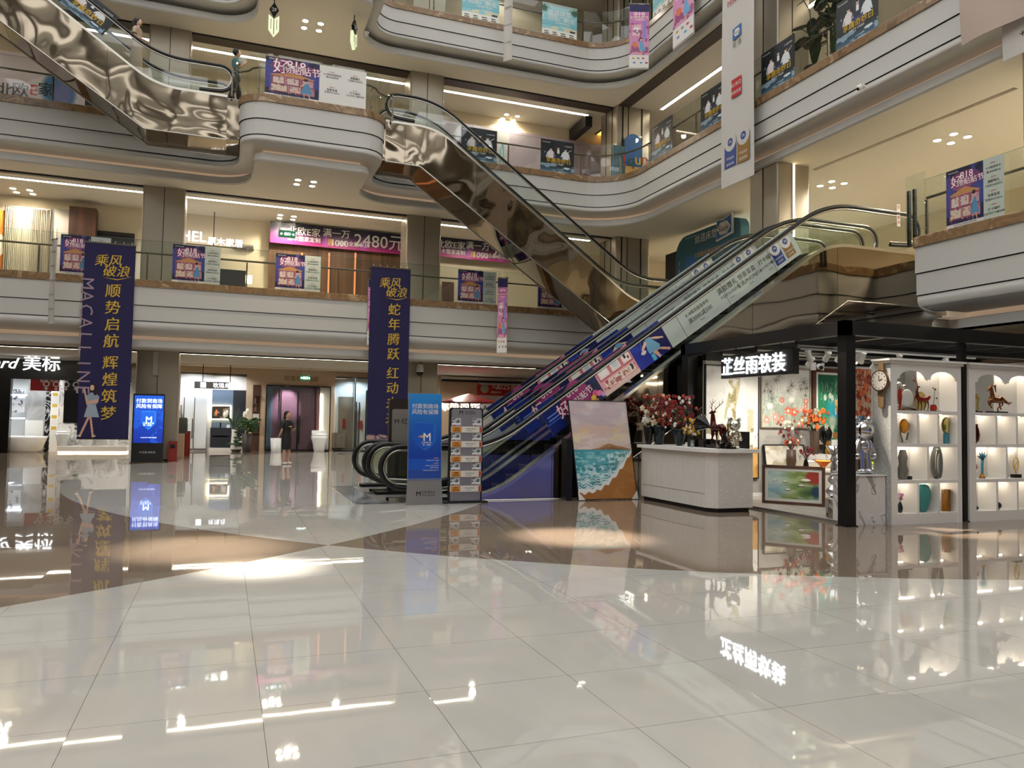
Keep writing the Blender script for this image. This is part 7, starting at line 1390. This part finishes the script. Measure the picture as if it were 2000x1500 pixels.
def strip_banner(label, fr, w, h, kind, ztie):
    T = thing('hanging_banner', label, 'banner', tuple(fr(w/2, 0, 0))); base = part(cloth(fr, w, h, 'banner_white', 6, .015), 'cloth', T); inv = T.matrix_basis.inverted(); b = MB()
    part(MB().fbox(fr, -.01, w+.01, h-.02, h+.02, -.01, .01, 'steel_dark').fbox(fr, 0, w, -.015, .01, -.01, .01, 'paper_grey'), 'batten', T)
    part(MB().cyl(fr(.05, h, 0), fr(.05, h+ztie, 0), .006, 'steel').cyl(fr(w-.05, h, 0), fr(w-.05, h+ztie, 0), .006, 'steel'), 'cord', T)
    if kind == 'promo':
        a = Art(40, 160, 'd9c9d2'); a.rect(0, .88, 1, 1, '1b1650'); a.grad('c878b8', 'd8a0b8', .2, .88); a.disc(.5, .80, .45, .06, 'e8b0d0'); a.rect(.1, .76, .9, .84, 'c04a8e', .8); a.rect(.15, .5, .6, .68, 'e8b8c0'); a.rect(.22, .53, .5, .64, 'f0e8e8'); a.rect(.7, .45, .86, .74, '8a8ad8'); a.put((a.fbm(5, 14, 3) > .56) & (a.y > .2) & (a.y < .7), '8a3a6a', .7)
        a.poly([(.55, .42), (.68, .42), (.85, .27), (.5, .26)], '6aa4cc'); a.disc(.6, .455, .07, .02, '201418'); a.disc(.6, .44, .05, .015, 'ecc8ae'); a.line(.6, .26, .62, .21, .05, 'e0b090'); a.disc(.3, .36, .16, .035, 'e08050'); a.rect(0, 0, 1, .2, 'e4e0dc')
        for x, y, c in ((.15, .14, 'c8a030'), (.4, .14, '8a8a8a'), (.65, .14, 'c05050'), (.2, .07, '6a8ac0'), (.55, .07, '4aa0b0'), (.82, .07, 'b02030')): a.rect(x, y, x+.13, y+.025, c)
        me = a.mesh('printed_picture', fr, w*.98, h*.98, .02, 'print', w*.01, h*.01); me.transform(inv); o = bpy.data.objects.new('printed_picture', me); COL.objects.link(o); o.parent = T
        b.text('818', fr, w*.5, h*.83, w*.38, 'ink_cream', .03, .024); b.text('好物贴贴节', fr, w*.5, h*.78, w*.18, 'ink_cream', .03, .024); part(b, 'lettering', T)
    elif kind == 'text':
        for k in range(5): b.text(['8.18超值券', '满额赠礼', '惊喜盲盒', 'iPHONE16', '打卡福利'][k], fr, w*.5, h*(.85-.17*k), w*.2, 'ink_black', .01, .022)
        part(b, 'lettering', T)
    elif kind == 'brand':
        b.text('M头等舱', fr, w*.5, h*.80, w*.17, 'ink_red', .01, .022); b.text('品牌', fr, w*.46, h*.955, w*.1, 'ink_red', .01, .022)
        b.prism([(w*.36, h*.62), (w*.62, h*.625), (w*.62, h*.675), (w*.36, h*.67)], fr, .02, .021, 'logo_blue').prism([(w*(.49+.1*math.cos(q)), h*.648+w*.08*math.sin(q)) for q in [2*PI*i/6 for i in range(6)]], fr, .021, .022, 'paper_white'); b.text('Sealy', fr, w*.49, h*.648, w*.09, 'ink_black', 0, .024, shear=.3); b.text('丝 涟', fr, w*.49, h*.60, w*.12, 'ink_black', 0, .022)
        b.fbox(fr, w*.33, w*.63, h*.37, h*.45, .02, .021, 'ink_red'); b.text('KUKO', fr, w*.48, h*.425, w*.11, 'paper_white', .01, .024); b.text('顾家家居', fr, w*.48, h*.39, w*.075, 'paper_white', .01, .024)
        for fx, m in ((.30, 'badge_blue'), (.70, 'badge_brown')):
            b.fbox(fr, w*(fx-.18), w*(fx+.18), h*.075, h*.175, .02, .021, m); b.prism([(w*fx+w*.18*math.cos(q), h*.185+w*.18*math.sin(q)) for q in [2*PI*i/18 for i in range(18)]], fr, .0215, .022, 'banner_white'); b.prism([(w*fx+w*.08*math.cos(q), h*.185+w*.08*math.sin(q)) for q in [2*PI*i/16 for i in range(16)]], fr, .022, .023, 'badge_blue')
            b.prism([(w*fx+w*r_*math.cos(q), h*.185+w*r_*math.sin(q)) for q in [2*PI*i/18 for i in range(18)] for r_ in (.15,)], fr, .0205, .0212, m); b.text('M', fr, w*fx, h*.185, w*.09, 'paper_white', .02, .025); b.text('环保品质', fr, w*fx, h*.115, w*.06, 'paper_white', .01, .024); b.text('值得信赖', fr, w*fx, h*.09, w*.06, 'paper_white', .01, .024)
        part(b, 'logos', base)
    elif kind == 'pale':
        b.text('M 红星美凯龙', fr, w*.3, h*.8, w*.06, 'ink_black', 0, .022); b.text('+送好礼', fr, w*.45, h*.25, w*.13, 'ink_black', .01, .022); part(b, 'lettering', T)
    return T
mat('banner_white', 'c6c2bb', .7); mat('banner_blush', 'b3a193', .7); mat('banner_blue', '9aa8b8', .6)
strip_banner('long white brand banner with blue, red and brown logos hanging before the right balconies', fX(13.15, 18.27, 8.2), 1.45, 6.6, 'brand', 1.6)
q0 = P(1228, 134, Y=22); strip_banner('narrow purple 818 banner at the inner corner of the top storey', frame(q0, (.94, -.35, 0), (0, 0, 1)), .66, 2.2, 'promo', 5)
strip_banner('narrow purple 818 banner right of the corner, cut by the top edge', fX(13.2, 20.95, 13.5), 1.2, 3.0, 'promo', 2)
q0 = P(973, 690, Y=24.6); strip_banner('narrow purple 818 banner hanging edge on between two second floor posters', frame((q0.x, 24.75, q0.z), (.8, -.6, 0), (0, 0, 1)), .36, 6.35-q0.z, 'promo', .15)
q0 = P(719, 672, Y=24.7); strip_banner('thin purple 818 banner just behind the left edge of the second navy banner', frame((q0.x, 24.97, q0.z), (1, 0, 0), (0, 0, 1)), .2, 6.0-q0.z, 'promo', .3)
q0 = P(983, 120, Y=24.2); strip_banner('thin white text banner strip between the two light blue posters', frame((q0.x, 24.2, q0.z), (.6, -.8, 0), (0, 0, 1)), .35, 3.6, 'text', 1.2)
q0 = P(94, 632, Y=24.5); strip_banner('thin pale text strip hanging left of the first navy banner', frame((q0.x, 24.5, q0.z), (.6, -.8, 0), (0, 0, 1)), .3, 6.3-q0.z, 'text', .3)
q0 = P(1878, 90, X=12.9); T = thing('hanging_banner', 'large blank blush banner in the upper right corner', 'banner', q0); fr = fX(12.9, q0.y, q0.z+.0); part(cloth(fr, 2.4, 5, 'banner_blush', 10, .05), 'cloth', T); part(MB().cyl(fr(.1, 5, 0), fr(.1, 7, 0), .006, 'steel').cyl(fr(2.3, 5, 0), fr(2.3, 7, 0), .006, 'steel'), 'cord', T)
q0 = P(1959, 119, X=13.1); T = strip_banner('pale blue banner corner at the right picture edge', fX(13.1, q0.y, q0.z), 1.5, 1.35, 'pale', .9); T.children[0].data.materials[0] = MATS['banner_blue']
# small camera on the right fascia
p = P(1685, 173, X=13.4); T = thing('dome_camera', 'small white dome camera on the upper right balcony face', 'camera', p); part(MB().cyl((p.x+.03, p.y, p.z+.05), (p.x-.08, p.y, p.z+.05), .05, 'white_lacquer'), 'mount', T); part(MB().ball((p.x-.1, p.y, p.z), .07, 'white_lacquer', 12, 8).ball((p.x-.13, p.y, p.z-.02), .045, 'black_gloss', 10, 6), 'dome', T)
p = P(716, 63, Z=SOF[4]); T = thing('dome_camera', 'small dome camera in the ceiling beside the darker pendant', 'camera', (p.x, p.y, SOF[4])); part(MB().lathe((p.x, p.y, SOF[4]-.12), [(.001, 0), (.06, .02), (.07, .08), (.09, .12)], 'white_lacquer', 14), 'dome', T)
# vertical light line of the right grey column
T = thing('light_strip', 'vertical LED line on the right grey column', 'light', (14.5, 16.83, ZT[2])); part(MB().box(14.47, 14.53, 16.835, 16.85, ZT[2], SOF[3], 'led_warm'), 'diffuser', T)
# ------------------------------------------------------------------ ground floor stands
T = thing('poster_stand', 'blue poster stand with white shield emblem before the escalator', 'poster stand', (3.28, 12.98, 0))
sf = frame((2.98, 12.99, 0), (1, -.03, 0), (0, .05, 1), None)
part(MB().prism([(-.02, 0), (.62, 0), (.60, .40), (0, .40)], sf, -.02, .012, 'steel_satin'), 'metal_foot', T); part(MB().fbox(frame((2.98, 13.1, 0), (1, -.03, 0), (0, 0, 1)), 0, .58, 0, .012, -.2, .12, 'steel_satin').fbox(sf, .27, .33, .38, 1.9, -.03, -.01, 'steel_satin'), 'rear_strut', T)
a = Art(80, 210, '2154b8'); a.grad('2a86d0', '1a3e9e', .25, 1); a.rect(0, 0, 1, .12, '2a4a9a'); m = (np.abs(a.x-.51) < .32*(1-np.clip((.46-a.y)/.12, 0, 1)**1.6)) & (a.y > .345) & (a.y < .665); a.put(m, '2a6fd0', .85); m2 = (np.abs(a.x-.47) < .3*(1-np.clip((.47-a.y)/.11, 0, 1)**1.6)) & (a.y > .36) & (a.y < .655); a.put(m2, '1f56bc', .9)
a.grad('8a8a8c', '3a5a9c', .0, .02); part(MB().fbox(sf, 0, .60, .40, 1.93, -.012, 0, 'steel_satin'), 'board', T); art_part(a, 'printed_picture', T, sf, .58, 1.50, .002, 'print_gloss', .01, .42)
b = MB(); b.text('付款到商场', sf, .30, 1.70, .095, 'paper_white', .01, .005); b.text('风险有保障', sf, .30, 1.60, .095, 'paper_white', .01, .005); b.text('M', sf, .33, 1.17, .19, 'paper_white', .04, .005); b.prism([(.17, 1.17), (.27, 1.20), (.27, 1.15)], sf, .004, .005, 'straw'); b.text('红星美凯龙', sf, .33, 1.07, .035, 'paper_white', .01, .005); b.text('统一收银', sf, .33, 1.03, .035, 'paper_white', .01, .005)
b.text('省手续', sf, .50, .80, .03, 'straw', .01, .005); b.text('心服务', sf, .50, .71, .03, 'straw', .01, .005)
for z_, t_ in ((.76, '消费凭证 电子化 一键查询'), (.67, '商场收银 先行赔付 售后无忧'), (.635, '全程保障 资金安全'), (.59, '详情请咨询商场服务台及导购人员')): b.text(t_, sf, .55, z_, .019, 'paper_white', 0, .005, 'R')
part(b, 'lettering', T); b = MB(); b.text('M', sf, .19, .19, .12, 'ink_black', .03, .014); b.text('红星·美凯龙', sf, .37, .215, .045, 'ink_black', .01, .014); b.text('MACALLINE', sf, .37, .165, .042, 'ink_black', .01, .014); part(b, 'foot_lettering', T)
T = thing('brochure_rack', 'grey brochure rack with five rows of card holders', 'brochure rack', (4.06, 13.15, 0)); rf = fY(3.74, 13.1, 0)
rp = fillet([(0, .02), (0, 1.69), (.62, 1.69), (.62, .02)], [0, .05, .05, 0], 5)
part(MB().prism(rp[::-1], rf, -.07, 0, 'black_plastic').prism([(.03+x*.9+0, .04+(y-.02)*.975) for x, y in rp][::-1], rf, 0, .01, 'steel_satin'), 'panel', T); part(MB().fbox(rf, -.16, .72, 0, .03, -.16, .06, 'black_plastic'), 'base', T)
cards = Art(24, 20, 'b9bcc0'); cards.put(cards.fbm(4, 4, 3) > .5, '3a4048', .95); cards.rect(0, .15, 1, .4, 'd8dde2'); cards.rect(.1, 0, .9, .12, 'a84a3a', .6)
for k in range(5):
    zt_ = 1.50-.262*k
    for x0 in (.03, .42):
        c_ = MB().fbox(rf, x0, x0+.17, zt_-.14, zt_, .01, .02, 'paper_grey'); o = part(c_, 'card', T); art_part(cards, 'card_picture', o, rf, .16, .13, .022, 'print', x0+.005, zt_-.135)
    h_ = MB().fbox(rf, .02, .595, zt_-.25, zt_-.145, .01, .035, 'card_cream').fbox(rf, .03, .21, zt_-.245, zt_-.15, .035, .037, 'card_orange').fbox(rf, .545, .59, zt_-.245, zt_-.15, .035, .037, 'petal_coral'); hh = part(h_, 'card_holder', T)
    l_ = MB(); l_.text('品牌馆', rf, .12, zt_-.18, .03, 'ink_black', .01, .039); l_.text('优惠手册', rf, .12, zt_-.22, .03, 'ink_black', .01, .039); l_.text('家居装修消费指南', rf, .38, zt_-.185, .022, 'ink_blue', 0, .037); l_.text('扫码领取优惠', rf, .36, zt_-.22, .018, 'ink_blue', 0, .037); part(l_, 'lettering', hh)
b = MB(); b.text('M', rf, .2, 1.605, .1, 'ink_black', .03, .012); b.text('红星·美凯龙', rf, .37, 1.62, .036, 'ink_black', .01, .012); b.text('MACALLINE', rf, .37, 1.585, .036, 'ink_black', .01, .012); part(b, 'lettering', T)
T = thing('floor_directory', 'dark directory stand with silver panel half hidden behind the blue poster stand', 'directory', (3.35, 14.95, 0)); df = fY(3.02, 14.9, 0)
part(MB().prism(fillet([(0, 0), (0, 1.86), (.62, 1.86), (.62, 0)], [0, .06, .06, 0], 5)[::-1], df, -.08, 0, 'dark_brown'), 'body', T); part(MB().prism(fillet([(.06, 1.02), (.06, 1.66), (.56, 1.66), (.56, 1.02)], [.04]*4, 4)[::-1], df, 0, .01, 'steel_satin'), 'panel', T); b = MB(); b.text('M 红星', df, .3, 1.42, .13, 'ink_black', .02, .012); part(b, 'lettering', T)
# barrier mat in front of the escalators: dark grey marble slab set in the floor
o = MB().add([(2.15, 13.25, .001), (3.9, 13.25, .001), (3.9, 16.75, .001), (2.15, 16.75, .001), (2.15, 13.25, .008), (3.9, 13.25, .008), (3.9, 16.75, .008), (2.15, 16.75, .008)], [(4, 5, 6, 7), (0, 1, 5, 4), (1, 2, 6, 5), (2, 3, 7, 6), (3, 0, 4, 7)], 'slate_marble').build('floor_mat'); tag(o, 'grey marbled mat on the floor in front of the escalators', 'mat')
T = thing('glass_partition', 'narrow glass guard with dark posts beside the escalator top landing', 'glass guard', (13.5, 12.1, ZT[2]))
for yy in (12.16, 12.02): part(MB().box(13.48, 13.54, yy-.03, yy+.03, ZT[2]-.15, ZT[2]+1.05, 'black_metal'), 'post', T)
part(MB().quad((13.45, 12.2, ZT[2]), (13.45, 11.7, ZT[2]), (13.45, 11.7, ZT[2]+1.35), (13.45, 12.2, ZT[2]+1.35), 'glass_rail'), 'glass_panel', T); 
# landing boxes that tie the mirror escalators to the bay
for x0, x1, lab in ((-.2, .14, 'mirror clad landing box between the upper left escalator and the bay'), (4.2, 4.3, 'mirror clad landing box between the bay and the middle escalator')):
    T = thing('landing_box', lab, 'landing', ((x0+x1)/2, 23.4, 9.22)); part(MB().box(x0, x1, 22.76, 24.18, 9.24, 10.40, 'mirror_dark'), 'cladding', T); part(MB().box(x0, x1, 22.78, 24.18, 10.40, 10.425, 'steel_satin'), 'floor_plate', T)
# ------------------------------------------------------------------ people
def person(label, base, face, skin, parts_, joints, edges, radii):
    """one skinned body (joints in metres, z up, facing -Y), clothes as children"""
    T = thing('person', label, 'person', base, rz=face); me = bpy.data.meshes.new('body'); me.from_pydata(joints, edges, []); me.materials.append(MATS[skin]); o = bpy.data.objects.new('body', me); COL.objects.link(o); o.parent = T
    m = o.modifiers.new('skin', 'SKIN'); m.use_smooth_shade = True
    for i, r in enumerate(radii): me.skin_vertices[0].data[i].radius = (r, r) if not isinstance(r, tuple) else r
    me.skin_vertices[0].data[0].use_root = True; s = o.modifiers.new('sub', 'SUBSURF'); s.levels = 1; s.render_levels = 1
    for nm, mb in parts_: q = mb.build(nm); q.parent = T
    return T
def human(label, base, face, h=1.6, top='ink_black', bottom='ink_black', skin='skin', hair='short', skirt=True, arms='phone', walk=0, long_top=False, shoes='paper_white'):
    k = h/1.6; J = [(0, 0, .86), (0, .0, 1.05), (0, 0, 1.22), (0, 0, 1.32), (0, -.01, 1.37), (0, -.015, 1.44)]; Rr = [(.14, .1), (.125, .09), (.14, .09), (.08, .065), (.045, .045), (.05, .05)]
    Eg = [(0, 1), (1, 2), (2, 3), (3, 4), (4, 5)]
    def chain(start, pts, rs):
        p = start
        for q, r in zip(pts, rs): J.append(q); Rr.append(r); Eg.append((p, len(J)-1)); p = len(J)-1
        return p
    for s in (-1, 1):
        w = walk*s; chain(0, [(s*.09, 0, .80), (s*.095, -.02-.5*w, .45), (s*.095, .02-.9*w, .09), (s*.095, -.06-.9*w, .04), (s*.095, -.13-.9*w, .03)], [(.085, .085), .056, .036, .04, .026])
        if arms == 'phone': e = chain(2, [(s*.17, 0, 1.28), (s*.22, .0, 1.02), (s*.10, -.20, 1.08) if s > 0 else (s*.20, .08, .92)], [.05, .036, .026])
        elif arms == 'lift': e = chain(2, [(s*.16, 0, 1.28), (s*.20, -.02, 1.05), (s*.12, -.2, 1.24)], [.05, .036, .026])
        else: e = chain(2, [(s*.16, 0, 1.28), (s*.20, 0, 1.03), (s*.12, -.16, 1.0)], [.05, .036, .026])
        hp = Vector(J[e]); d = (hp-Vector(J[e-1])).normalized(); chain(e, [tuple(hp+d*.05), tuple(hp+d*.09)], [(.028, .018), (.024, .014)])
        for f_ in range(4): o_ = Vector(((f_-1.5)*.016, 0, 0)); chain(e+2, [tuple(hp+d*.12+o_), tuple(hp+d*(.155-.008*abs(f_-1.3))+o_+Vector((0, 0, -.012)))], [.008, .006])
        chain(e+1, [tuple(hp+d*.07+Vector((-s*.03, -.01, .01))), tuple(hp+d*.10+Vector((-s*.038, -.012, .008)))], [.009, .007])
    J = [(x*k, y*k, z*k) for x, y, z in J]; Rr = [(r[0]*k, r[1]*k) if isinstance(r, tuple) else r*k for r in Rr]
    hd = MB(); c = (0, -.02*k, 1.50*k); hd.ball(c, .088*k, skin, 18, 12, (.86, 1.0, 1.22)); hd.ball((0, -.108*k, 1.49*k), .016*k, skin, 8, 6, (.8, 1, 1.4))
    for s in (-1, 1): hd.ball((s*.03*k, -.094*k, 1.515*k), .010*k, 'ink_black', 6, 4, (1.3, .5, .7)); hd.ball((s*.076*k, -.015*k, 1.50*k), .02*k, skin, 6, 5, (.4, .8, 1.3))
    hd.ball((0, -.098*k, 1.452*k), .014*k, 'ink_red', 8, 4, (1.5, .4, .4))
    hr = MB(); hr.ball((0, .012*k, 1.53*k), .098*k, 'hair', 16, 10, (.95, .98, 1.12)); 
    if hair == 'bob': hr.ball((0, .045*k, 1.45*k), .075*k, 'hair', 12, 8, (1.1, .8, 1.3))
    if hair == 'long': hr.tube([(0, .05*k, 1.52*k), (0, .08*k, 1.38*k), (0, .08*k, 1.2*k)], [.08*k, .075*k, .03*k], 'hair', 10)
    cl = []
    tp = MB(); tp.lathe((0, 0, 0), [(.155*k, .84*k), (.15*k, .95*k), (.145*k, 1.05*k), (.165*k, 1.2*k), (.165*k, 1.28*k), (.12*k, 1.335*k), (.062*k, 1.36*k)], top, 20, 1, .72)
    for s in (-1, 1): tp.tube([(s*.13*k, 0, 1.29*k), (s*.19*k, 0, 1.24*k), (s*.215*k, 0, 1.10*k)], [.06*k, .062*k, .06*k], top, 10)
    cl.append(('top', tp))
    bt = MB()
    if skirt: bt.lathe((0, 0, 0), [(.17*k, .46*k), (.175*k, .6*k), (.175*k, .82*k), (.15*k, .93*k)], bottom, 20, 1, .75)
    elif long_top: bt.lathe((0, 0, 0), [(.21*k, .12*k), (.2*k, .5*k), (.175*k, .82*k), (.15*k, .95*k)], bottom, 20, 1, .75)
    else:
        bt.lathe((0, 0, 0), [(.165*k, .74*k), (.165*k, .86*k), (.14*k, .95*k)], bottom, 18, 1, .72)
        for s in (-1, 1): w = walk*s; bt.tube([(s*.085*k, 0, .82*k), (s*.093*k, (-.02-.5*w)*k, .45*k), (s*.095*k, (.02-.9*w)*k, .14*k)], [.1*k, .075*k, .06*k], bottom, 12)
    cl.append(('skirt' if skirt or long_top else 'trousers', bt))
    sh = [('shoe', MB().ball((s*.095*k, (-.045-.9*walk*s)*k, .04*k), .062*k, shoes, 12, 8, (.72, 1.7, .6))) for s in (-1, 1)]
    return person(label, base, face, skin, [('head', hd), ('hair', hr)]+cl+sh, J, Eg, Rr)
p = P(558, 907, Z=0); T = human('woman in a black T-shirt and knee length black skirt standing on the open floor', (p.x, p.y, 0), .75, 1.6, 'ink_black', 'ink_black', 'skin', 'bob')
b = MB(); [b.ball((-.03+.035*k, -.125, 1.16-.01*(k % 2)), .022, ['petal_yellow', 'petal_coral', 'petal_cream'][k % 3], 8, 6, (1, .3, .8)) for k in range(4)]; q = b.build('shirt_print'); q.parent = T
human('man in a teal shirt and dark trousers walking on the bay beside the escalator', (-.0, 23.4, ZT[3]+.01), PI/2+.2, 1.7, 'teal_shirt', 'ink_black', 'skin', 'short', False, 'lift', .18, shoes='black_plastic')
human('woman with long dark hair in a long beige dress riding the upper left escalator', (-2.62, 23.35, ZT[3]+.42), PI/2-.2, 1.66, 'dress_beige', 'dress_beige', 'skin_pale', 'long', False, 'hold', 0, True)
